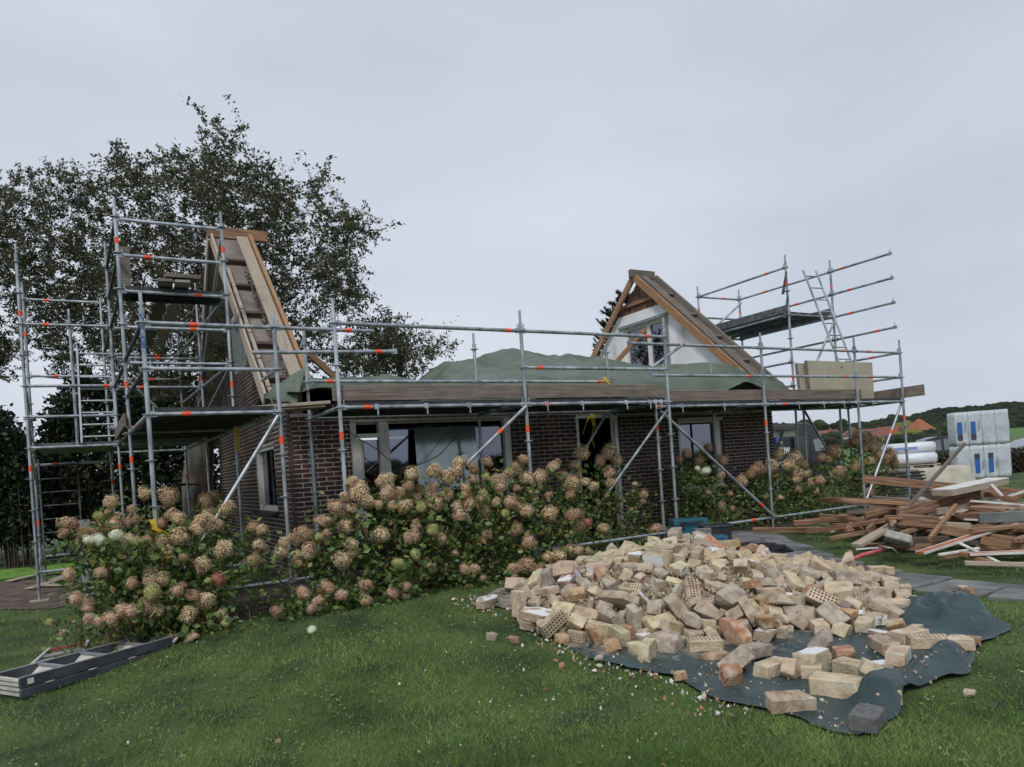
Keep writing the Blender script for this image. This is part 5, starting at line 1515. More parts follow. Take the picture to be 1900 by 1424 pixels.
BR = [(9,3.637,-2.052,0.623,0.571,0.65,-0.259,-0.429,1),
(13,2.974,-0.982,0.226,0.473,0.012,-0.011,0.881,0.58),
(8,1.244,-3.108,0.13,0.67,0.718,-0.129,-0.137,1),
(3,4.038,-3.791,0.125,0.757,0.054,0.094,-0.644,1),
(10,4.381,-2.991,0.196,0.995,0.062,0.069,-0.045,0.7),
(4,2.875,-2.17,0.606,0.997,-0.052,0.033,-0.043,0.95),
(9,4.452,-1.408,0.231,0.016,-0.983,-0.184,-0.008,0.58),
(4,4.315,-3.841,0.081,0.058,-0.994,-0.077,0.056,0.95),
(8,1.514,-1.94,0.438,0.184,-0.18,0.963,-0.078,0.95),
(5,2.006,-3.687,0.104,0.671,-0.65,0.258,-0.245,1),
(10,1.629,-2.991,0.316,0.397,0.193,0.342,0.829,1),
(12,2.288,-1.121,0.226,0.026,0.361,-0.909,0.205,0.8),
(5,3.59,-0.8,0.242,0.919,0.013,0.002,-0.395,0.8),
(5,3.173,-1.087,0.24,0.58,0.018,-0.023,0.814,1),
(11,4.028,-1.462,0.31,0.142,0.778,0.503,-0.349,0.8),
(6,4.679,-3.835,0.076,0.34,0.032,0.027,-0.94,1),
(6,2.97,-1.466,0.427,0.968,-0.236,-0.029,-0.082,1),
(4,1.822,-3.728,0.079,0.028,-0.842,-0.539,-0.016,1),
(12,2.596,-1.471,0.45,0.076,-0.918,-0.378,0.092,1),
(13,4.409,-2.389,0.24,0.018,0.068,-0.008,0.998,1),
(11,2.389,-2.167,0.579,0.041,0.835,0.548,0.035,1),
(5,2.802,-1.009,0.229,0.268,0.012,-0.025,0.963,0.7),
(7,2.099,-0.884,0.252,0.527,0.351,0.773,-0.046,1),
(1,2.693,-0.97,0.245,0.421,-0.561,0.592,-0.397,0.58),
(4,4.539,-3.765,0.063,0.019,-0.911,0.412,-0.005,0.7),
(13,4.309,-1.407,0.215,0.269,-0.257,-0.668,0.644,0.58),
(0,2.916,-2.362,0.612,0.982,0.003,0.025,0.186,1),
(0,4.38,-2.691,0.225,0.803,0.052,0.028,0.593,0.8),
(9,2.608,-2.487,0.622,0.657,-0.57,0.357,-0.341,0.95),
(4,4.022,-2.424,0.357,0.964,-0.041,0.23,-0.128,1),
(1,2.791,-4.228,0.062,0.908,0.004,0.004,0.418,0.95),
(9,2.4,-2.679,0.58,0.355,-0.365,-0.689,0.516,1),
(10,1.804,-1.152,0.226,0.864,-0.02,-0.029,-0.502,0.58),
(9,4.77,-3.506,0.113,0.512,0.559,0.448,0.475,1),
(3,3.182,-4.053,0.1,0.529,-0.413,0.559,-0.487,1),
(2,2.571,-1.319,0.38,0.01,-0.024,-0.961,0.276,0.95),
(7,3.788,-2.972,0.387,0.161,0.78,-0.264,0.544,0.8),
(1,1.981,-1.082,0.267,0.385,-0.351,0.601,-0.606,1),
(1,1.058,-2.767,0.116,0.712,0.021,-0.018,0.701,0.7),
(6,0.919,-2.714,0.14,0.602,0.053,-0.701,-0.379,1),
(2,2.191,-3.751,0.067,0.985,0.119,-0.009,-0.129,0.7),
(11,3.127,-3.657,0.225,0.813,0.104,0.161,0.55,1),
(12,1.66,-3.479,0.066,0.999,0.039,-0.004,0.033,1),
(2,3.671,-3.609,0.205,0.637,0.755,0.105,0.116,0.95),
(9,4.708,-1.599,0.236,0.653,0.699,0.203,0.211,1),
(0,4.356,-4.019,0.069,0.317,0.003,0.014,-0.948,1),
(8,1.412,-3.14,0.189,0.393,-0.317,-0.583,-0.637,0.95),
(10,3.859,-2.707,0.397,0.173,-0.193,-0.966,-0.006,0.8),
(8,2.933,-3.874,0.103,0.188,-0.238,-0.741,0.599,0.8),
(13,3.293,-3.875,0.191,0.484,-0.006,-0.457,0.746,1),
(1,4.279,-2.664,0.243,0.253,0.765,0.556,0.203,0.58),
(3,5.099,-2.824,0.111,0.01,-0.527,-0.849,-0.027,0.7),
(0,4.611,-3.241,0.149,0.167,0.275,0.946,0.04,0.58),
(9,4.345,-3.094,0.289,0.444,0.722,-0.239,-0.474,1),
(13,4.938,-3.505,0.087,0.02,-0.648,0.761,0.006,1),
(1,1.609,-1.118,0.268,0.817,0.46,-0.155,-0.311,1),
(8,4.784,-2.154,0.207,0.269,0.203,-0.645,-0.686,1),
(4,1.939,-2.117,0.535,0.473,-0.339,0.518,-0.627,0.8),
(0,2.769,-3.78,0.111,0.176,-0.904,-0.39,-0.023,1),
(4,3.301,-1.607,0.557,0.7,-0.205,0.058,0.682,0.8),
(12,1.203,-1.888,0.24,0.367,-0.845,-0.382,-0.073,1),
(12,1.399,-2.993,0.13,0.034,-0.016,0.937,-0.346,0.8),
(7,1.879,-1.042,0.242,0.979,0.019,-0.001,-0.205,1),
(5,3.331,-4.233,0.064,0.149,0.007,-0.007,0.989,1),
(11,3.03,-1.779,0.53,0.255,-0.08,0.071,0.961,1),
(13,1.842,-2.876,0.375,0.434,-0.064,-0.224,0.87,0.8),
(13,0.955,-2.515,0.15,0.01,-0.066,0.995,0.08,0.95),
(5,1.447,-3.299,0.108,0.483,-0.453,-0.549,0.51,0.8),
(2,4.497,-3.242,0.225,0.034,-0.266,0.793,0.547,0.95),
(3,4.143,-2.412,0.284,0.739,0.137,0.183,0.634,0.7),
(11,1.22,-2.711,0.133,0.061,0.441,0.883,0.149,1),
(10,4.938,-3.247,0.099,0.999,0.026,0.002,0.047,1),
(4,3.838,-4.146,0.065,0.409,-0.391,-0.596,0.57,0.7),
(0,3.777,-3.775,0.136,0.115,-0.982,-0.151,0.015,0.8),
(8,1.828,-3.226,0.26,0.555,0.73,0.232,0.325,0.7),
(0,2.713,-0.73,0.252,0.015,-0.61,-0.792,0.002,0.95),
(0,3.785,-3.203,0.321,0.155,0.947,0.281,0.03,0.7),
(3,2.797,-1.809,0.542,0.002,-0.184,-0.974,0.132,0.7),
(6,3.213,-1.074,0.346,0.428,0.732,-0.082,0.524,1),
(5,2.373,-3.949,0.073,0.591,-0.566,-0.415,0.398,0.7),
(9,2.201,-3.938,0.098,0.002,0.969,0.247,0.007,0.8),
(0,2.982,-0.69,0.256,0.002,0.103,0.995,-0.007,1),
(1,3.989,-3.993,0.075,0.589,0.039,0.102,-0.8,0.8),
(13,2.291,-0.409,0.262,0.005,0.023,-1,0.005,1),
(13,1.707,-3.968,0.069,0.025,-0.961,0.274,-0.005,1),
(13,4.406,-1.892,0.213,0.568,0.117,0.213,0.786,0.7),
(5,1.781,-2.323,0.464,0.17,-0.413,0.894,-0.026,0.58),
(5,3.935,-3.676,0.146,0.294,-0.01,0.1,-0.951,0.8),
(8,4.185,-3.91,0.105,0.057,-0.933,0.349,0.066,0.7),
(10,2.999,-3.747,0.195,0.164,0.12,-0.973,0.105,1),
(3,3.083,-0.965,0.271,0.761,-0.056,0.541,0.354,1),
(0,1.699,-3.666,0.06,0.027,-0.691,0.722,0.008,0.58),
(3,2.721,-4.048,0.096,0.563,-0.201,0.284,-0.749,1),
(13,3.559,-1.06,0.252,0.58,0.577,0.441,0.37,0.7),
(1,2.815,-2.797,0.587,0.743,-0.6,-0.232,0.182,1),
(5,3.842,-2.408,0.432,0.004,-0.241,0.713,-0.659,0.7),
(1,1.81,-3.53,0.119,0.986,0.05,0.145,-0.063,1),
(10,4.48,-1.586,0.191,0.014,-0.206,-0.978,-0.018,0.58),
(4,2.605,-3.09,0.461,0.777,0.116,-0.148,0.601,0.95),
(12,0.991,-2.405,0.123,0.066,-0.001,0.02,-0.998,0.58),
(0,3.303,-1.175,0.256,0.709,-0.154,-0.202,-0.658,0.58),
(5,4.498,-2.777,0.235,0.131,0.565,0.075,0.811,0.95),
(2,4.175,-2.289,0.344,0.001,-0.352,-0.616,-0.705,1),
(0,4.525,-3.783,0.145,0.337,0.033,0.031,-0.94,1),
(1,1.265,-2.541,0.229,0.57,-0.151,-0.245,0.769,1),
(13,2.58,-0.956,0.248,0.71,0.018,-0.011,0.704,1),
(0,3.453,-4.35,0.055,0.437,0.447,-0.556,-0.548,0.58),
(5,2.269,-4.085,0.066,0.642,0.011,-0.011,0.767,1),
(0,3.435,-1.095,0.322,0.133,0.505,-0.801,-0.293,1),
(10,0.98,-2.603,0.231,0.875,0.107,0.059,-0.468,1),
(2,5.04,-3.01,0.103,0.023,-0.99,0.136,0.009,0.7),
(1,2.682,-1.656,0.512,0.08,0.665,0.728,-0.146,0.8),
(12,4.528,-3.358,0.107,0.078,0.228,-0.967,-0.077,0.7),
(2,3.289,-3.734,0.177,0.232,0.91,-0.301,-0.164,0.8),
(3,3.415,-4.092,0.14,0.209,-0.758,-0.426,0.447,1),
(0,4.745,-3.191,0.168,0.168,0.467,0.865,-0.077,0.95),
(0,3.974,-1.288,0.259,0.198,0.613,-0.763,0.054,0.7),
(6,3.234,-2.811,0.537,0.331,0.1,-0.057,0.937,1),
(1,2.394,-4.096,0.07,0.438,-0.432,-0.566,0.549,0.7),
(7,1.939,-3.8,0.078,0.048,-0.784,0.277,0.554,1),
(4,3.946,-2.559,0.387,0.787,0.122,0.175,0.579,0.95),
(2,4.495,-3.538,0.099,0.13,-0.634,-0.762,-0.016,0.7),
(11,4.179,-3.34,0.157,0.978,0.098,0.037,0.182,0.58),
(11,2.265,-3.035,0.407,0.023,-0.493,-0.843,-0.211,0.8),
(2,1.831,-1.918,0.476,0.043,0.952,-0.271,0.135,0.7),
(0,4.394,-2.522,0.23,0.998,0.005,0.064,-0.026,0.8),
(1,3.041,-1.159,0.298,0.299,0.37,0.756,-0.45,1),
(5,3.857,-0.892,0.246,0.508,0.004,0.015,-0.861,0.95),
(2,3.602,-3.889,0.111,0.695,0.14,0.009,-0.705,0.58),
(10,4.291,-2.854,0.288,0.19,-0.82,-0.529,-0.112,0.95),
(10,2.568,-0.658,0.3,0.415,-0.397,-0.587,0.571,0.95),
(2,3.717,-0.696,0.26,0.001,0.329,0.944,0.021,1),
(1,3.728,-1.847,0.595,0.111,-0.388,-0.913,0.064,1),
(0,4.295,-3.571,0.16,0.155,-0.045,-0.756,0.635,1),
(4,3.364,-1.014,0.243,0.943,0.002,0.023,-0.331,1),
(2,1.554,-3.26,0.197,0.681,0.012,-0.729,-0.076,0.95),
(5,1.12,-3.252,0.132,0.199,0.572,-0.035,0.795,1),
(13,3.7,-2.411,0.51,0.325,-0.022,0.243,-0.914,0.8),
(12,2.885,-1.343,0.333,0.18,0.022,0.325,0.928,0.8),
(10,4.189,-1.276,0.242,0.995,-0.052,0.003,0.091,0.95),
(13,1.221,-2.873,0.161,0.772,0.374,-0.13,-0.497,0.95),
(10,4.328,-2.168,0.229,0.765,0.075,0.084,0.634,0.58),
(10,2.573,-3.282,0.355,0.009,-0.245,-0.941,-0.234,0.58),
(9,2.164,-3.585,0.187,0.492,-0.571,0.646,-0.12,1),
(5,0.917,-3.039,0.1,0.013,-0.761,-0.648,-0.027,0.7),
(2,4.031,-3.208,0.234,0.247,-0.486,0.797,-0.26,0.7),
(4,4.422,-2.228,0.245,0.536,0.574,0.472,0.399,0.8),
(12,2.316,-1.831,0.542,0.018,-0.093,0.097,0.991,0.58),
(8,3.105,-2.035,0.584,0.699,-0.658,-0.157,0.235,0.7),
(7,3.457,-4.216,0.046,0.707,-0.416,-0.332,-0.465,0.58),
(6,4.868,-2.777,0.136,0.7,0.561,-0.43,0.104,0.8),
(5,3.305,-3.599,0.185,0.123,-0.286,-0.905,-0.288,0.58),
(5,4.171,-3.77,0.117,0.109,-0.167,0.777,-0.597,0.7),
(6,1.222,-3.674,0.079,0.117,0.001,0.009,-0.993,0.95),
(1,2.947,-3.574,0.267,0.043,-0.101,-0.994,-0.004,0.95),
(0,2.372,-0.651,0.277,0.404,0.421,-0.572,-0.577,1),
(13,3.142,-0.586,0.245,0.112,0.001,-0.009,0.994,0.7),
(11,2.709,-1.134,0.242,0.887,-0.069,0.081,0.449,0.95),
(2,2.599,-4.016,0.051,0.005,-0.941,0.337,0.01,0.58),
(5,1.847,-2.427,0.491,0.032,0.848,0.505,0.158,0.95),
(8,2.653,-1.175,0.379,0.005,0.074,0.995,-0.069,1),
(1,1.935,-2.299,0.527,0.084,-0.931,0.339,-0.105,1),
(5,2.077,-3.572,0.094,0.706,0.641,-0.015,0.299,0.7),
(13,3.085,-3.941,0.087,0.06,-0.732,-0.674,-0.084,0.8),
(0,3.03,-1.859,0.587,0.684,0.056,-0.157,0.71,0.7),
(0,4.348,-3.361,0.147,0.201,-0.055,0.098,-0.973,0.58),
(5,3.455,-1.773,0.644,0.288,0.601,0.46,-0.587,0.95),
(11,2.389,-3.798,0.045,0,-0.369,0.929,0.013,0.7),
(13,2.036,-3.493,0.11,0.932,0.23,-0.137,0.244,0.58),
(7,3.27,-2.205,0.575,0.996,0.07,0.06,-0.015,0.95),
(5,2.752,-2.125,0.591,0.014,0.496,-0.868,0.023,0.58),
(6,3.034,-1.266,0.285,0.544,0.618,0.172,0.542,0.8),
(9,1.96,-3.405,0.236,0.209,-0.47,-0.512,-0.688,0.95),
(12,0.89,-3.614,0.049,0.007,-0.365,0.931,-0.01,0.58),
(8,4.743,-1.985,0.211,0.177,-0.804,-0.543,0.165,0.58),
(3,4.729,-2.621,0.18,0.96,0.064,0.089,0.256,0.95),
(0,3.611,-4.12,0.056,0.935,0.101,-0.004,0.341,0.58),
(11,2.869,-1.177,0.246,0.829,-0.248,-0.013,-0.501,1),
(13,4.182,-2.6,0.284,0.204,-0.735,-0.615,0.201,1),
(11,3.913,-1.074,0.218,0.733,0.027,0.002,-0.68,1),
(12,0.979,-2.305,0.133,0.308,0.011,0.019,-0.951,0.7),
(4,4.085,-2.605,0.377,0.297,-0.388,0.835,-0.253,1),
(4,2.435,-2.933,0.503,0.167,-0.983,-0.027,-0.074,1),
(2,3.43,-3.456,0.286,0.765,0.265,-0.112,0.577,1),
(9,3.411,-2.292,0.582,0.277,-0.543,-0.587,-0.533,0.7),
(13,4.608,-1.459,0.25,0.316,-0.097,-0.001,-0.944,1),
(11,2.422,-1.142,0.241,0.961,-0.228,0.003,0.156,0.95),
(8,3.921,-3.069,0.322,0.292,0.596,0.531,0.526,0.8),
(4,4.059,-2.556,0.462,0.094,-0.399,0.062,0.91,0.8),
(10,2.486,-3.962,0.091,0.252,0.629,0.731,0.077,0.7),
(0,4.86,-2.926,0.149,0.645,0.717,0.229,0.134,0.95),
(0,1.281,-3.392,0.113,0.417,0.449,-0.55,-0.568,1),
(6,2.163,-2.334,0.56,0.452,-0.487,0.322,0.674,0.7),
(7,1.924,-1.25,0.272,0.763,0.097,0.471,-0.431,0.7),
(9,4.867,-3.075,0.224,0.467,0.255,-0.818,0.219,1),
(8,5.001,-2.728,0.16,0.332,-0.405,-0.275,0.806,0.8),
(12,1.84,-2.08,0.473,0.079,-0.724,0.671,-0.14,0.7),
(7,2.943,-1.25,0.357,0.883,0.347,0.315,0.016,1),
(0,4.003,-2.333,0.456,0.504,-0.031,0.172,0.846,0.95),
(9,3.169,-2.509,0.604,0.829,-0.523,0.185,0.069,0.95),
(1,3.35,-4.741,0.043,0.994,-0,0.006,0.11,0.58),
(6,3.602,-2.519,0.498,0.603,-0.646,0.41,-0.225,0.7),
(0,2.497,-3.714,0.098,0.015,0.216,0.955,0.201,0.95),
(13,0.969,-2.843,0.205,0.69,-0.677,-0.187,-0.174,1),
(2,4.737,-2.383,0.177,0.14,-0.136,0.006,-0.981,0.7),
(1,4.572,-2.242,0.24,0.562,-0.637,0.41,-0.332,1),
(2,4.083,-3.346,0.21,0.385,-0.258,0.516,-0.721,0.8),
(6,4.155,-1.477,0.298,0.487,-0.408,-0.175,0.752,1),
(9,4.765,-2.477,0.199,0.112,0.126,-0.985,-0.047,0.7),
(13,3.729,-4.321,0.083,0.604,-0.587,0.381,-0.381,1),
(11,3.162,-2.174,0.555,0.027,0.295,-0.955,0.029,0.7),
(12,2.255,-2.844,0.475,0.17,-0.661,0.731,0.026,1),
(1,2.647,-2.315,0.664,0.218,0.007,-0.441,-0.871,0.95),
(8,1.543,-1.427,0.286,0.544,-0.833,-0.091,-0.038,0.95),
(7,2.626,-3.652,0.153,0.374,-0.672,-0.013,0.639,0.8),
(8,2.424,-3.586,0.295,0.873,-0.468,-0.135,-0.026,1),
(12,4.51,-1.894,0.172,0.282,-0.029,-0.081,-0.956,0.58),
(4,4.623,-2.709,0.24,0.721,0.262,-0.607,0.207,1),
(7,5.046,-2.481,0.151,0.776,-0.34,-0.38,-0.37,0.95),
(12,2.627,-3.967,0.125,0.554,0.508,0.531,0.392,0.8),
(11,2.897,-1.869,0.557,0.131,0.297,-0.942,-0.084,1),
(13,3.764,-1.251,0.312,0.841,-0.222,0.266,0.415,1),
(13,4.264,-1.565,0.263,0.689,0.201,0.293,0.631,0.95),
(12,3.107,-1.534,0.469,0.272,0.911,0.305,0.055,1),
(5,4.369,-3.494,0.191,0.738,-0.578,0.312,0.156,1),
(11,2.898,-0.867,0.227,0.003,0.239,-0.971,-0.017,1),
(5,2.771,-3.612,0.218,0.23,0.293,0.283,0.884,0.8),
(8,4.063,-3.595,0.224,0.834,0.46,-0.062,-0.298,1),
(9,4.965,-1.682,0.265,0.274,-0.478,-0.636,-0.54,1),
(5,3.159,0.115,0.249,0.858,0.002,-0.006,0.513,0.7),
(6,2.802,-3.937,0.088,0.738,-0.188,0.491,0.423,0.58),
(1,1.783,-3.362,0.136,0.283,-0.956,0.024,-0.067,1),
(12,3.798,-3.866,0.133,0.642,0.338,0.429,-0.539,0.58),
(13,2.901,-0.9,0.285,0.982,-0.026,-0.004,0.185,0.58),
(2,1.703,-1.539,0.345,0.335,-0.174,0.218,0.9,0.58),
(2,1.876,-3.62,0.198,0.837,0.195,0.098,0.501,1),
(2,3.094,-3.43,0.32,0.934,0.34,0.034,-0.101,0.8),
(13,3.703,-4.004,0.146,0.32,0.038,0.077,-0.944,0.8),
(3,2.34,-2.404,0.592,0.83,0.075,-0.035,-0.551,1),
(6,3.734,-4.106,0.073,0.125,0.689,0.215,-0.68,0.8),
(1,4.208,-3.184,0.214,0.609,0.66,-0.259,-0.356,0.8),
(7,1.105,-3.511,0.089,0.702,0.157,-0.53,0.448,1),
(1,2.017,-1.63,0.465,0.263,0.092,0.773,0.569,0.7),
(11,2.806,-3.91,0.042,0.904,0.064,-0.016,-0.423,0.58),
(4,2.928,-0.621,0.356,0.006,-0.549,-0.836,0.009,1),
(4,1.56,-3.095,0.184,0.519,-0.118,-0.691,-0.49,0.7),
(0,3.518,-3.999,0.089,0.888,0.107,0.061,-0.443,0.7),
(3,3.889,-3.912,0.112,0.031,0.123,0.608,0.784,0.7),
(0,3.324,-3.297,0.371,0.657,0.096,0.205,-0.719,1),
(1,3.097,-4.45,0.064,0.022,0.973,0.231,0.001,1),
(8,4.949,-2.381,0.226,0.542,0.273,0.621,0.496,1),
(7,4.296,-3.294,0.164,0.447,0.093,-0.044,0.889,0.58),
(8,2.136,-1.255,0.344,0.035,0.09,-0.881,-0.462,1),
(6,6.167,-2.193,0.162,0.579,0.626,0.353,0.384,0.58),
(5,3.302,-4.076,0.072,0.094,-0.995,0.023,-0.015,0.8),
(1,1.185,-3.851,0.091,0.212,0.223,-0.662,-0.683,1),
(1,2.442,-0.813,0.252,0.005,0.81,0.585,0.019,1),
(11,4.616,-2.051,0.17,0.093,0.301,-0.949,0.014,0.8),
(10,2.024,-3.991,0.117,0.433,-0.429,0.565,-0.556,1),
(2,4.241,-1.077,0.242,0.004,-0.012,0.999,0.032,0.95),
(3,1.57,-2.213,0.421,0.835,0.126,-0.156,-0.512,1),
(6,2.031,-2.238,0.535,0.071,0.756,0.643,0.098,0.7),
(0,3.572,-2.276,0.52,0.079,-0.833,0.515,0.188,0.58),
(8,2.88,-1.05,0.339,0.856,-0.488,-0.044,0.165,0.95),
(8,1.428,-4.552,0.094,0.044,-0.37,-0.42,0.828,0.95),
(4,2.849,-3.04,0.487,0.111,-0.625,-0.76,-0.14,0.8),
(8,1.495,-3.768,0.097,0.139,0.148,-0.681,-0.703,1),
(7,4.215,-4.205,0.066,0.009,0.781,0.625,0,1),
(13,2.624,-2.719,0.564,0.662,-0.519,0.402,-0.361,0.58),
(3,3.32,-4.386,0.064,0.145,0.01,0.012,0.989,1),
(8,3.022,-4.176,0.096,0.712,-0.191,0.527,-0.423,0.95),
(5,2.361,-1.079,0.321,0.114,-0.879,0.363,0.288,1),
(12,2.251,-2.256,0.564,0.055,0.55,0.833,0.039,1),
(11,2.085,-1.095,0.273,0.562,-0.468,-0.672,0.114,1),
(1,1.716,-3.233,0.142,0.031,-0.155,-0.287,0.945,0.58),
(13,1.346,-2.836,0.211,0.213,-0.501,-0.814,0.201,1),
(12,3.156,-3.272,0.374,0.409,0.053,0.181,-0.893,1),
(11,5.039,-2.57,0.111,0.987,0.051,-0.006,0.155,0.58),
(0,2.968,-1.955,0.635,0.885,0.089,-0.145,0.432,0.95),
(7,3.869,-3.587,0.164,0.126,0.83,0.122,-0.53,0.7),
(13,3.51,-2.392,0.58,0.031,0.72,-0.565,-0.4,1),
(0,4.05,-2.13,0.433,0.95,0.156,0.267,0.031,0.95),
(11,1.506,-3.427,0.076,0.672,0.655,-0.233,-0.255,0.58),
(3,1.453,-3.498,0.078,0.267,0.018,-0.011,0.963,0.8),
(9,4.351,-1.831,0.327,0.559,-0.55,-0.522,0.337,0.8),
(7,2.851,-1.549,0.46,0.607,0.297,0.633,-0.377,0.7),
(9,4.529,-1.765,0.253,0.163,-0.307,-0.68,0.645,1),
(5,3.151,-2.288,0.57,0.074,0.242,-0.967,-0.026,0.58),
(9,2.883,-3.433,0.345,0.793,0.604,-0.015,-0.07,0.58),
(12,1.846,-1.479,0.353,0.955,-0.139,-0.162,-0.206,1),
(5,4.094,-3.041,0.293,0.016,-0.306,0.875,-0.374,1),
(7,2.781,-4.452,0.066,0.514,0.017,0.845,0.149,1),
(0,2.333,-1.946,0.583,0.986,-0.035,-0.045,0.154,1),
(3,1.491,-2.924,0.249,0.884,0.063,0.282,0.368,1),
(7,2.5,-2.228,0.612,0.038,-0.389,0.92,-0.006,1),
(0,4.602,-3.535,0.123,0.678,-0.09,0.272,0.677,0.7),
(8,4.328,-1.99,0.293,0.278,0.443,-0.845,0.109,0.58),
(5,3.167,-4.253,0.093,0.137,-0.814,-0.053,0.562,1),
(10,2.152,-3.432,0.265,0.051,0.05,-0.372,-0.925,0.7),
(9,2.216,-1.015,0.249,0.675,-0.655,-0.239,0.242,0.8),
(1,1.579,-1.596,0.382,0.131,0.913,0.283,0.264,1),
(7,3.739,-3.476,0.205,0.128,-0.693,-0.706,-0.064,0.95),
(8,3.863,-3.326,0.267,0.826,-0.493,-0.148,0.23,1),
(13,2.347,-3.879,0.219,0.527,-0.077,0.507,-0.678,0.95),
(3,4.644,-2.892,0.177,0.094,-0.255,-0.962,-0.023,1),
(5,5.225,-2.486,0.15,0.204,0.001,0.034,-0.978,1),
(5,2.793,-1.42,0.418,0.178,0.542,-0.807,0.157,1),
(3,4.833,-1.884,0.172,0.03,-0.798,0.601,0.029,0.58),
(12,2.129,-2.521,0.523,0.128,-0.87,0.47,-0.078,1),
(6,2.325,-3.714,0.071,0.049,-0.522,-0.39,-0.757,0.7),
(3,1.572,-3.372,0.078,0.009,0.031,0.999,0.029,0.7),
(8,3.292,-1.965,0.665,0.943,0.014,-0.094,0.32,1),
(9,5.196,-1.817,0.2,0.649,0.7,-0.201,-0.218,0.7),
(12,2.653,-2.074,0.583,0.143,-0.006,-0.07,-0.987,0.95),
(1,2.48,-3.793,0.191,0.126,0.809,0.482,0.311,0.95),
(0,4.541,-3.389,0.196,0.087,0.243,-0.304,0.917,1),
(13,1.025,-3.094,0.109,0.465,-0.436,-0.554,0.535,0.7),
(9,3.419,-3.683,0.213,0.522,-0.844,0.065,0.11,0.7),
(2,3.931,-3.858,0.156,0.156,0.536,0.693,-0.456,0.58),
(9,2.907,-1.606,0.556,0.806,-0.526,-0.063,0.262,1),
(5,3.688,-2.61,0.488,0.328,0.014,0.935,-0.131,0.8),
(11,3.759,-3.673,0.138,0.152,-0.004,0.08,-0.985,0.8),
(2,4.411,-0.741,0.258,0.982,0.03,-0.043,0.182,0.95),
(0,1.088,-3.012,0.187,0.813,0.126,0.346,0.452,1),
(11,1.737,-1.282,0.25,0.275,-0.939,-0.194,-0.074,0.95),
(0,3.65,-3.401,0.261,0.129,-0.253,0.913,-0.294,0.58),
(11,3.731,-3.953,0.084,0.09,-0.568,-0.813,-0.089,0.95),
(5,2.884,-4.044,0.102,0.65,-0.217,0.718,0.117,1),
(12,2.313,-2.13,0.607,0.774,0.094,-0.28,-0.561,0.95),
(0,3.139,-1.672,0.535,0.166,0.603,0.78,-0.038,0.58),
(12,3.449,-2.594,0.507,0.993,0.059,0.097,-0.019,0.95),
(0,4.211,-3.399,0.261,0.176,0.785,0.591,-0.055,0.95),
(4,3.736,-2.298,0.475,0.212,-0.92,-0.326,0.043,0.58),
(8,1.659,-2.08,0.513,0.705,0.438,-0.383,-0.406,1),
(12,3.576,-4.261,0.073,0.555,0.126,-0.2,0.797,1),
(4,3.578,-3.534,0.246,0.806,-0.514,-0.06,0.286,1),
(0,3.612,-3.287,0.303,0.082,-0.678,0.697,0.22,0.58),
(9,3.583,-3.877,0.22,0.355,0.298,0.521,0.717,1),
(13,3.85,-2.519,0.453,0.795,0.431,0.079,0.42,0.58),
(7,4.358,-3.707,0.118,0.272,-0.32,0.747,-0.515,1),
(3,4.605,-2.523,0.23,0.176,0.481,-0.014,-0.859,0.95),
(8,3.178,-0.869,0.273,0.417,0.266,-0.468,0.732,0.7),
(4,1.356,-1.697,0.275,0.457,0.148,-0.232,-0.846,1),
(3,4.053,-2.899,0.297,0.866,-0.008,0.212,-0.454,0.8),
(13,2.262,-3.779,0.202,0.025,-0.347,0.899,-0.266,1),
(4,3.199,-1.597,0.545,0.291,-0.575,-0.488,0.589,0.7),
(2,4.786,-2.763,0.216,0.198,-0.335,0.878,-0.28,1),
(7,1.674,-3.139,0.203,0.149,0.927,0.295,-0.178,1),
(3,3.028,-2.173,0.641,0.119,0.135,0.929,0.323,1),
(7,2.9,-3.333,0.361,0.614,-0.296,0.474,0.557,0.58),
(4,4.146,-2.807,0.308,0.239,0.518,0.789,0.23,0.7),
(1,3.512,0.009,0.249,0.017,0.996,-0.084,-0.004,0.7),
(12,4.255,-2.165,0.29,0.725,-0.059,-0.33,0.602,1),
(1,5.433,-3.102,0.109,0.948,0.029,0.018,-0.316,1),
(5,4.169,-3.441,0.163,0.029,0.153,-0.984,-0.086,0.7),
(12,3.862,-4.011,0.108,0.271,-0.436,0.782,0.354,0.95),
(0,3.568,-4.343,0.119,0.65,0.149,-0.159,0.728,1),
(0,1.024,-2.134,0.276,0.035,-0.706,0.009,-0.707,1),
(1,1.726,-1.354,0.319,0.809,0.101,-0.029,-0.579,0.7),
(9,3.462,-2.717,0.505,0.05,0.079,-0.751,0.654,0.58),
(11,3.869,-3.489,0.21,0.628,-0.082,-0.298,-0.715,1),
(5,1.028,-4.395,0.044,0.011,0.264,0.964,-0.007,0.58),
(13,3.849,-2.231,0.551,0.327,-0.014,0.044,0.944,1),
(5,2.324,-4.074,0.168,0.009,0.092,0.996,0.002,1),
(12,3.524,-3.258,0.322,0.685,0.213,-0.061,0.694,0.7),
(4,4.266,-3.678,0.123,0.546,0.733,0.3,0.271,0.7),
(3,4.604,-3.066,0.186,0.099,-0.219,0.745,-0.623,1),
(1,1.139,-2.559,0.195,0.523,0.135,-0.833,0.12,0.58),
(2,4.166,-1.647,0.396,0.812,0.189,-0.131,-0.536,1),
(5,2.71,-3.684,0.149,0.417,0.815,0.137,0.378,0.8),
(5,1.477,-2.515,0.342,0.362,-0.155,-0.173,0.903,0.95),
(1,2.445,-3.532,0.199,0.274,-0.924,-0.217,-0.154,0.8),
(1,1.946,-5.153,0.063,0.726,0.006,0.004,-0.688,1),
(5,3.078,-4.746,0.088,0.173,-0.418,-0.269,-0.85,1),
(5,2.227,-4.859,0.063,0.908,0.002,-0.006,0.418,1),
(13,2.626,-4.918,0.064,0.885,0.006,0.006,0.465,1),
(6,1.588,-4.893,0.069,0.444,-0.216,-0.681,-0.541,1),
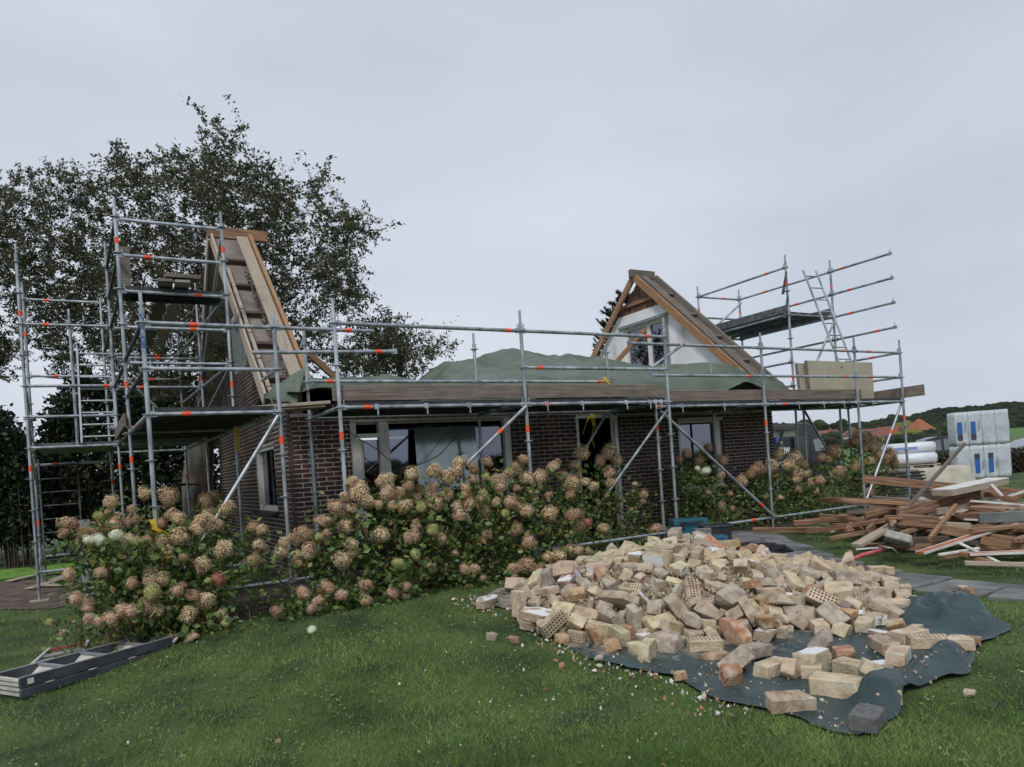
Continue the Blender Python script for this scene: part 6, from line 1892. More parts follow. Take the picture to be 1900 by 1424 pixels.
(3,2.113,-5.218,0.055,0.183,0.01,0.013,0.983,0.8),
(1,3.024,-4.896,0.063,0.997,0.001,0.007,-0.082,1),
(7,2.031,-4.791,0.064,0.011,0.066,0.998,0.007,1),
(8,2.233,-4.686,0.096,0.619,-0.503,-0.141,-0.587,0.8),
(3,2.795,-4.79,0.072,0.615,-0.047,0.042,-0.786,1),
(2,1.816,-4.397,0.07,0.095,-0.042,-0.009,-0.995,1),
(0,1.547,-4.756,0.063,0.043,0,0.003,-0.999,1),
(13,1.755,-4.946,0.064,0.957,-0,-0.003,0.291,1),
(0,2.428,-5.152,0.064,0.196,-0.001,0.005,-0.98,1),
(12,1.581,-4.198,0.042,0.035,-0.998,0.056,-0.015,1),
(5,4.018,-1.78,0.447,0.151,-0.161,-0.134,0.966,1),
(13,2.083,-1.808,0.498,0.902,0.176,0.393,-0.018,0.75),
(13,2.298,-3.235,0.326,0.448,0.224,0.245,-0.83,1),
(3,1.616,-2.612,0.354,0.272,-0.632,0.708,-0.157,0.75),
(4,2.632,-3.454,0.26,0.958,-0.28,-0.059,0.001,0.9),
(2,3.889,-1.966,0.516,-0.217,0.003,0.085,0.972,0.9),
(3,2.075,-3.013,0.374,0.249,-0.698,0.041,0.67,1),
(4,2.803,-2.621,0.571,0.336,0.02,-0.434,-0.836,1),
(5,3.78,-1.634,0.512,-0.294,0.075,0.489,-0.818,0.75),
(13,2.989,-2.638,0.562,-0.739,0.161,0.03,0.654,1),
(7,2.265,-1.462,0.411,-0.748,0.055,-0.084,0.656,0.75),
(11,2.214,-2.677,0.509,-0.449,0.155,0.342,-0.811,0.9),
(6,1.829,-1.724,0.426,0.762,-0.006,0.353,-0.544,0.9),
(7,1.327,-2.304,0.278,-0.069,0.678,-0.155,-0.715,0.9),
(7,2.003,-3.252,0.235,0.954,0.254,0.132,0.092,0.9),
(4,1.236,-2.107,0.239,0.179,0.266,-0.024,-0.947,0.75),
(11,3.349,-2.992,0.451,0.611,0.406,0.433,0.525,0.9),
(6,2.09,-1.437,0.379,-0.339,-0.217,0.217,-0.889,0.75),
(1,2.437,-1.604,0.496,0.838,-0.118,-0.194,0.496,1),
(12,3.291,-2.4,0.546,-0.929,-0.234,0.265,0.109,1),
(2,3.032,-3.161,0.423,0.859,-0.122,0.376,0.327,1),
(11,2.96,-2.928,0.503,0.683,0.157,-0.139,-0.7,1),
(3,2.736,-3.202,0.402,-0.313,0.31,-0.102,0.892,0.75),
(2,3.351,-1.354,0.4,-0.962,0.152,-0.051,0.22,1),
(7,1.987,-2.646,0.466,0.842,-0.153,-0.448,-0.258,1),
(12,3.56,-1.551,0.523,-0.944,-0.076,-0.258,0.192,0.9),
(13,2.312,-3.404,0.233,-0.194,0.046,0.009,-0.98,1),
(13,3.631,-2.825,0.434,-0.437,0.13,0.086,0.886,1),
(0,3.598,-2.994,0.403,0.39,-0.413,-0.535,0.625,0.75),
(4,3.16,-1.379,0.38,-0.284,-0.19,0.167,0.925,1),
(5,3.463,-2.123,0.574,0.766,-0.175,-0.533,-0.312,1),
(12,2.435,-3.126,0.403,-0.933,-0.122,-0.288,0.178,0.75),
(11,2.135,-1.958,0.531,0.771,-0.035,0.1,-0.627,1),
(11,3.857,-1.446,0.387,0.236,-0.339,0.697,-0.587,1),
(11,2.65,-1.901,0.559,0.163,0.172,0.214,-0.948,0.9),
(2,3.182,-3.062,0.449,-0.768,-0.573,-0.278,0.062,0.75),
(0,3.448,-1.951,0.605,-0.368,-0.14,-0.015,0.919,1),
(12,1.642,-2.427,0.4,0.65,0.309,0.1,-0.687,1),
(2,1.719,-2.763,0.351,-0.226,0.843,0.032,-0.487,1),
(3,3.552,-1.279,0.33,0.467,0.372,0.307,-0.741,1),
(13,1.372,-1.87,0.292,0.22,0.186,-0.238,-0.927,0.75),
(4,2.634,-2.915,0.5,0.627,-0.158,-0.22,0.73,0.9),
(4,4.148,-2.008,0.367,-0.141,-0.85,0.114,-0.494,1),
(11,1.652,-1.733,0.377,0.305,0.118,-0.585,-0.742,1),
(12,1.464,-2.731,0.249,-0.771,0.228,0.562,0.192,0.9),
(1,2.489,-1.979,0.569,0.406,-0.108,0.202,0.885,1),
(3,2.412,-1.364,0.372,0.257,-0.064,0.295,0.918,0.9),
(1,3.052,-2.785,0.533,0.462,-0.055,0.229,0.855,1),
(5,3.671,-1.422,0.431,0.531,-0.298,-0.132,0.782,0.9),
(3,2.181,-1.623,0.463,-0.936,-0.279,0.01,0.216,0.9),
(4,2.441,-2.529,0.566,-0.603,0.333,0.156,0.708,0.9),
(4,2.016,-2.81,0.43,-0.845,0.498,0.174,-0.081,0.75),
(11,3.235,-1.808,0.581,0.177,0.228,-0.406,0.867,1),
(1,1.832,-3.035,0.287,-0.32,-0.875,-0.159,0.327,0.75),
(2,2.476,-1.813,0.56,0.436,-0.022,0.445,-0.782,1),
(12,3.94,-1.626,0.445,-0.873,0.056,0.477,0.083,0.9),
(4,1.676,-1.925,0.419,0.797,-0.045,-0.464,-0.384,1),
(0,1.404,-2.092,0.326,0.71,-0.104,0.018,0.697,0.9),
(5,3.178,-2.664,0.543,-0.011,-0.095,0.451,-0.887,1),
(6,1.489,-2.354,0.349,0.198,-0.016,-0.376,-0.905,1),
(1,3.409,-3.137,0.395,0.574,0.453,-0.551,-0.403,1),
(11,3.619,-1.713,0.573,0.817,0.167,0.072,-0.548,0.9),
(12,2.142,-3.179,0.317,-0.423,0.512,-0.465,-0.585,0.9),
(2,4.197,-1.853,0.336,0.179,0.15,0.078,-0.969,0.9),
(4,2.154,-2.126,0.548,0.538,-0.176,-0.158,-0.809,0.75),
(7,1.787,-2.614,0.415,0.764,0.395,-0.494,0.123,1),
(0,3.466,-2.889,0.457,-0.695,-0.053,0.415,-0.585,1),
(4,3.252,-3.438,0.28,0.254,-0.279,-0.061,0.924,0.9)]
BR.sort(key=lambda e: (Vector(e[1:4]) - CAMP).dot(fwd) - 2.2 * e[3] * 2)
loose = MB(); rest = BR[280:]; BR = BR[:280]
for e in rest:
    vs, fs = rubble_proto(PROTO_KINDS[e[0]], e[0] + 1); R_ = Quaternion(e[4:8]).to_matrix()
    loose.add([R_ @ (Vector(v) * e[8]) + Vector(e[1:4]) for v in vs], fs)
if rest: tag(loose.build('rubble_behind', M['rb'][0]), kind='stuff')
rng = random.Random(9)
LOOK = {0: 'sandy', 1: 'perforated sandy', 2: 'orange-stained', 3: 'part-plastered', 4: 'plaster-topped', 5: 'grey mortar-caked'}
KL = {'full': 'brick', 'half': 'half brick', 'bat': 'brick end', 'lump': 'lump of two bricks', 'slab': 'slab of wall', 'shard': 'flat brick shard'}
def pose(q_):
    zx = q_ @ Vector((0, 0, 1)); lx = q_ @ Vector((1, 0, 0))
    a = 'lying flat' if abs(zx.z) > .9 else ('tilted' if abs(zx.z) > .45 else 'on edge')
    if abs(lx.z) > .6: a = 'standing up'
    h = math.degrees(math.atan2(lx.y, lx.x)) % 180
    return a + ['along the house', 'towards the path', 'square to the house', 'towards the ladders'][int(((h + 22.5) % 180) / 45)].join((' ', ''))
def zone(x, y, z):
    d = (Vector((x, y, z)) - CAMP); dep = d.dot(fwd); px = 950 + 1327 * d.dot(right) / dep
    hh = 'heap top' if z > .5 else ('upper slope' if z > .36 else ('lower slope' if heap(x, y) > .05 else 'tarpaulin'))
    side = 'window end' if px < 1080 else ('conduit side' if px < 1240 else ('middle' if px < 1400 else ('path side' if px < 1540 else 'fold end')))
    return '%s, %s' % (hh, side)
for e in BR:
    i = e[0]; mi = MATN[i] if rng.random() < .7 else rng.choice([0, 0, 2, 3, 5, 4])
    x, y, z = e[1:4]
    o = place('brick', proto_mesh(i, mi), (x, y, z + gnoise(x, y)), Quaternion(e[4:8]), e[8])
    tag(o, '%s %s %s, %s' % (LOOK[mi], KL[PROTO_KINDS[i]], pose(Quaternion(e[4:8])), zone(x, y, z)), 'brick', 'broken bricks of the rubble heap')
from collections import defaultdict
same = defaultdict(list)
for o in COL.objects:
    if o.get('group') == 'broken bricks of the rubble heap': same[o['label']].append(o)
for lab, os_ in same.items():
    if len(os_) > 1:
        os_.sort(key=lambda o: o.location.y + .4 * o.location.x)
        words_ = ['lawn side', 'house side'] if len(os_) == 2 else ['lawn side'] + ['middle one', 'inner one', 'third one', 'fourth one'][:len(os_) - 2] + ['house side']
        for o, w in zip(os_, words_): o['label'] = lab + ', ' + w
# hand-placed single ones
def brick_at(i, mi, px, py, rz, label, dz=.045, z0=None, sc=(1, 1, 1), tilt=(0, 0), m=None):
    p = at(px, py, 2, (zg(2, -4) + .02) if z0 is None else z0); p.z = zg(p.x, p.y) + dz + (.02 if inpoly(p.x, p.y, tarp_pts) else 0)
    me = proto_mesh(i, mi)
    if m: me = me.copy(); me.materials.clear(); me.materials.append(m)
    o = place('brick', me, p, (tilt[0], tilt[1], rz), sc); tag(o, label, 'brick', 'single bricks round the heap')
    return o
brick_at(0, 0, 1612, 1345, rad(20), 'dark grey concrete block at the nearest corner of the tarpaulin', m=mat('dark_concrete', [(.09, .09, .09), (.15, .15, .145)], rough=.9, scale=20, bump=.2), sc=(.85, 1.1, 1))
brick_at(1, 0, 1470, 1315, rad(-32), 'sandy brick with a mortar ridge, nearest the lawn beside the dark block', tilt=(.1, 0))
brick_at(0, 0, 1560, 1290, rad(-68), 'big rough two-brick lump behind the dark grey block', dz=.06, sc=(1.15, 1.2, 1.3))
brick_at(9, 4, 1505, 1250, rad(10), 'orange-sided lump with white plaster on its end', dz=.085, sc=(1, 1, .85))
brick_at(5, 3, 1640, 1305, rad(-20), 'wedge brick with white plaster top by the tarpaulin roll')
brick_at(2, 0, 1615, 1262, rad(40), 'tilted sandy brick leaning on its neighbour near the fold', dz=.08, tilt=(.5, .2))
brick_at(13, 1, 1725, 1200, rad(-45), 'perforated brick lying alone towards the tarpaulin folds')
brick_at(4, 0, 1782, 1218, rad(-40), 'flat half brick resting on the tarpaulin edge fold', dz=.1)
brick_at(10, 4, 905, 1150, rad(25), 'broad pale slab of wall at the window-side tip of the tarpaulin', dz=.06)
brick_at(6, 5, 914, 1199, rad(0), 'small squared brick piece alone on the grass', sc=.8 if False else (.6, .7, .7), dz=.03)
brick_at(7, 2, 955, 1203, rad(40), 'small orange brick piece alone on the grass', sc=(.75, .75, .7), dz=.03)
brick_at(3, 0, 753, 1139, rad(-15), 'pale brick lying in the grass at the edge of the big bush', sc=(.95, .8, .6), dz=.03)
brick_at(7, 2, 1357, 1275, rad(70), 'reddish brick end standing upright at the tarpaulin hem', dz=.09, tilt=(0, 1.2))
brick_at(11, 0, 1797, 1285, rad(20), 'thin pale stone shard on the grass by the tarpaulin roll', dz=.02, sc=(.6, .6, .5))
brick_at(6, 2, 1806, 1195, rad(10), 'brown-and-white brick piece on the grass beyond the fold', dz=.035, sc=(.6, .7, .6))
brick_at(8, 0, 1660, 1140, rad(-10), 'brick pair with holes at the foot of the plaster chunk', dz=.07, sc=(1, 1, .7))
brick_at(7, 0, 1785, 1062, rad(10), 'small brick chunk lying on the paving slabs', dz=.05, sc=(.7, .7, .6), z0=.22)
brick_at(6, 2, 1802, 1066, rad(70), 'second brick chunk lying on the paving, orange-stained', dz=.05, sc=(.5, .7, .6), z0=.22)
# crumbs: core of the heap and small rubble round it
nr = np.random.default_rng(12)
def crumbs(name, n, sampler, size, mats, seed=1, kind='stuff'):
    rng = random.Random(seed)
    base = [Vector(v) for v in ((1, .1, -.2), (-.2, 1, .1), (-1, -.2, -.1), (.1, -1, .2), (.1, .1, .7), (0, 0, -.6))]
    F = [(0, 1, 4), (1, 2, 4), (2, 3, 4), (3, 0, 4), (1, 0, 5), (2, 1, 5), (3, 2, 5), (0, 3, 5)]
    V = []; MI = []
    for k in range(n):
        x, y, z, s = sampler(rng); s *= size
        a = Euler((rng.uniform(0, 6), rng.uniform(0, 6), rng.uniform(0, 6))).to_matrix()
        sc = Vector((rng.uniform(.6, 1.4), rng.uniform(.5, 1.1), rng.uniform(.4, .9)))
        pts = [a @ Vector((b.x * sc.x * s, b.y * sc.y * s, b.z * sc.z * s)) + Vector((x, y, z + s * .3)) for b in base]
        for f in F: V += [tuple(pts[i]) for i in f]
        m_ = rng.randrange(len(mats)); MI += [m_] * 8
    o = soup(name, np.array(V), 3, mats, mi=MI); o['kind'] = kind
    return o
bc = [plain('crumb_sand', (.42, .33, .24), .95), plain('crumb_pale', (.52, .46, .38), .95), plain('crumb_orange', (.36, .19, .10), .95), plain('crumb_white', (.72, .71, .68), .95)]
def smp(rng):
    while True:
        x, y = rng.uniform(.7, 5.2), rng.uniform(-5.7, -.9)
        h = heap(x, y)
        if x > 3.4 and h <= .01: continue
        if h > 0 or (inpoly(x, y, tarp_pts) and rng.random() < .05 + .4 * max(0, noise.noise(Vector((x * 2, y * 2, 3))))):
            return x, y, tarp_gz(x, y) + max(0, h - .05), (rng.uniform(.3, 1.0) ** 1.5 + .2) * (1 if h > .04 else .7)
crumbs('brick_rubble', 9000, smp, .022, bc[:3] + [bc[0], bc[1]])
def smp2(rng):
    while True:
        i = rng.randrange(len(tarp_pts)); a = Vector(tarp_pts[i]); b = Vector(tarp_pts[(i + 1) % len(tarp_pts)]); q = a.lerp(b, rng.random())
        x = q.x + rng.gauss(0, .14); y = q.y + rng.gauss(0, .14)
        if x < 1.3 and -5.2 < y < -1 and not (inpoly(x, y, tarp_pts)) and rng.random() < .3 + (1.9 - x): return x, y, zg(x, y) + gnoise(x, y) + .02, rng.uniform(.3, 1.0) ** 2 + .12
crumbs('edge_rubble', 230, smp2, .026, bc, 2)
def smp3(rng):
    t = rng.random()
    while True:
        if t < .8: x, y = rng.gauss(.9, 1.0), rng.gauss(-4.2, .9)
        else: x, y = rng.uniform(-2.5, 5), rng.uniform(-7, -.8)
        if not inpoly(x, y, tarp_pts): return x, y, zg(x, y) + gnoise(x, y) + .025, rng.uniform(.2, 1.0) ** 2 + .15
crumbs('plaster_chips', 120, smp3, .013, [bc[3], bc[3], bc[1]], 3)
# heap core
grid = []
cm = brickmat('rubble_core', [(.13, .09, .06), (.26, .19, .13), (.34, .26, .18)], rand=.01)
xs = [.8 + i * .08 for i in range(58)]; ys = [-5.0 + j * .08 for j in range(54)]
core = grid_mesh('rubble_core', xs, ys, lambda x, y: (zg(x, y) + max(-.06, heap(x, y) - .085) + .03 * noise.noise(Vector((x * 8, y * 8, 0)))) if heap(x, y) > .02 else zg(x, y) - .08, cm, kind='stuff')
# bent pale conduit on the heap, paper scraps
q = MB(); q.path([at(1293, 1008, 1, -1.9), at(1262, 1003, 1, -2.1), at(1232, 1005, 1, -2.3), at(1238, 1018, 1, -2.45), at(1262, 1050, 1, -2.8), at(1283, 1086, 1, -3.1)], .011, 6)
tag(q.build('conduit', plain('cream_plastic', (.62, .52, .34), .5)), 'bent cream plastic conduit lying on top of the heap', 'conduit')
pw = plain('white_paper', (.72, .74, .78), .7)
for (quad, lab) in (([(1066, 1056), (1074, 1062), (1086, 1090), (1072, 1092)], 'torn white plastic scrap standing up at the window-side foot of the heap'),
                    ([(1064, 1106), (1073, 1103), (1072, 1119), (1063, 1122)], 'small white card piece among the crumbs')):
    V = [at(x, y, 1, -2.35 + .03 * k) for k, (x, y) in enumerate(quad)]
    q = MB(); q.add(V + [v + Vector((.004, .004, 0)) for v in V], [(0, 1, 2, 3), (7, 6, 5, 4), (0, 4, 5, 1), (1, 5, 6, 2), (2, 6, 7, 3), (3, 7, 4, 0)])
    tag(q.build('plastic_scrap', pw), lab, 'scrap')

# ------------------------------------------------------------------ timber pile
wm = {'b': M['brownwood'], 'o': M['freshwood'], 'd': M['darkwood'], 'g': M['oldwood'], 'p': M['plankpale'],
      'w': mat('white_painted_wood', [(.45, .44, .41), (.66, .65, .62)], rough=.7, scale=5, rand=.1),
      'r': mat('red_painted_channel', [(.34, .085, .04), (.48, .14, .065)], rough=.6, scale=9), 'm': mat('grey_green_metal', [(.10, .12, .12), (.17, .19, .185)], rough=.5, scale=6)}
TB = [ # px1 py1 d1 px2 py2 d2 width height colour label
 (1600, 889, 11.6, 1905, 917, 10.6, .07, .13, 'b', 'longest reddish-brown beam spanning the back of the timber pile'),
 (1790, 823, 10.2, 1680, 946, 9.9, .045, .045, 'g', 'grey pole sticking up steeply out of the timber pile'),
 (1667, 955, 9.8, 1816, 918, 10.4, .07, .15, 'b', 'brown beam under the white-topped board'),
 (1775, 938, 10.2, 1905, 956, 9.6, .07, .17, 'b', 'broad brown joist running out beside the white board'),
 (1774, 938, 9.8, 1723, 1003, 9.1, .05, .06, 'o', 'orange batten leaning down the front of the pile'),
 (1589, 1013, 9.45, 1668, 968, 9.9, .15, .05, 'p', 'pale-ended board lying at the grass beside the pickaxe'),
 (1499, 987, 11.2, 1664, 963, 10.3, .09, .07, 'b', 'beam reaching farthest towards the path corner'),
 (1542, 970, 11.9, 1612, 965, 11.6, .06, .12, 'b', 'short brown beam in the grass behind the reaching one'),
 (1616, 966, 11.0, 1664, 941, 10.8, .06, .05, 'o', 'slanting batten propped at the pile edge'),
 (1664, 964, 9.7, 1742, 970, 9.5, .07, .16, 'b', 'stout brown block-ended joist in mid pile'),
 (1743, 981, 9.4, 1905, 1010, 8.8, .07, .12, 'b', 'long joist sloping low across the pile front'),
 (1780, 1026, 8.65, 1838, 1044, 8.3, .05, .05, 'o', 'thin batten on the grass nearest the paving'),
 (1827, 918, 10.3, 1889, 928, 10.0, .06, .07, 'b', 'short beam end beside the white stick'),
 (1839, 899, 10.1, 1860, 921, 10.0, .05, .03, 'w', 'white painted stick slanting off the white board'),
 (1774, 1005, 8.9, 1873, 1053, 8.1, .045, .02, 'w', 'thin white lath crossing the red channel'),
 (1742, 1030, 8.55, 1816, 1018, 8.75, .04, .03, 'w', 'pale lath lying behind the red channel foot'),
 (1816, 962, 9.2, 1905, 958, 9.1, .06, .13, 'm', 'grey-green metal beam in the timber pile'),
 (1600, 1000, 9.9, 1700, 992, 9.6, .06, .09, 'd', 'dark stained beam low in the pile'),
 (1640, 1005, 9.2, 1760, 1000, 9.1, .05, .08, 'd', 'dark lath under the insulation scrap'),
 (1620, 985, 10.3, 1540, 1000, 10.1, .06, .06, 'b', 'brown lath pointing to the path end'),
 (1755, 975, 9.35, 1800, 977, 9.3, .07, .09, 'p', 'short pale block among dark joists'),
 (1800, 985, 9.0, 1905, 975, 9.0, .09, .05, 'b', 'beam behind the red channel top'),
 (1783, 925, 10.5, 1870, 935, 10.2, .12, .03, 'w', 'white board scrap in the upper pile'),
 (1690, 925, 10.8, 1745, 920, 10.7, .08, .1, 'd', 'dark block end left of the white board'),
 (1705, 925, 10.4, 1752, 945, 10.1, .16, .05, 'p', 'sloping pale board below the grey pole'),
 (1855, 950, 9.5, 1905, 968, 9.3, .05, .08, 'b', 'beam end jutting towards the lawn side'),
 (1680, 1018, 8.95, 1735, 1023, 8.8, .04, .04, 'b', 'low brown lath on the grass in front'),
 (1588, 1020, 9.2, 1640, 1016, 9.15, .03, .02, 'w', 'thin white strip on the grass by the pickaxe'),
 (1820, 1002, 8.9, 1905, 1018, 8.6, .05, .1, 'o', 'orange joist above the red rail'),
 (1790, 1045, 8.2, 1905, 1048, 8.05, .05, .05, 'p', 'pale batten lying along the paving edge'),
 (1655, 935, 10.9, 1700, 950, 10.4, .14, .04, 'b', 'brown board end below the grey pole foot'),
 (1720, 955, 10.0, 1800, 940, 10.2, .03, .1, 'g', 'grey board on edge in mid pile'),
 (1740, 950, 9.9, 1840, 932, 10.3, .04, .09, 'p', 'pale lath tucked beneath the brown beam'),
 (1800, 930, 10.0, 1905, 938, 9.7, .03, .03, 'w', 'white lath high at the back'),
 (1800, 940, 9.9, 1905, 946, 9.6, .035, .02, 'p', 'grey lath beside the high white one'),
]
def solid_beam(a, b, w, h, m, nm='timber_beam', bev=.005):
    return beam_obj(nm, a, b, w, h, m, bev=bev)
for (x1, y1, d1, x2, y2, d2, w, h, c, lab) in TB:
    a, b = far(x1, y1, d1), far(x2, y2, d2)
    for p in (a, b): p.z = max(p.z, zg(p.x, p.y) + h * .5)
    tag(solid_beam(a, b, w, h, wm[c]), lab, 'timber', 'timbers in the wood pile')
# white-topped thick board
a, b = far(1748, 915, 9.9), far(1852, 893, 10.4)
wb = empty('insulated_board', (a + b) / 2); tag(wb, 'thick white-topped board with pale wooden sides crowning the timber pile', 'board')
q = MB(); q.span(a - wb.location, b - wb.location, .30, .08); q.build('core', wm['p'], wb)
q = MB(); q.span(a - wb.location + Vector((0, 0, .045)), b - wb.location + Vector((0, 0, .045)), .31, .012); q.build('white_face', wm['w'], wb)
for (x1, y1, d1, x2, y2, d2, lab) in ((1707, 1027, 8.75, 1890, 969, 9.2, 'orange-red channel with pale edges slanting across the pile front'), (1797, 1029, 8.5, 1905, 1025, 8.3, 'red channel lying level at the pile foot')):
    a, b = far(x1, y1, d1), far(x2, y2, d2); c = (a + b) / 2
    ch = empty('painted_channel', c); tag(ch, lab, 'channel', 'red painted channels')
    q = MB(); q.span(a - c, b - c, .112, .03); q.build('web', wm['r'], ch)
    for s in (-1, 1):
        y = Vector((0, 0, 1)).cross((b - a).normalized()) * s * .062; q = MB(); q.span(a - c + y + Vector((0, 0, .005)), b - c + y + Vector((0, 0, .005)), .012, .03); q.build('flange', wm['w'], ch)
# bulk of the pile, crossing beams in layers
rng = random.Random(31)
P0c = far(1790, 985, 10.2); P0c.z = .2
cols = 'bbbbbodgbpbb'
mesh_pool = []
for k in range(8):
    q = MB(); L_ = rng.uniform(1.2, 3.0); q.box((0, 0, 0), (L_, rng.uniform(.03, .10), rng.uniform(.03, .11))); me = q.mesh('timber_beam', [wm[rng.choice('bbodgb')]]); bevel_mesh(me, .005); mesh_pool.append((me, L_))
LA = ['brown joist', 'dark joist', 'lath', 'short brown beam', 'weathered beam', 'broad beam', 'square batten', 'split joist']
pos_w = ['buried low at the back', 'buried in the middle', 'half hidden near the front', 'high in the heap', 'poking out towards the lawn', 'lying crosswise under others']
for k in range(60):
    lay_ = k // 12
    r_ = rng.random() ** .5 * (1.75 - .22 * lay_); an = rng.uniform(0, 6.28)
    x = P0c.x + r_ * math.cos(an) * .95 + .45; y = P0c.y + r_ * math.sin(an) * 1.25
    me, L_ = mesh_pool[k % 8]
    an2 = rng.choice([rad(-50), rad(-20), rad(20), rad(-80)]) + rng.uniform(-.4, .4)
    z = zg(x, y) + .07 + lay_ * .11 + rng.uniform(0, .04)
    tilt = rng.uniform(-.06, .06) if lay_ < 1 else rng.uniform(-.13, .13)
    z = max(z, zg(x, y) + .05 + abs(math.sin(tilt)) * L_ / 2)
    o = place('timber_beam', me, (x, y, z), (rng.uniform(-.2, .2), tilt, an2))
    tag(o, '%s %s, %s' % (LA[k % 8], pos_w[k % 6], ['long and rough', 'with bent nails', 'dull brown', 'lighter at one end', 'partly shaded'][k % 5]), 'timber', 'timbers in the wood pile')
for k in range(26):      # splintered laths on top
    r_ = rng.random() ** .6 * 1.5; an = rng.uniform(0, 6.28)
    x = P0c.x + .4 + r_ * math.cos(an); y = P0c.y + r_ * math.sin(an) * 1.2
    L_ = rng.uniform(.5, 1.9); an2 = rng.uniform(-1.6, .8); tl = rng.uniform(-.28, .28)
    z = zg(x, y) + .12 + .5 * max(0, 1 - r_ / 1.7) + rng.uniform(0, .08); z = max(z, zg(x, y) + .03 + abs(math.sin(tl)) * L_ / 2)
    d_ = Vector((math.cos(an2) * math.cos(tl), math.sin(an2) * math.cos(tl), math.sin(tl))) * L_ / 2; c_ = Vector((x, y, z))
    o = beam_obj('lath', c_ - d_, c_ + d_, rng.uniform(.015, .05), rng.uniform(.01, .03), wm[rng.choice('obpwgb')], bev=0)
    tag(o, '%s lath %s on the timber pile, %s' % (['thin splintered', 'narrow pale', 'short broken', 'long bent-looking', 'brown tapered'][k % 5], ['crossing others', 'sticking out', 'lying loose', 'tipped up at one end', 'half buried', 'near the top'][k % 6], 'over %s' % ['a brown joist', 'the grey beam', 'dark timbers', 'the back edge', 'the front edge', 'pale boards', 'the grass side'][k % 7]), 'timber', 'laths on the wood pile')
q = MB(); a = far(1668, 1000, 9.0); q.box(a, (.32, .30, .10), Euler((.3, .35, .5)).to_matrix()); me = q.mesh('insulation_scrap', [mat('grey_insulation', [(.28, .28, .26), (.42, .42, .39)], rough=1, scale=12, bump=.6)]); bevel_mesh(me, .015)
tag(place('insulation_scrap', me), 'pale grey insulation block wedged at the front of the timber pile', 'insulation')

# pickaxe
pk = empty('pickaxe', at(1600, 1033, 2, .24)); tag(pk, 'pickaxe with pinkish red handle lying on the paving', 'pickaxe'); c = pk.location
a, b = at(1560, 1046, 2, .235), at(1641, 1020, 2, .27)
q = MB(); q.path([a - c, (a + b) / 2 - c + Vector((0, 0, .02)), b - c], .021, 8, r2=.028); q.build('handle', mat('faded_red_handle', [(.42, .06, .07), (.58, .14, .14)], rough=.6, scale=10), pk, smooth=True)
h0, h1, h2 = at(1631, 1013, 2, .30), at(1645, 1016, 2, .33), at(1667, 1028, 2, .24)
q = MB(); q.path([h0 - c, h1 - c, (h1 + h2) / 2 - c + Vector((0, 0, .03)), h2 - c], .016, 6, r2=.007); q.build('head', plain('worn_steel', (.42, .40, .38), .45, .6), pk, smooth=True)

# ------------------------------------------------------------------ tool cases, bin, cloth by the heap
def case(name, label, cat, px, d, z, dims, rz, m, lid=.35, latches=2, trim=None, group=None):
    p = far(px, 900, d); p.z = z
    t = empty(name, p, rz); tag(t, label, cat, group)
    L_, W_, H_ = dims
    q = MB(); q.box((0, 0, H_ * (1 - lid) / 2), (L_, W_, H_ * (1 - lid) - .004)); me = q.mesh('body', [m]); bevel_mesh(me, .012, 2); place('body', me, parent=t)
    q = MB(); q.box((0, 0, H_ * (1 - lid / 2)), (L_ * 1.02, W_ * 1.02, H_ * lid)); me = q.mesh('lid', [trim or m]); bevel_mesh(me, .015, 2); place('lid', me, parent=t)
    for k in range(latches):
        q = MB(); q.box(((k - (latches - 1) / 2) * L_ * .55, -W_ / 2 - .012, H_ * .62), (.06, .03, .09)); me = q.mesh('latch', [M['darkroom']]); bevel_mesh(me, .004); place('latch', me, parent=t)
    q = MB(); q.path([(-.1, -W_ / 2 - .01, H_ * .85), (-.1, -W_ / 2 - .05, H_ * .8), (.1, -W_ / 2 - .05, H_ * .8), (.1, -W_ / 2 - .01, H_ * .85)], .01, 5); q.build('handle', M['darkroom'], t)
    return t
teal = mat('teal_plastic', [(.012, .085, .115), (.02, .12, .155)], rough=.45, scale=4)
teal2 = mat('blue_plastic', [(.02, .10, .19), (.035, .15, .26)], rough=.4, scale=4)
blk = mat('black_plastic', [(.012, .012, .014), (.028, .028, .03)], rough=.5, scale=5)
case('tool_case', 'black tool case below the teal one behind the heap', 'tool case', 1278, 10.6, .22, (.54, .34, .24), rad(-30), blk, group='tool cases')
case('tool_case', 'teal tool case on top, by the brick wall behind the heap', 'tool case', 1272, 10.6, .462, (.50, .32, .23), rad(-28), teal, group='tool cases')
case('tool_case', 'small blue case standing at the timber side of the heap top', 'tool case', 1328, 9.3, .20, (.16, .26, .36), rad(-30), teal2, latches=1, group='tool cases')
case('tool_case', 'flat blue case corner showing beside the black cloth', 'tool case', 1346, 8.9, .19, (.20, .24, .14), rad(-20), teal2, latches=1, group='tool cases')
p = far(1321, 900, 9.9); p.z = .2
bn = empty('waste_bin', p, rad(-30)); tag(bn, 'black open bin with tool rims standing behind the grey block', 'bin')
q = MB(); w_, h_ = .17, .44
for s in ((0, -w_, .34, .012), (0, w_, .34, .012), (-w_, 0, .012, .328), (w_, 0, .012, .328)): q.box((s[0], s[1], h_ / 2), (s[2], s[3], h_))
q.box((0, 0, .01), (.33, .33, .016)); q.build('body', blk, bn)
q = MB()
for s in ((0, -w_ - .01, .4, .03), (0, w_ + .01, .4, .03), (-w_ - .01, 0, .03, .34), (w_ + .01, 0, .03, .34)): q.box((s[0], s[1], h_), (s[2], s[3], .03))
q.build('rim', M['galvdark'], bn)
p = at(1304, 990, 1, -1.75); q = MB(); q.box((0, 0, 0), (.19, .12, .12)); me = q.mesh('concrete_block', [mat('speckled_concrete', [(.10, .10, .11), (.20, .20, .21)], rough=.95, scale=40)]); bevel_mesh(me, .005)
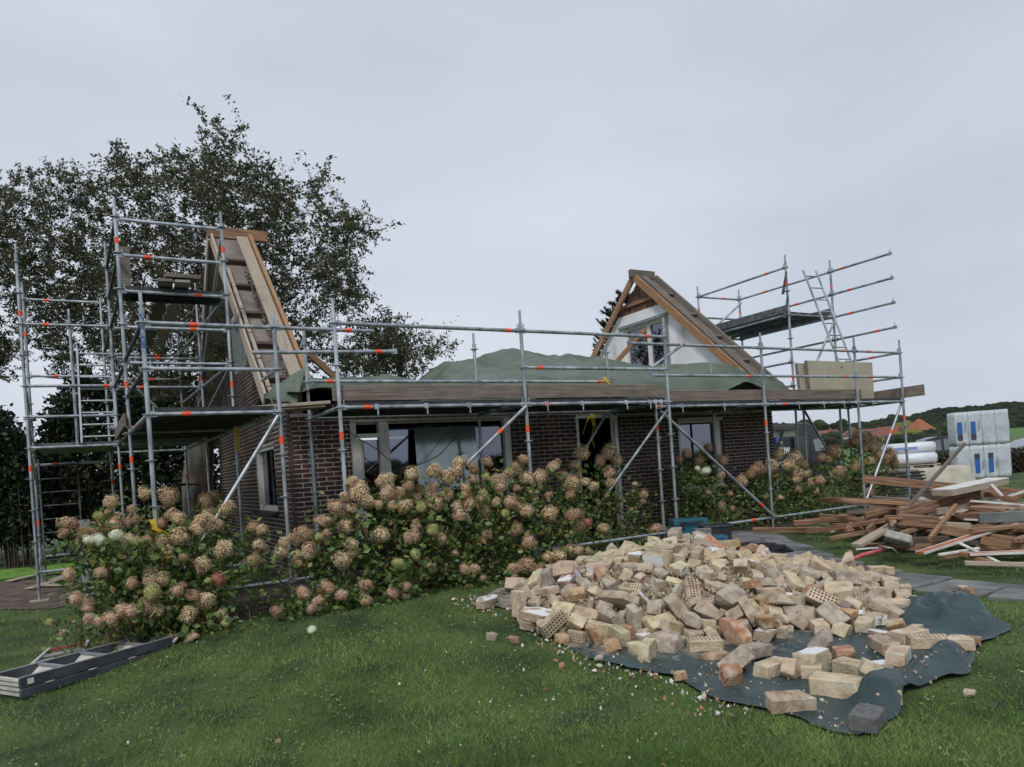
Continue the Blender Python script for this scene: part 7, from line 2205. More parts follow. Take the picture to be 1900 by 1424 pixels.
tag(place('concrete_block', me, p + Vector((0, 0, .0)), (0, 0, rad(-28))), 'speckled dark grey block on the back of the heap top', 'block')
# crumpled black cloth
bm = bmesh.new(); bmesh.ops.create_uvsphere(bm, u_segments=44, v_segments=22, radius=1)
for v in bm.verts:
    n = noise.noise(v.co * 1.8 + Vector((3, 1, 0))) + .5 * noise.noise(v.co * 4.5) + .35 * (1 - 2 * abs(noise.noise(v.co * 7)))
    v.co = Vector((v.co.x * .50, v.co.y * .26, max(-.02, v.co.z * .13))) * (1 + .42 * n)
    v.co.z = max(-.02, v.co.z)
for f in bm.faces: f.smooth = True
me = bpy.data.meshes.new('black_cloth'); bm.to_mesh(me); bm.free(); me.materials.append(mat('black_fabric', [(.006, .006, .008), (.016, .016, .02)], rough=.85, scale=6, bump=.5, bscale=9))
p = at(1392, 1030, 2, .17); p.z = zg(p.x, p.y) + .02
tag(place('black_cloth', me, p, (0, 0, rad(-35))), 'crumpled black cloth heaped on the grass beside the path', 'cloth')
q = MB(); p = at(1372, 985, 1, .6); q.add([p, p + Vector((.16, 0, .02)), p + Vector((.2, .05, -.08)), p + Vector((.08, -.05, -.12))], [(0, 1, 2, 3)])

# ------------------------------------------------------------------ ladders on the lawn
M['edge'] = plain('lip_and_highlight_metal', (.42, .44, .46), .4, .5)
M['grey'] = mat('grey_ladder_metal', [(.045, .053, .065), (.085, .097, .115)], rough=.45, metal=.35, scale=5)
M['tread'] = mat('dirty_tread', [(.38, .36, .33), (.58, .56, .52)], rough=.8, scale=12)
st = empty('step_ladder', (-2.6, -.75, .03)); tag(st, 'large grey folded step ladder lying on the lawn', 'step ladder', 'ladders lying on the lawn'); c = st.location
A0, A1 = Vector((-3.16, -1.26, .02)), Vector((-1.98, -.50, .02))     # near rail
dv = (A1 - A0).normalized(); sd = Vector((-dv.y, dv.x, 0))
WID = .40
for s, o_ in ((0, 0), (1, .06)):
    for lyr, (zz, hh) in enumerate(((.045, .07), (.132, .085))):
        a = A0 + sd * WID * s; b = A1 + sd * WID * s - dv * o_
        q = MB(); q.span(a - c + Vector((0, 0, zz)), b - c + Vector((0, 0, zz)), .028, hh); me = q.mesh('rail', [M['grey']]); bevel_mesh(me, .006); place('rail', me, parent=st)
        if lyr == 1: q = MB(); q.span(a - c + Vector((0, 0, zz + hh / 2 + .003)), b - c + Vector((0, 0, zz + hh / 2 + .003)), .03, .005); q.build('rail_highlight', M['edge'], st)  # highlight along the rail top, painted as a pale strip
L_ = (A1 - A0).length
for k in range(4):
    t = .27 + .265 * k
    a = A0 + dv * (t * L_); 
    q = MB(); q.span(a - c + Vector((0, 0, .165)) + sd * .016, a - c + sd * (WID - .016) + Vector((0, 0, .165)), .045, .014)
    q.build('tread_lip', M['edge'], st)
    q = MB(); V = [a + sd * .016 + Vector((0, 0, .16)), a + sd * (WID - .016) + Vector((0, 0, .16)), a + sd * (WID - .016) - dv * .12 + Vector((0, 0, .06)), a + sd * .016 - dv * .12 + Vector((0, 0, .06))]
    V = [v - c for v in V]; q.add(V + [v + Vector((.01, .006, 0)) for v in V], [(0, 1, 2, 3), (7, 6, 5, 4), (0, 4, 5, 1), (1, 5, 6, 2), (2, 6, 7, 3), (3, 7, 4, 0)]); q.build('tread', M['tread'], st)
for zz in (.035, .075, .115, .15):
    q = MB(); q.span(A0 - c + Vector((0, 0, zz)) + sd * .016 + dv * .02, A0 - c + Vector((0, 0, zz)) + sd * (WID - .016) + dv * .02, .035, .02); q.build('end_bar', M['tread'], st)
q = MB(); q.box(A0 + dv * .08 - sd * .0155 + Vector((0, 0, .135)) - c, (.05, .002, .045), Matrix.Rotation(math.atan2(dv.y, dv.x), 3, 'Z')); q.build('white_label', plain('label_white', (.7, .7, .7), .5), st)
sm_ = empty('folding_step', at(105, 1225, 2, .05)); tag(sm_, 'small silver folding step with a red edge behind the grey step ladder', 'folding step', 'ladders lying on the lawn'); c = sm_.location
pA, pB, pC, pD = at(50, 1245, 2, .02), at(93, 1206, 2, .12), at(164, 1191, 2, .14), at(150, 1224, 2, .03)
for a, b in ((pA, pB), (pD, pC)):
    q = MB(); q.span(a - c, b - c, .03, .05); q.build('rail', M['alu'], sm_)
for t, m_, w_ in ((.97, plain('red_edge', (.38, .07, .05), .5), .05), (.68, M['alu'], .06), (.38, M['alu'], .06)):
    a, b = pA.lerp(pB, t), pD.lerp(pC, t); q = MB(); q.span(a - c, b - c, w_, .018); q.build('tread', m_, sm_)
q = MB(); q.path([pA - c + Vector((.03, -.02, .01)), at(95, 1232, 2, .05) - c, at(88, 1240, 2, .03) - c], .008, 5); q.path([pD - c, at(128, 1224, 2, .05) - c], .008, 5); q.build('brace', M['alu'], sm_)
# boards on the soil, old post
for k, (x1, y1, x2, y2, lab) in enumerate(((55, 1092, 138, 1068, 'pale broken board on the soil under the tower'), (75, 1086, 130, 1085, 'flat board piece on the soil beside the tower base'), (18, 1078, 62, 1068, 'thin plank half sunk in the soil path'), (100, 1076, 135, 1064, 'tilted board scrap resting on another under the tower'))):
    a, b = at(x1, y1, 2, .05), at(x2, y2, 2, .06 + .03 * (k == 3)); tag(solid_beam(a, b, .18, .025, M['plankpale'], 'board'), lab, 'board', 'boards on the soil')
p = far(157, 975, 9.4); p.z = .05; q = MB(); q.box((0, 0, .65), (.13, .1, 1.25)); me = q.mesh('old_post', [mat('silvered_post', [(.20, .21, .22), (.36, .38, .40)], rough=.9, scale=9, stretch=(6, 6, .5), bump=.4)]); bevel_mesh(me, .01)
tag(place('old_post', me, p), 'silvered old wooden post behind the left bush', 'post')
# lawn beyond the soil path; brightness of open sky painted into its green
M['lawn2'] = mat('painted_sky_lit_grass', [(.09, .20, .02), (.15, .30, .035)], rough=.9, scale=3, detail=8, bump=.4, bscale=50)
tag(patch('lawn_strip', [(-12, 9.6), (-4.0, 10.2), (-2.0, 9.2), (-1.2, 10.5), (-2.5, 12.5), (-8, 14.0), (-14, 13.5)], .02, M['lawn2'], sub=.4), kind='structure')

# ------------------------------------------------------------------ insulation packs, rolls, covered stack
def plastic(name, c1, c2, rough=.28):
    ma = mat(name, [c1, c2], rough=rough, scale=2.5, spec=.6)
    nt = ma.node_tree; N, L = nt.nodes, nt.links; p = N['Principled BSDF']; tc = [n for n in N if n.type == 'TEX_COORD'][0]
    a = N.new('ShaderNodeTexNoise'); a.inputs['Scale'].default_value = 7; a.inputs['Detail'].default_value = 5; a.inputs['Distortion'].default_value = 2
    bp = N.new('ShaderNodeBump'); bp.inputs['Strength'].default_value = .5; bp.inputs['Distance'].default_value = .05
    L.new(tc.outputs['Object'], a.inputs['Vector']); L.new(a.outputs[0], bp.inputs['Height']); L.new(bp.outputs[0], p.inputs['Normal'])
    return ma
M['wrap'] = plastic('clear_plastic_wrap', (.42, .47, .50), (.60, .65, .68))
M['wrapw'] = plastic('white_plastic_wrap', (.60, .64, .70), (.76, .79, .84))
blue_l = plain('blue_print', (.03, .13, .42), .4); dark_l = plain('dark_print', (.06, .06, .09), .4)
pack_yaw = math.atan2(right.y, right.x) - rad(6)
ex = Vector((math.cos(pack_yaw), math.sin(pack_yaw), 0)); ey = Vector((-ex.y, ex.x, 0))
PK = far(1779, 890, 24.2); PK.z = .06
def pack(i, row, lay_, label, lab_pos):
    W_, H_, D_ = .43, 1.15, .55
    t = empty('insulation_pack', PK + ex * (i + .5) * W_ + ey * (row + .5) * D_ + Vector((0, 0, lay_ * 1.15 + .1)), pack_yaw)
    tag(t, label, 'insulation pack', 'plastic-wrapped insulation packs')
    bm = bmesh.new(); bmesh.ops.create_cube(bm, size=1); bmesh.ops.scale(bm, vec=(W_ * .97, D_ * .97, H_), verts=bm.verts)
    bmesh.ops.subdivide_edges(bm, edges=bm.edges[:], cuts=7, use_grid_fill=True)
    for v in bm.verts:
        b = (1 - (2 * v.co.z / H_) ** 2); kx = 1 - (2 * v.co.x / W_) ** 4; ky = 1 - (2 * v.co.y / D_) ** 4
        v.co.x *= 1 + .05 * ky * b ** .5 - .05 * (1 - b); v.co.y *= 1 + .05 * kx - .05 * (1 - b)
        v.co += noise.noise_vector(v.co * 4 + Vector((i, row, lay_ * 3))) * .02; v.co.z += H_ / 2
    for f in bm.faces: f.smooth = True
    me = bpy.data.meshes.new('wrap'); bm.to_mesh(me); bm.free(); me.materials.append(M['wrap']); place('wrap', me, parent=t)
    if row == 0 and (lay_, i) in ((1, 0), (1, 1), (0, 1), (0, 2)):
        lx, lz, lh = lab_pos
        q = MB(); q.box((lx, -D_ / 2 - .022, lz), (.15, .008, lh)); q.build('blue_label', blue_l, t)
        q = MB(); q.box((lx, -D_ / 2 - .022, lz + (-1 if lay_ else 1) * (lh / 2 + .10)), (.16, .008, .18)); q.build('photo_print', dark_l, t)
        q = MB(); 
        for k in range(3): q.box((lx + .16 + .03 * k, -D_ / 2 - .02, lz + .05 * k), (.008, .006, .3))
        q.build('small_print', plain('pale_blue_print', (.22, .3, .42), .4), t)
names = ['first', 'middle', 'third']
for lay_ in range(2):
    for row in range(2):
        for i in range(4):
            if row == 1 and i < 3: continue
            lab = ('%s pack of the %s layer, %s' % (['leftmost', 'second', 'third', 'last'][i], ['lower', 'upper'][lay_], 'clear plastic wrapped insulation' + (' with blue label' if (lay_, i) in ((1, 0), (1, 1), (0, 1), (0, 2)) else ', no label visible'))) if row == 0 else 'wrapped insulation pack behind the corner one in the %s layer' % ['lower', 'upper'][lay_]
            pack(i, row, lay_, lab, ((-.08, .60, .42) if lay_ else (-.02, .45, .46)))
q = MB(); 
for k in range(7): q.box(PK + ex * .9 + ey * (.1 + k * .18) + Vector((0, 0, .07)), (1.8, .09, .02), Matrix.Rotation(pack_yaw, 3, 'Z'))
for k in range(3): q.box(PK + ex * (.1 + .8 * k) + ey * .6 + Vector((0, 0, .02)), (.09, 1.2, .08), Matrix.Rotation(pack_yaw, 3, 'Z'))
tag(q.build('pallet', M['plankpale']), 'pale wooden pallet under the insulation packs', 'pallet')
# rolls
RC = far(1690, 862, 21.0)
ry = math.atan2(right.y, right.x) - rad(22); rx_ = Vector((math.cos(ry), math.sin(ry), 0)); rn = Vector((-rx_.y, rx_.x, 0))
zrow = RC.z
for k, (off, zz, lab) in enumerate(((-.0, .16, 'nearest white wrapped roll in the lower row'), (.36, .16, 'white wrapped roll behind in the lower row'), (.15, .47, 'nearest white wrapped roll of the upper row with blue print'), (.52, .47, 'rear white wrapped roll of the upper row'))):
    t = empty('insulation_roll', RC + rn * off + Vector((0, 0, zz))); tag(t, lab, 'roll', 'white wrapped rolls on a pallet')
    bm = bmesh.new(); bmesh.ops.create_cone(bm, cap_ends=True, segments=20, radius1=.165, radius2=.165, depth=1.35, matrix=Matrix.Rotation(rad(90), 4, 'Y'))
    bmesh.ops.bevel(bm, geom=[e for e in bm.edges if abs(e.verts[0].co.x - e.verts[1].co.x) < 1e-4], offset=.04, segments=2, affect='EDGES')
    bmesh.ops.rotate(bm, verts=bm.verts, matrix=Matrix.Rotation(ry, 3, 'Z')); 
    for f in bm.faces: f.smooth = True
    me = bpy.data.meshes.new('wrap'); bm.to_mesh(me); bm.free(); me.materials.append(M['wrapw']); place('wrap', me, parent=t)
    q = MB(); 
    for z_ in range(3): q.box(rx_ * .69 + Vector((0, .0, -.06 + .06 * z_)) + rn * (-.04 + .05 * (z_ % 2)), (.01, .06, .03), Matrix.Rotation(ry, 3, 'Z'))
    q.build('end_print', plain('grey_print', (.22, .23, .25), .5), t)
    if k == 2:
        q = MB(); q.box(-rn * .166 - rx_ * .1 + Vector((0, 0, .0)), (.6, .004, .08), Matrix.Rotation(ry, 3, 'Z')); q.build('blue_print', plain('light_blue_print', (.25, .36, .68), .5), t)
g0 = zg(RC.x, RC.y)
ps = empty('covered_stack', (RC.x, RC.y, g0)); tag(ps, 'cream tarpaulin-covered stack with a pallet carrying the white rolls', 'stack')
def pp(o): o.parent = ps; o.matrix_parent_inverse = Matrix.Translation(-Vector(ps.location)); return o
q = MB(); 
for k in range(6): q.box(RC + rn * (-.12 + .15 * k) + Vector((0, 0, -.03)), (1.5, .1, .02), Matrix.Rotation(ry, 3, 'Z'))
for k in range(3): q.box(RC + rn * .27 + rx_ * (-.6 + .6 * k) + Vector((0, 0, -.08)), (.09, .9, .08), Matrix.Rotation(ry, 3, 'Z'))
pp(q.build('pallet', M['plankpale']))
bm = bmesh.new(); bmesh.ops.create_cube(bm, size=1); bmesh.ops.scale(bm, vec=(2.3, 1.5, RC.z - .13 - g0), verts=bm.verts); bmesh.ops.subdivide_edges(bm, edges=bm.edges[:], cuts=12, use_grid_fill=True)
hh = (RC.z - .13 - g0)
for v in bm.verts:
    k = .5 - v.co.z / hh
    v.co.x *= 1 + .12 * k; v.co.y *= 1 + .2 * k
    v.co += Vector((1, 1, .4)) * noise.noise(v.co * 2.2) * .10 * k
for f in bm.faces: f.smooth = True
bmesh.ops.rotate(bm, verts=bm.verts, matrix=Matrix.Rotation(ry, 3, 'Z')); bmesh.ops.translate(bm, verts=bm.verts, vec=RC + rn * .3 + rx_ * .25 + Vector((0, 0, -.12 - hh / 2)))
me = bpy.data.meshes.new('cover'); bm.to_mesh(me); bm.free(); me.materials.append(tarp_mat('cream_cover', (.40, .38, .30), (.56, .54, .45), rough=.6, wr=2.0)); pp(place('cover', me))
# stack of dark sheets with gaps in front
SK = far(1645, 900, 16.6); SK.z = zg(SK.x, SK.y); sy2 = math.atan2(right.y, right.x) - rad(10)
ssk = empty('sheet_stack', SK, sy2); tag(ssk, 'stack of dark sheets separated by thin laths behind the last bush', 'stack')
for k in range(9):
    q = MB(); q.box((.02 * (k % 3), 0, .10 + k * .075), (1.75 - .06 * k, .9, .038)); place('dark_sheet', q.mesh('dark_sheet', [mat('dark_sheet', [(.02, .022, .028), (.045, .048, .055)], rough=.4, scale=2) if k == 0 else bpy.data.materials['dark_sheet']]), parent=ssk)
    q = MB(); q.box((0, 0, .137 + k * .075), (1.6 - .06 * k, .85, .034)); place('lath_layer', q.mesh('lath_layer', [M['oldwood']]), parent=ssk)

# ------------------------------------------------------------------ vehicles
def wheel(parent, x, y, r=.34):
    q = MB(); q.tube((x, y - .11, r), (x, y + .11, r), r, 22); w = q.build('wheel', plain('tyre_rubber', (.02, .02, .02), .8) if 'tyre_rubber' not in bpy.data.materials else bpy.data.materials['tyre_rubber'], parent)
    q = MB(); q.tube((x, y - .118, r), (x, y + .118, r), r * .62, 14); o = place('rim', q.mesh('rim', [M['alu']])); o.parent = w
def vehicle(name, label, cat, loc, yaw, profile, width, paint, windows, wheels, wr=.34, lights=()):
    t = empty(name, loc, yaw); tag(t, label, cat)
    bm = bmesh.new()
    n = len(profile)
    for s in (-1, 1):
        pass
    rows = []
    for s in (-1, -.93, .93, 1):
        row = []
        for (x, z) in profile:
            k = sstep(1.0, 2.3, z) if max(p[1] for p in profile) > 2 else sstep(.85, 1.6, z)
            wy = width / 2 * (1 - .10 * k)
            ins = 0 if abs(s) < 1 else .05
            zz = z - (.04 if (abs(s) == 1 and z > .6) else 0)
            xx = x * (.985 if abs(s) == 1 else 1)
            row.append(bm.verts.new((xx, s * wy, zz)))
        rows.append(row)
    for a, b in zip(rows, rows[1:]):
        for i in range(n): bm.faces.new((a[i], a[(i + 1) % n], b[(i + 1) % n], b[i]))
    bm.faces.new(rows[0][::-1]); bm.faces.new(rows[-1])
    bmesh.ops.recalc_face_normals(bm, faces=bm.faces)
    me = bpy.data.meshes.new('body'); bm.to_mesh(me); bm.free(); me.materials.append(paint); smooth_by_angle(me, 32); place('body', me, parent=t)
    for (nm, pts) in windows:
        for s in (-1, 1):
            V = []
            for (x, z) in pts:
                k = sstep(1.0, 2.3, z) if max(p[1] for p in profile) > 2 else sstep(.85, 1.6, z)
                V.append(Vector((x, s * (width / 2 * (1 - .10 * k) + .012), z)))
            q = MB(); m_ = len(V); W2 = [v - Vector((0, s * .03, 0)) for v in V]
            F = [tuple(range(m_)), tuple(range(2 * m_ - 1, m_ - 1, -1))] + [(i, i + m_, (i + 1) % m_ + m_, (i + 1) % m_) for i in range(m_)]
            q.add(V + W2, F); q.build(nm, M['carglass'], t)
    for (x) in wheels:
        for s in (-1, 1): wheel(t, x, s * (width / 2 - .12), wr)
    return t
M['carglass'] = mat('car_glass', [(.10, .12, .12), (.15, .17, .17)], rough=.06, scale=1, spec=1)
vp = mat('dark_blue_grey_paint', [(.014, .016, .022), (.02, .023, .031)], rough=.4, scale=1, spec=.35)
vfwd = (r0 * .44 + Vector((fwd.x, fwd.y, 0)) * .90); vyaw = rad(11)
van_prof = [(-2.9, .35), (-2.95, 1.6), (-2.85, 2.35), (-2.7, 2.48), (.7, 2.50), (1.1, 2.42), (1.65, 1.95), (2.15, 1.35), (2.85, 1.15), (3.0, .85), (3.0, .38), (2.2, .32), (-2.2, .32)]
vl = far(1541, 842, 27.3); vloc = Vector((vl.x, vl.y, 0)) - Vector((math.cos(vyaw), math.sin(vyaw), 0)) * 2.1 + Vector((-math.sin(vyaw), math.cos(vyaw), 0)) * 1.0; vloc.z = .05
van = vehicle('van', 'dark high-roofed panel van with white and blue lettering behind the house end', 'van', vloc, vyaw, van_prof, 2.0, vp,
              [('side_window', [(.95, 1.42), (.90, 2.02), (1.32, 2.02), (1.78, 1.42)])], (-1.9, 2.15))
SIDE = -1.0
q = MB(); q.box((.55, SIDE - .0, 1.25), (.015, .02, 1.6)); q.box((-.9, SIDE, 1.25), (.015, .02, 1.6)); q.box((-.2, SIDE - .01, 1.0), (5.0, .02, .05)); q.build('panel_seams', M['darkroom'], van)
q = MB(); q.box((-.1, SIDE - .004, 1.62), (1.1, .016, .72)); me = q.mesh('blind_window', [mat('black_panel', [(.012, .013, .018), (.02, .022, .028)], rough=.15, scale=1)]); bevel_mesh(me, .005); place('blind_window', me, parent=van)
q = MB(); q.box((1.95, SIDE - .14, 1.45), (.10, .22, .26)); me = q.mesh('wing_mirror', [M['darkroom']]); bevel_mesh(me, .02); place('wing_mirror', me, parent=van)
def text_mesh(body, size, m, bold=.012):
    cu = bpy.data.curves.new('lettering', 'FONT'); cu.body = body; cu.size = size; cu.offset = bold; cu.extrude = .006
    ob = bpy.data.objects.new('tmp', cu); COL.objects.link(ob)
    dg = bpy.context.evaluated_depsgraph_get(); dg.update()
    me = bpy.data.meshes.new_from_object(ob.evaluated_get(dg)); bpy.data.objects.remove(ob); bpy.data.curves.remove(cu)
    me.materials.clear(); me.materials.append(m); return me
wht = plain('white_vinyl', (.75, .76, .78), .5)
place('lettering', text_mesh('OUW', .30, wht), (-1.82, SIDE - .03, 1.42), (rad(90), 0, 0), parent=van)
q = MB(); q.box((-1.35, SIDE - .02, 1.10), (1.05, .02, .09)); q.build('white_stripe', wht, van)
bl = plain('blue_vinyl', (.05, .10, .55), .4)
q = MB(); V = [Vector(p) for p in ((-1.95, SIDE - .03, 1.85), (-1.72, SIDE - .03, 2.28), (-1.55, SIDE - .03, 2.28), (-1.6, SIDE - .03, 2.0), (-1.78, SIDE - .03, 1.72))]
q.add(V + [v + Vector((0, .02, 0)) for v in V], [(0, 1, 2, 3, 4), (9, 8, 7, 6, 5)]); q.build('blue_logo', bl, van)
q = MB(); 
for a, b in (((-1.72, 1.78), (-1.66, 1.84)), ((-1.66, 1.84), (-1.60, 1.78)), ((-1.6, 1.78), (-1.54, 1.84)), ((-1.64, 1.64), (-1.56, 1.64))): q.span((a[0], SIDE - .035, a[1]), (b[0], SIDE - .035, b[1]), .02, .025)
q.build('white_logo_marks', wht, van)
suv_prof = [(-2.2, .45), (-2.3, .95), (-2.15, 1.1), (-1.95, 1.58), (-1.6, 1.70), (.3, 1.70), (.7, 1.6), (1.25, 1.12), (2.05, .98), (2.3, .8), (2.3, .42), (1.8, .35), (-1.8, .35)]
sl = far(1745, 830, 30.5); sl.z = .02
vehicle('suv', 'dark estate car parked between the white rolls and the insulation packs', 'car', sl, math.atan2(right.y, right.x) + math.pi - rad(16), suv_prof, 1.85, mat('black_car_paint', [(.012, .014, .016), (.02, .022, .024)], rough=.2, scale=1, spec=.7),
        [('side_window', [(-1.85, 1.12), (-1.72, 1.52), (-.95, 1.56), (-.95, 1.12)]), ('side_window', [(-.85, 1.12), (-.85, 1.56), (.1, 1.57), (.1, 1.12)]), ('side_window', [(.2, 1.12), (.2, 1.57), (.62, 1.5), (1.02, 1.12)])], (-1.45, 1.45))
cp = [(-2.1, .42), (-2.15, .85), (-1.9, 1.02), (-1.2, 1.38), (-.2, 1.42), (.55, 1.30), (1.3, .95), (1.95, .82), (2.15, .65), (2.15, .4), (1.7, .32), (-1.7, .32)]
cl = far(1935, 872, 30); cl.z = .02
vehicle('car', 'silver car with curved windscreen just past the insulation packs', 'car', cl, math.atan2(right.y, right.x) + math.pi + rad(12), cp, 1.75, mat('silver_paint', [(.30, .32, .34), (.40, .42, .44)], rough=.25, metal=.5, scale=1),
        [('side_window', [(-1.25, .98), (-1.0, 1.3), (-.25, 1.34), (-.25, .98)]), ('side_window', [(-.15, .98), (-.15, 1.34), (.42, 1.24), (.95, .98)])], (-1.35, 1.4), .31)

# clipped low hedge in front of the cars
hm = empty('low_hedge', far(1800, 875, 27.0)); hm.location.z = .05; tag(hm, 'low dark clipped hedge behind the insulation packs', 'hedge')
rng = random.Random(41); nr = np.random.default_rng(41); C = []; D = []
for k in range(16000):
    s = rng.uniform(-3.2, 7.5); u_ = rng.uniform(-.35, .35); z = rng.uniform(0, .95) + .06 * noise.noise(Vector((s * 2, 0, 0)))
    if rng.random() < .6: (u_, z) = (-.35 + rng.gauss(0, .03), z) if rng.random() < .7 else (u_, .95 + rng.gauss(0, .04))
    C.append(ex * s + ey * u_ + Vector((0, 0, z))); D.append(Vector((rng.gauss(0, 1), rng.gauss(0, 1), rng.gauss(0, 1))).normalized())
C = np.array(C); D = np.array(D); Lg = nr.uniform(.05, .11, len(C))
M['hedge2'] = leafmat('brownish_hedge_leaf', [(.02, .022, .010), (.045, .040, .018), (.07, .05, .03)], rand=.4, tr=.15)
soup('foliage', leaf_quads(C, D, Lg, Lg * .4, nr), 4, [M['hedge2']], parent=hm)['kind'] = 'stuff'
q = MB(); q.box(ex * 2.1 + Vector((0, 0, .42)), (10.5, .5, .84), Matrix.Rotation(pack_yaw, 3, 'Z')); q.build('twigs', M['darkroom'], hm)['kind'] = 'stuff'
# wire fence posts in the field
for k in range(7):
    p = far(1862 + 9 * k, 832, 60 - k * .5); p.z = meadow_z(p.x, p.y)
    q = MB(); q.tube((0, 0, -.1), (0, 0, 1.1), .05, 6); tag(q.build('fence_post', M['oldwood'], loc=p), 'thin field fence post, %s from the insulation packs' % ['first', 'second', 'third', 'fourth', 'fifth', 'sixth', 'seventh'][k], 'fence post', 'field fence posts')

# ------------------------------------------------------------------ far houses, wooded hill
rr = [mat('red_roof', [(.17, .065, .045), (.24, .10, .07)], rough=.8, scale=2), mat('brown_red_roof', [(.15, .08, .06), (.21, .11, .085)], rough=.8, scale=2)]
ww = [plain('white_render', (.62, .62, .60), .8), plain('grey_render', (.26, .25, .24), .8), plain('brick_render', (.22, .11, .07), .85)]
wd = plain('far_window', (.03, .035, .045), .2)
pv = plain('solar_panel', (.03, .045, .10), .25)
def far_house(px, base_y, d, w, dep, eave, ridge, yaw, wm_, rm, label, chim=True, solar=False, nwin=3, hip=False):
    p = far(px, base_y, d); g = p.z
    t = empty('village_house', p, math.atan2(right.y, right.x) + yaw); tag(t, label, 'house', 'village houses at the foot of the hill')
    q = MB(); q.box((0, 0, eave / 2 - 1), (w, dep, eave + 2))
    if not hip:
        for s in (-1, 1):
            x = s * w / 2; q.add([(x, -dep / 2, eave), (x, dep / 2, eave), (x, 0, ridge - .1)], [(0, 1, 2)])
    q.build('wall', wm_, t)
    k = w / 2 + .3 if not hip else w / 2 - dep * .45
    e = .4
    q = MB(); V = [(-w / 2 - .3, -dep / 2 - e, eave - .15), (w / 2 + .3, -dep / 2 - e, eave - .15), (k, 0, ridge), (-k, 0, ridge), (-w / 2 - .3, dep / 2 + e, eave - .15), (w / 2 + .3, dep / 2 + e, eave - .15)]
    q.add(V, [(0, 1, 2, 3), (5, 4, 3, 2), (1, 5, 2), (4, 0, 3), (0, 4, 5, 1)]); rf = q.build('roof', rm, t)
    if chim: q = MB(); q.box((w * .2, .3, ridge + .1), (.7, .6, 1.4)); o = place('chimney', q.mesh('chimney', [ww[2]])); o.parent = rf
    if solar:
        for i in range(4):
            q = MB(); n_ = Vector((0, -(ridge - eave), dep / 2)).normalized(); a = Vector((-w * .35 + i * w * .17, -dep * .32, eave + (ridge - eave) * .3)) + n_ * .15; b = Vector((a.x, -dep * .12, eave + (ridge - eave) * .72)) + n_ * .15
            q.span(a, b, w * .15, .05, upv=n_); o = place('solar_panel', q.mesh('solar_panel', [pv])); o.parent = rf
    for i in range(nwin):
        x = -w / 2 + w * (i + .7) / (nwin + .4)
        q = MB(); q.box((x, -dep / 2 - .03, eave * .5), (1.3, .08, 1.2)); q.build('window', wd, t)
far_house(1536, 826, 290, 9, 8, 2.7, 6.0, .2, ww[1], rr[0], 'small house with a red roof just above the van nose')
far_house(1583, 824, 270, 7, 8, 2.9, 6.2, 1.3, ww[0], rr[1], 'small white gabled house beside the red-roofed one', nwin=2)
far_house(1622, 822, 300, 12, 8, 2.8, 6.0, .12, ww[1], rr[0], 'long house with solar panels on its red roof', solar=True, nwin=5)
far_house(1652, 820, 290, 8, 8, 2.9, 6.2, -.9, ww[0], rr[0], 'white-gabled house joined to the long solar roof', nwin=2)
far_house(1707, 810, 300, 8.5, 8, 2.6, 7.4, .3, ww[2], mat('orange_roof', [(.26, .09, .045), (.33, .13, .065)], rough=.8, scale=2), 'house with a tall orange hipped roof among trees', hip=True, chim=False)
# woods
def blob(V, c, r, rng, seg=10, rings=7, sq=.85):
    o = Vector((rng.uniform(0, 90), rng.uniform(0, 90), 0)); g = []
    for j in range(rings + 1):
        row = []
        for i in range(seg):
            th = math.pi * j / rings; ph = 2 * math.pi * i / seg
            v = Vector((math.sin(th) * math.cos(ph), math.sin(th) * math.sin(ph), math.cos(th) * sq))
            v *= r * (1 + .28 * noise.noise(v * 2.2 + o) + .16 * noise.noise(v * 5 + o)); row.append(c + v)
        g.append(row)
    for j in range(rings):
        for i in range(seg): V += [tuple(g[j][i]), tuple(g[j + 1][i]), tuple(g[j + 1][(i + 1) % seg]), tuple(g[j][(i + 1) % seg])]
M['wood'] = mat('woodland_canopy', [(.014, .024, .011), (.026, .040, .016), (.045, .054, .022)], rough=.95, scale=.35, detail=9, rand=.45, hue=.03, island=False, bump=1.0, bscale=2.2)
def woodmat():
    ma = M['wood']; N, L = ma.node_tree.nodes, ma.node_tree.links
    for n in N:
        if n.type == 'BUMP': n.inputs['Distance'].default_value = 1.2
woodmat()
hill_px = [(1300, 805), (1400, 800), (1480, 802), (1520, 798), (1560, 796), (1600, 792), (1640, 786), (1665, 790), (1700, 776), (1735, 764), (1790, 762), (1840, 756), (1900, 750), (2000, 748), (2150, 770)]
rng = random.Random(51)
# hill body
hx = []; 
V = []; F = []
nr_ = len(hill_px)
cols_ = []
for i in range(61):
    x = 1300 + 850 * i / 60; y = lerp_table(x, hill_px)
    rowv = []
    for k, (dd, f) in enumerate(((360, .02), (400, .35), (440, .75), (480, .97), (540, 1.0), (640, .9), (800, 0))):
        top = far(x, y + 6, 470); gnd = Vector((0, 0, 1.4))
        p = far(x, y, dd); p.z = 1.2 + (top.z - 1.2) * f; rowv.append(tuple(p))
    cols_.append(rowv)
for r_ in cols_: V += r_
for i in range(60):
    for k in range(6): a = i * 7 + k; F.append((a, a + 1, a + 8, a + 7))
me = bpy.data.meshes.new('hill'); me.from_pydata(V, [], F); me.materials.append(M['wood']); me.update(); tag(place('hill', me), kind='structure')
VV = []
for k in range(1500):
    i = rng.uniform(0, 59.99); ii = int(i); t = rng.random() ** .8 * 4.2; kk = min(5, int(t)); a = Vector(cols_[ii][kk]).lerp(Vector(cols_[ii][kk + 1]), t - kk); b = Vector(cols_[ii + 1][kk]).lerp(Vector(cols_[ii + 1][kk + 1]), t - kk)
    c = a.lerp(b, i - ii); r = rng.uniform(2.6, 5.2); c.z += r * .35
    blob(VV, c, r, rng)
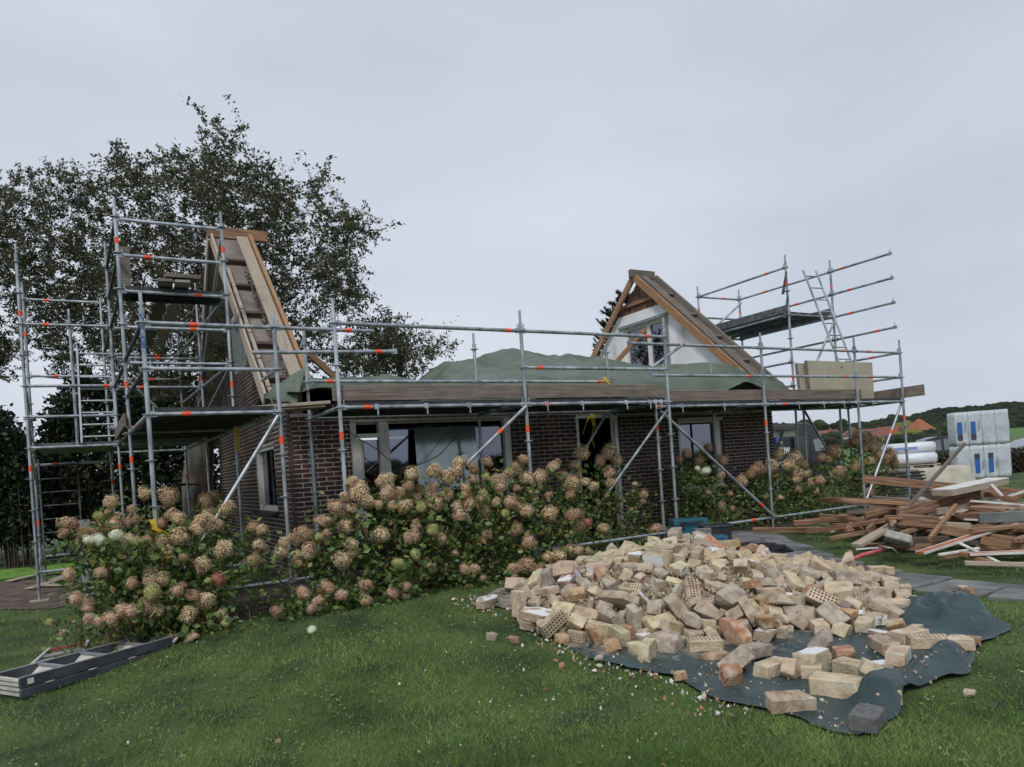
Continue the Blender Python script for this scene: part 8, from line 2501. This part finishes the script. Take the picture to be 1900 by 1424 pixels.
tag(soup('hill_woods', np.array(VV), 4, [M['wood']], smooth=False), kind='stuff')
# separate trees and shrubs between hill and village
FT = [(1512, 798, 190, 4.2), (1536, 797, 215, 3.4), (1560, 800, 205, 3.2), (1600, 797, 230, 3.6), (1618, 793, 225, 3.4), (1640, 792, 235, 3.8), (1664, 787, 240, 3.8), (1546, 812, 150, 2.0), (1570, 812, 165, 2.2), (1676, 800, 180, 3.0), (1735, 798, 170, 4.0), (1752, 800, 165, 3.5), (1685, 812, 140, 1.8), (1600, 812, 155, 1.8), (1725, 812, 130, 2.0), (1490, 806, 170, 3.0)]
lm = [M['wood'], mat('yellow_green_crown', [(.10, .12, .02), (.16, .16, .035)], rough=.95, scale=.8, bump=.8, bscale=3)]
VLab = ['round dark tree at the van roof', 'dark tree over the red-roofed house', 'tree filling the gap between small houses', 'broad tree behind the white gabled house', 'tree rising over the solar roof end', 'taller tree behind the long roof', 'bare-topped tree before the hill', 'garden shrub below the red-roofed house', 'shrub between the red and white houses', 'yellowish tree beside the scaffold corner', 'wide tree by the orange hipped roof', 'tree behind the orange hipped house', 'small bright yellow-green shrub', 'shrub before the long house', 'shrub below the orange roof', 'tree half hidden by the van']
for k, (x, y, d, r) in enumerate(FT):
    d *= 1.85 if k not in (7, 8, 12, 13, 14) else 1.7; r *= 1.45
    p = far(x, y, d); gz = meadow_z(p.x, p.y) if d < 260 else 3.0; t = empty('distant_tree', (p.x, p.y, gz)); tag(t, VLab[k], 'tree', 'trees round the village')
    q = MB(); q.tube((0, 0, -.5), (0, 0, max(.8, p.z - gz)), .25, 6); q.build('trunk', M['bark'], t)
    W_ = []
    for j in range(9):
        o_ = Vector((rng.gauss(0, .5), rng.gauss(0, .5), rng.gauss(0, .35))) * r; blob(W_, Vector((0, 0, p.z - gz)) + o_, r * rng.uniform(.45, .75), rng, 9, 6)
    soup('crown', np.array(W_), 4, [lm[1] if k in (9, 12) else lm[0]], parent=t)
for k in range(17):
    x = 1497 + k * 17 + rng.uniform(-5, 5); p = far(x, 831 + rng.uniform(-5, 4) - (x - 1500) * .03, 120 + rng.uniform(-10, 20)); t = empty('garden_shrub', (p.x, p.y, meadow_z(p.x, p.y)))
    tag(t, 'dark garden shrub %s, %s' % (['just past the van nose', 'right of the van', 'below the red-roofed house', 'before the white house', 'left of the corner pole', 'at the corner pole', 'above the white rolls', 'over the roll ends', 'by the dark estate car'][k // 2], ['low and round', 'taller and uneven'][k % 2]), 'shrub', 'shrubs before the village')
    W_ = []
    for j in range(6): blob(W_, Vector((rng.gauss(0, .8), rng.gauss(0, .8), max(.3, p.z - t.location.z + rng.gauss(0, .4)))), rng.uniform(.8, 1.5), rng, 9, 6)
    soup('crown', np.array(W_), 4, [lm[0]], parent=t)
# trees across the lane behind the viewer, seen mirrored in the panes
VV = []
for k in range(140):
    a = rng.uniform(-1.3, 1.3); rr_ = rng.uniform(38, 46); c = CAMP + Vector((-math.sin(a + .1) * rr_ * 1.2, -math.cos(a) * rr_, 0)); r = rng.uniform(2, 3.4); c.z = rng.uniform(-1.6, .3)
    blob(VV, c, r, rng)
tag(soup('lane_woods', np.array(VV), 4, [M['wood']]), kind='stuff')

# ------------------------------------------------------------------ grass
nr = np.random.default_rng(2)
M['grass'] = add_translucent(mat('grass_blades', [(.07, .155, .020), (.14, .25, .042), (.23, .34, .085)], rough=.6, scale=1.3, detail=6, rand=.4, hue=.02, island=True), .3)
M['grassdry'] = add_translucent(mat('pale_grass_blades', [(.16, .20, .07), (.24, .24, .12)], rough=.6, scale=3, rand=.3, island=True), .3)
n = 330000
inv = nr.uniform(1 / 26.0, 1 / 2.3, n); rr_ = 1 / inv
th = nr.uniform(rad(-50), rad(50), n)
X = CAMP.x + rr_ * (math.sin(YAW) * np.cos(th) + math.cos(YAW) * np.sin(th))
Y = CAMP.y + rr_ * (math.cos(YAW) * np.cos(th) - math.sin(YAW) * np.sin(th))
keep = np.ones(n, bool)
from itertools import chain
def poly_mask(P_):
    inside = np.zeros(n, bool); j = len(P_) - 1
    for i in range(len(P_)):
        xi, yi = P_[i]; xj, yj = P_[j]
        if yi != yj:
            c = ((yi > Y) != (yj > Y)) & (X < (xj - xi) * (Y - yi) / (yj - yi) + xi); inside ^= c
        j = i
    return inside
keep &= ~poly_mask(tarp_pts)
keep &= ~((X > -.1) & (X < 9.7) & (Y > 1.8) & (Y < 8.9))
soilm = poly_mask(soil_pts); keep &= ~(soilm & (nr.random(n) < .93))
bedm = poly_mask(bed); keep &= ~(bedm & (nr.random(n) < .8))
# thinner along the paving joints
for i in range(len(pa) - 1):
    a = np.array(pa[i]); b = np.array(pa[i + 1]); d = b - a; L2_ = (d @ d); t = np.clip(((X - a[0]) * d[0] + (Y - a[1]) * d[1]) / L2_, 0, 1)
    dist = np.hypot(X - a[0] - d[0] * t, Y - a[1] - d[1] * t); keep &= ~((dist < .55) & (nr.random(n) < .97))
worn = np.array([noise.noise(Vector((x * .55, y * .55, 9))) + .5 * noise.noise(Vector((x * 2.1, y * 2.1, 4))) for x, y in zip(X, Y)])
keep &= ~((worn > .22) & (nr.random(n) < .55))
X, Y, rr_ = X[keep], Y[keep], rr_[keep]; n = len(X)
Zg = np.array([zg(x, y) + gnoise(x, y) for x, y in zip(X, Y)])
Zg[:] -= .004
wsc = np.clip(rr_ / 5.0, .7, 4.0)
patchn = np.array([noise.noise(Vector((x * .8, y * .8, 0))) for x, y in zip(X[::1], Y[::1])])
H = (nr.uniform(.022, .052, n)) * (1 + .45 * patchn) * np.clip(rr_ / 9, 1, 1.6); W_ = nr.uniform(.0016, .003, n) * wsc
a = nr.uniform(0, 6.283, n); lean = nr.normal(0, .6, (n, 2)) * H[:, None]
B = np.stack([X, Y, Zg], 1); sx_ = np.stack([np.cos(a) * W_, np.sin(a) * W_, np.zeros(n)], 1)
tip = B + np.stack([lean[:, 0], lean[:, 1], H], 1)
V = np.stack([B - sx_, B + sx_, tip], 1).reshape(-1, 3)
soup('grass', V, 3, [M['grass'], M['grassdry']], mi=(nr.random(n) < .10).astype(np.int32))['kind'] = 'stuff'
# clover and daisy leaves, yellow leaf litter
def litter(name, num, region, size, m, seed, lift=.03):
    rg = np.random.default_rng(seed); C = []; D = []
    while len(C) < num:
        x, y = rg.uniform(region[0], region[1]), rg.uniform(region[2], region[3])
        if inpoly(x, y, tarp_pts): continue
        C.append((x, y, zg(x, y) + gnoise(x, y) + lift * rg.uniform(.3, 1))); D.append((rg.normal(), rg.normal(), rg.normal() * .25))
    C = np.array(C); D = np.array(D); D /= np.linalg.norm(D, axis=1)[:, None]; Lg = rg.uniform(.5, 1.3, num) * size
    soup(name, leaf_quads(C, D, Lg, Lg * .4, rg), 4, [m])['kind'] = 'stuff'
litter('clover_leaves', 14000, (-4, 5, -7.2, -.5), .022, M['hydleaf'], 4)
litter('fallen_petals', 110, (-3.2, 3, -6.8, .2), .022, HM['t'], 5)
litter('fallen_leaves', 260, (-3.2, 6, -6.8, .6), .04, M['hydleafold'], 6)
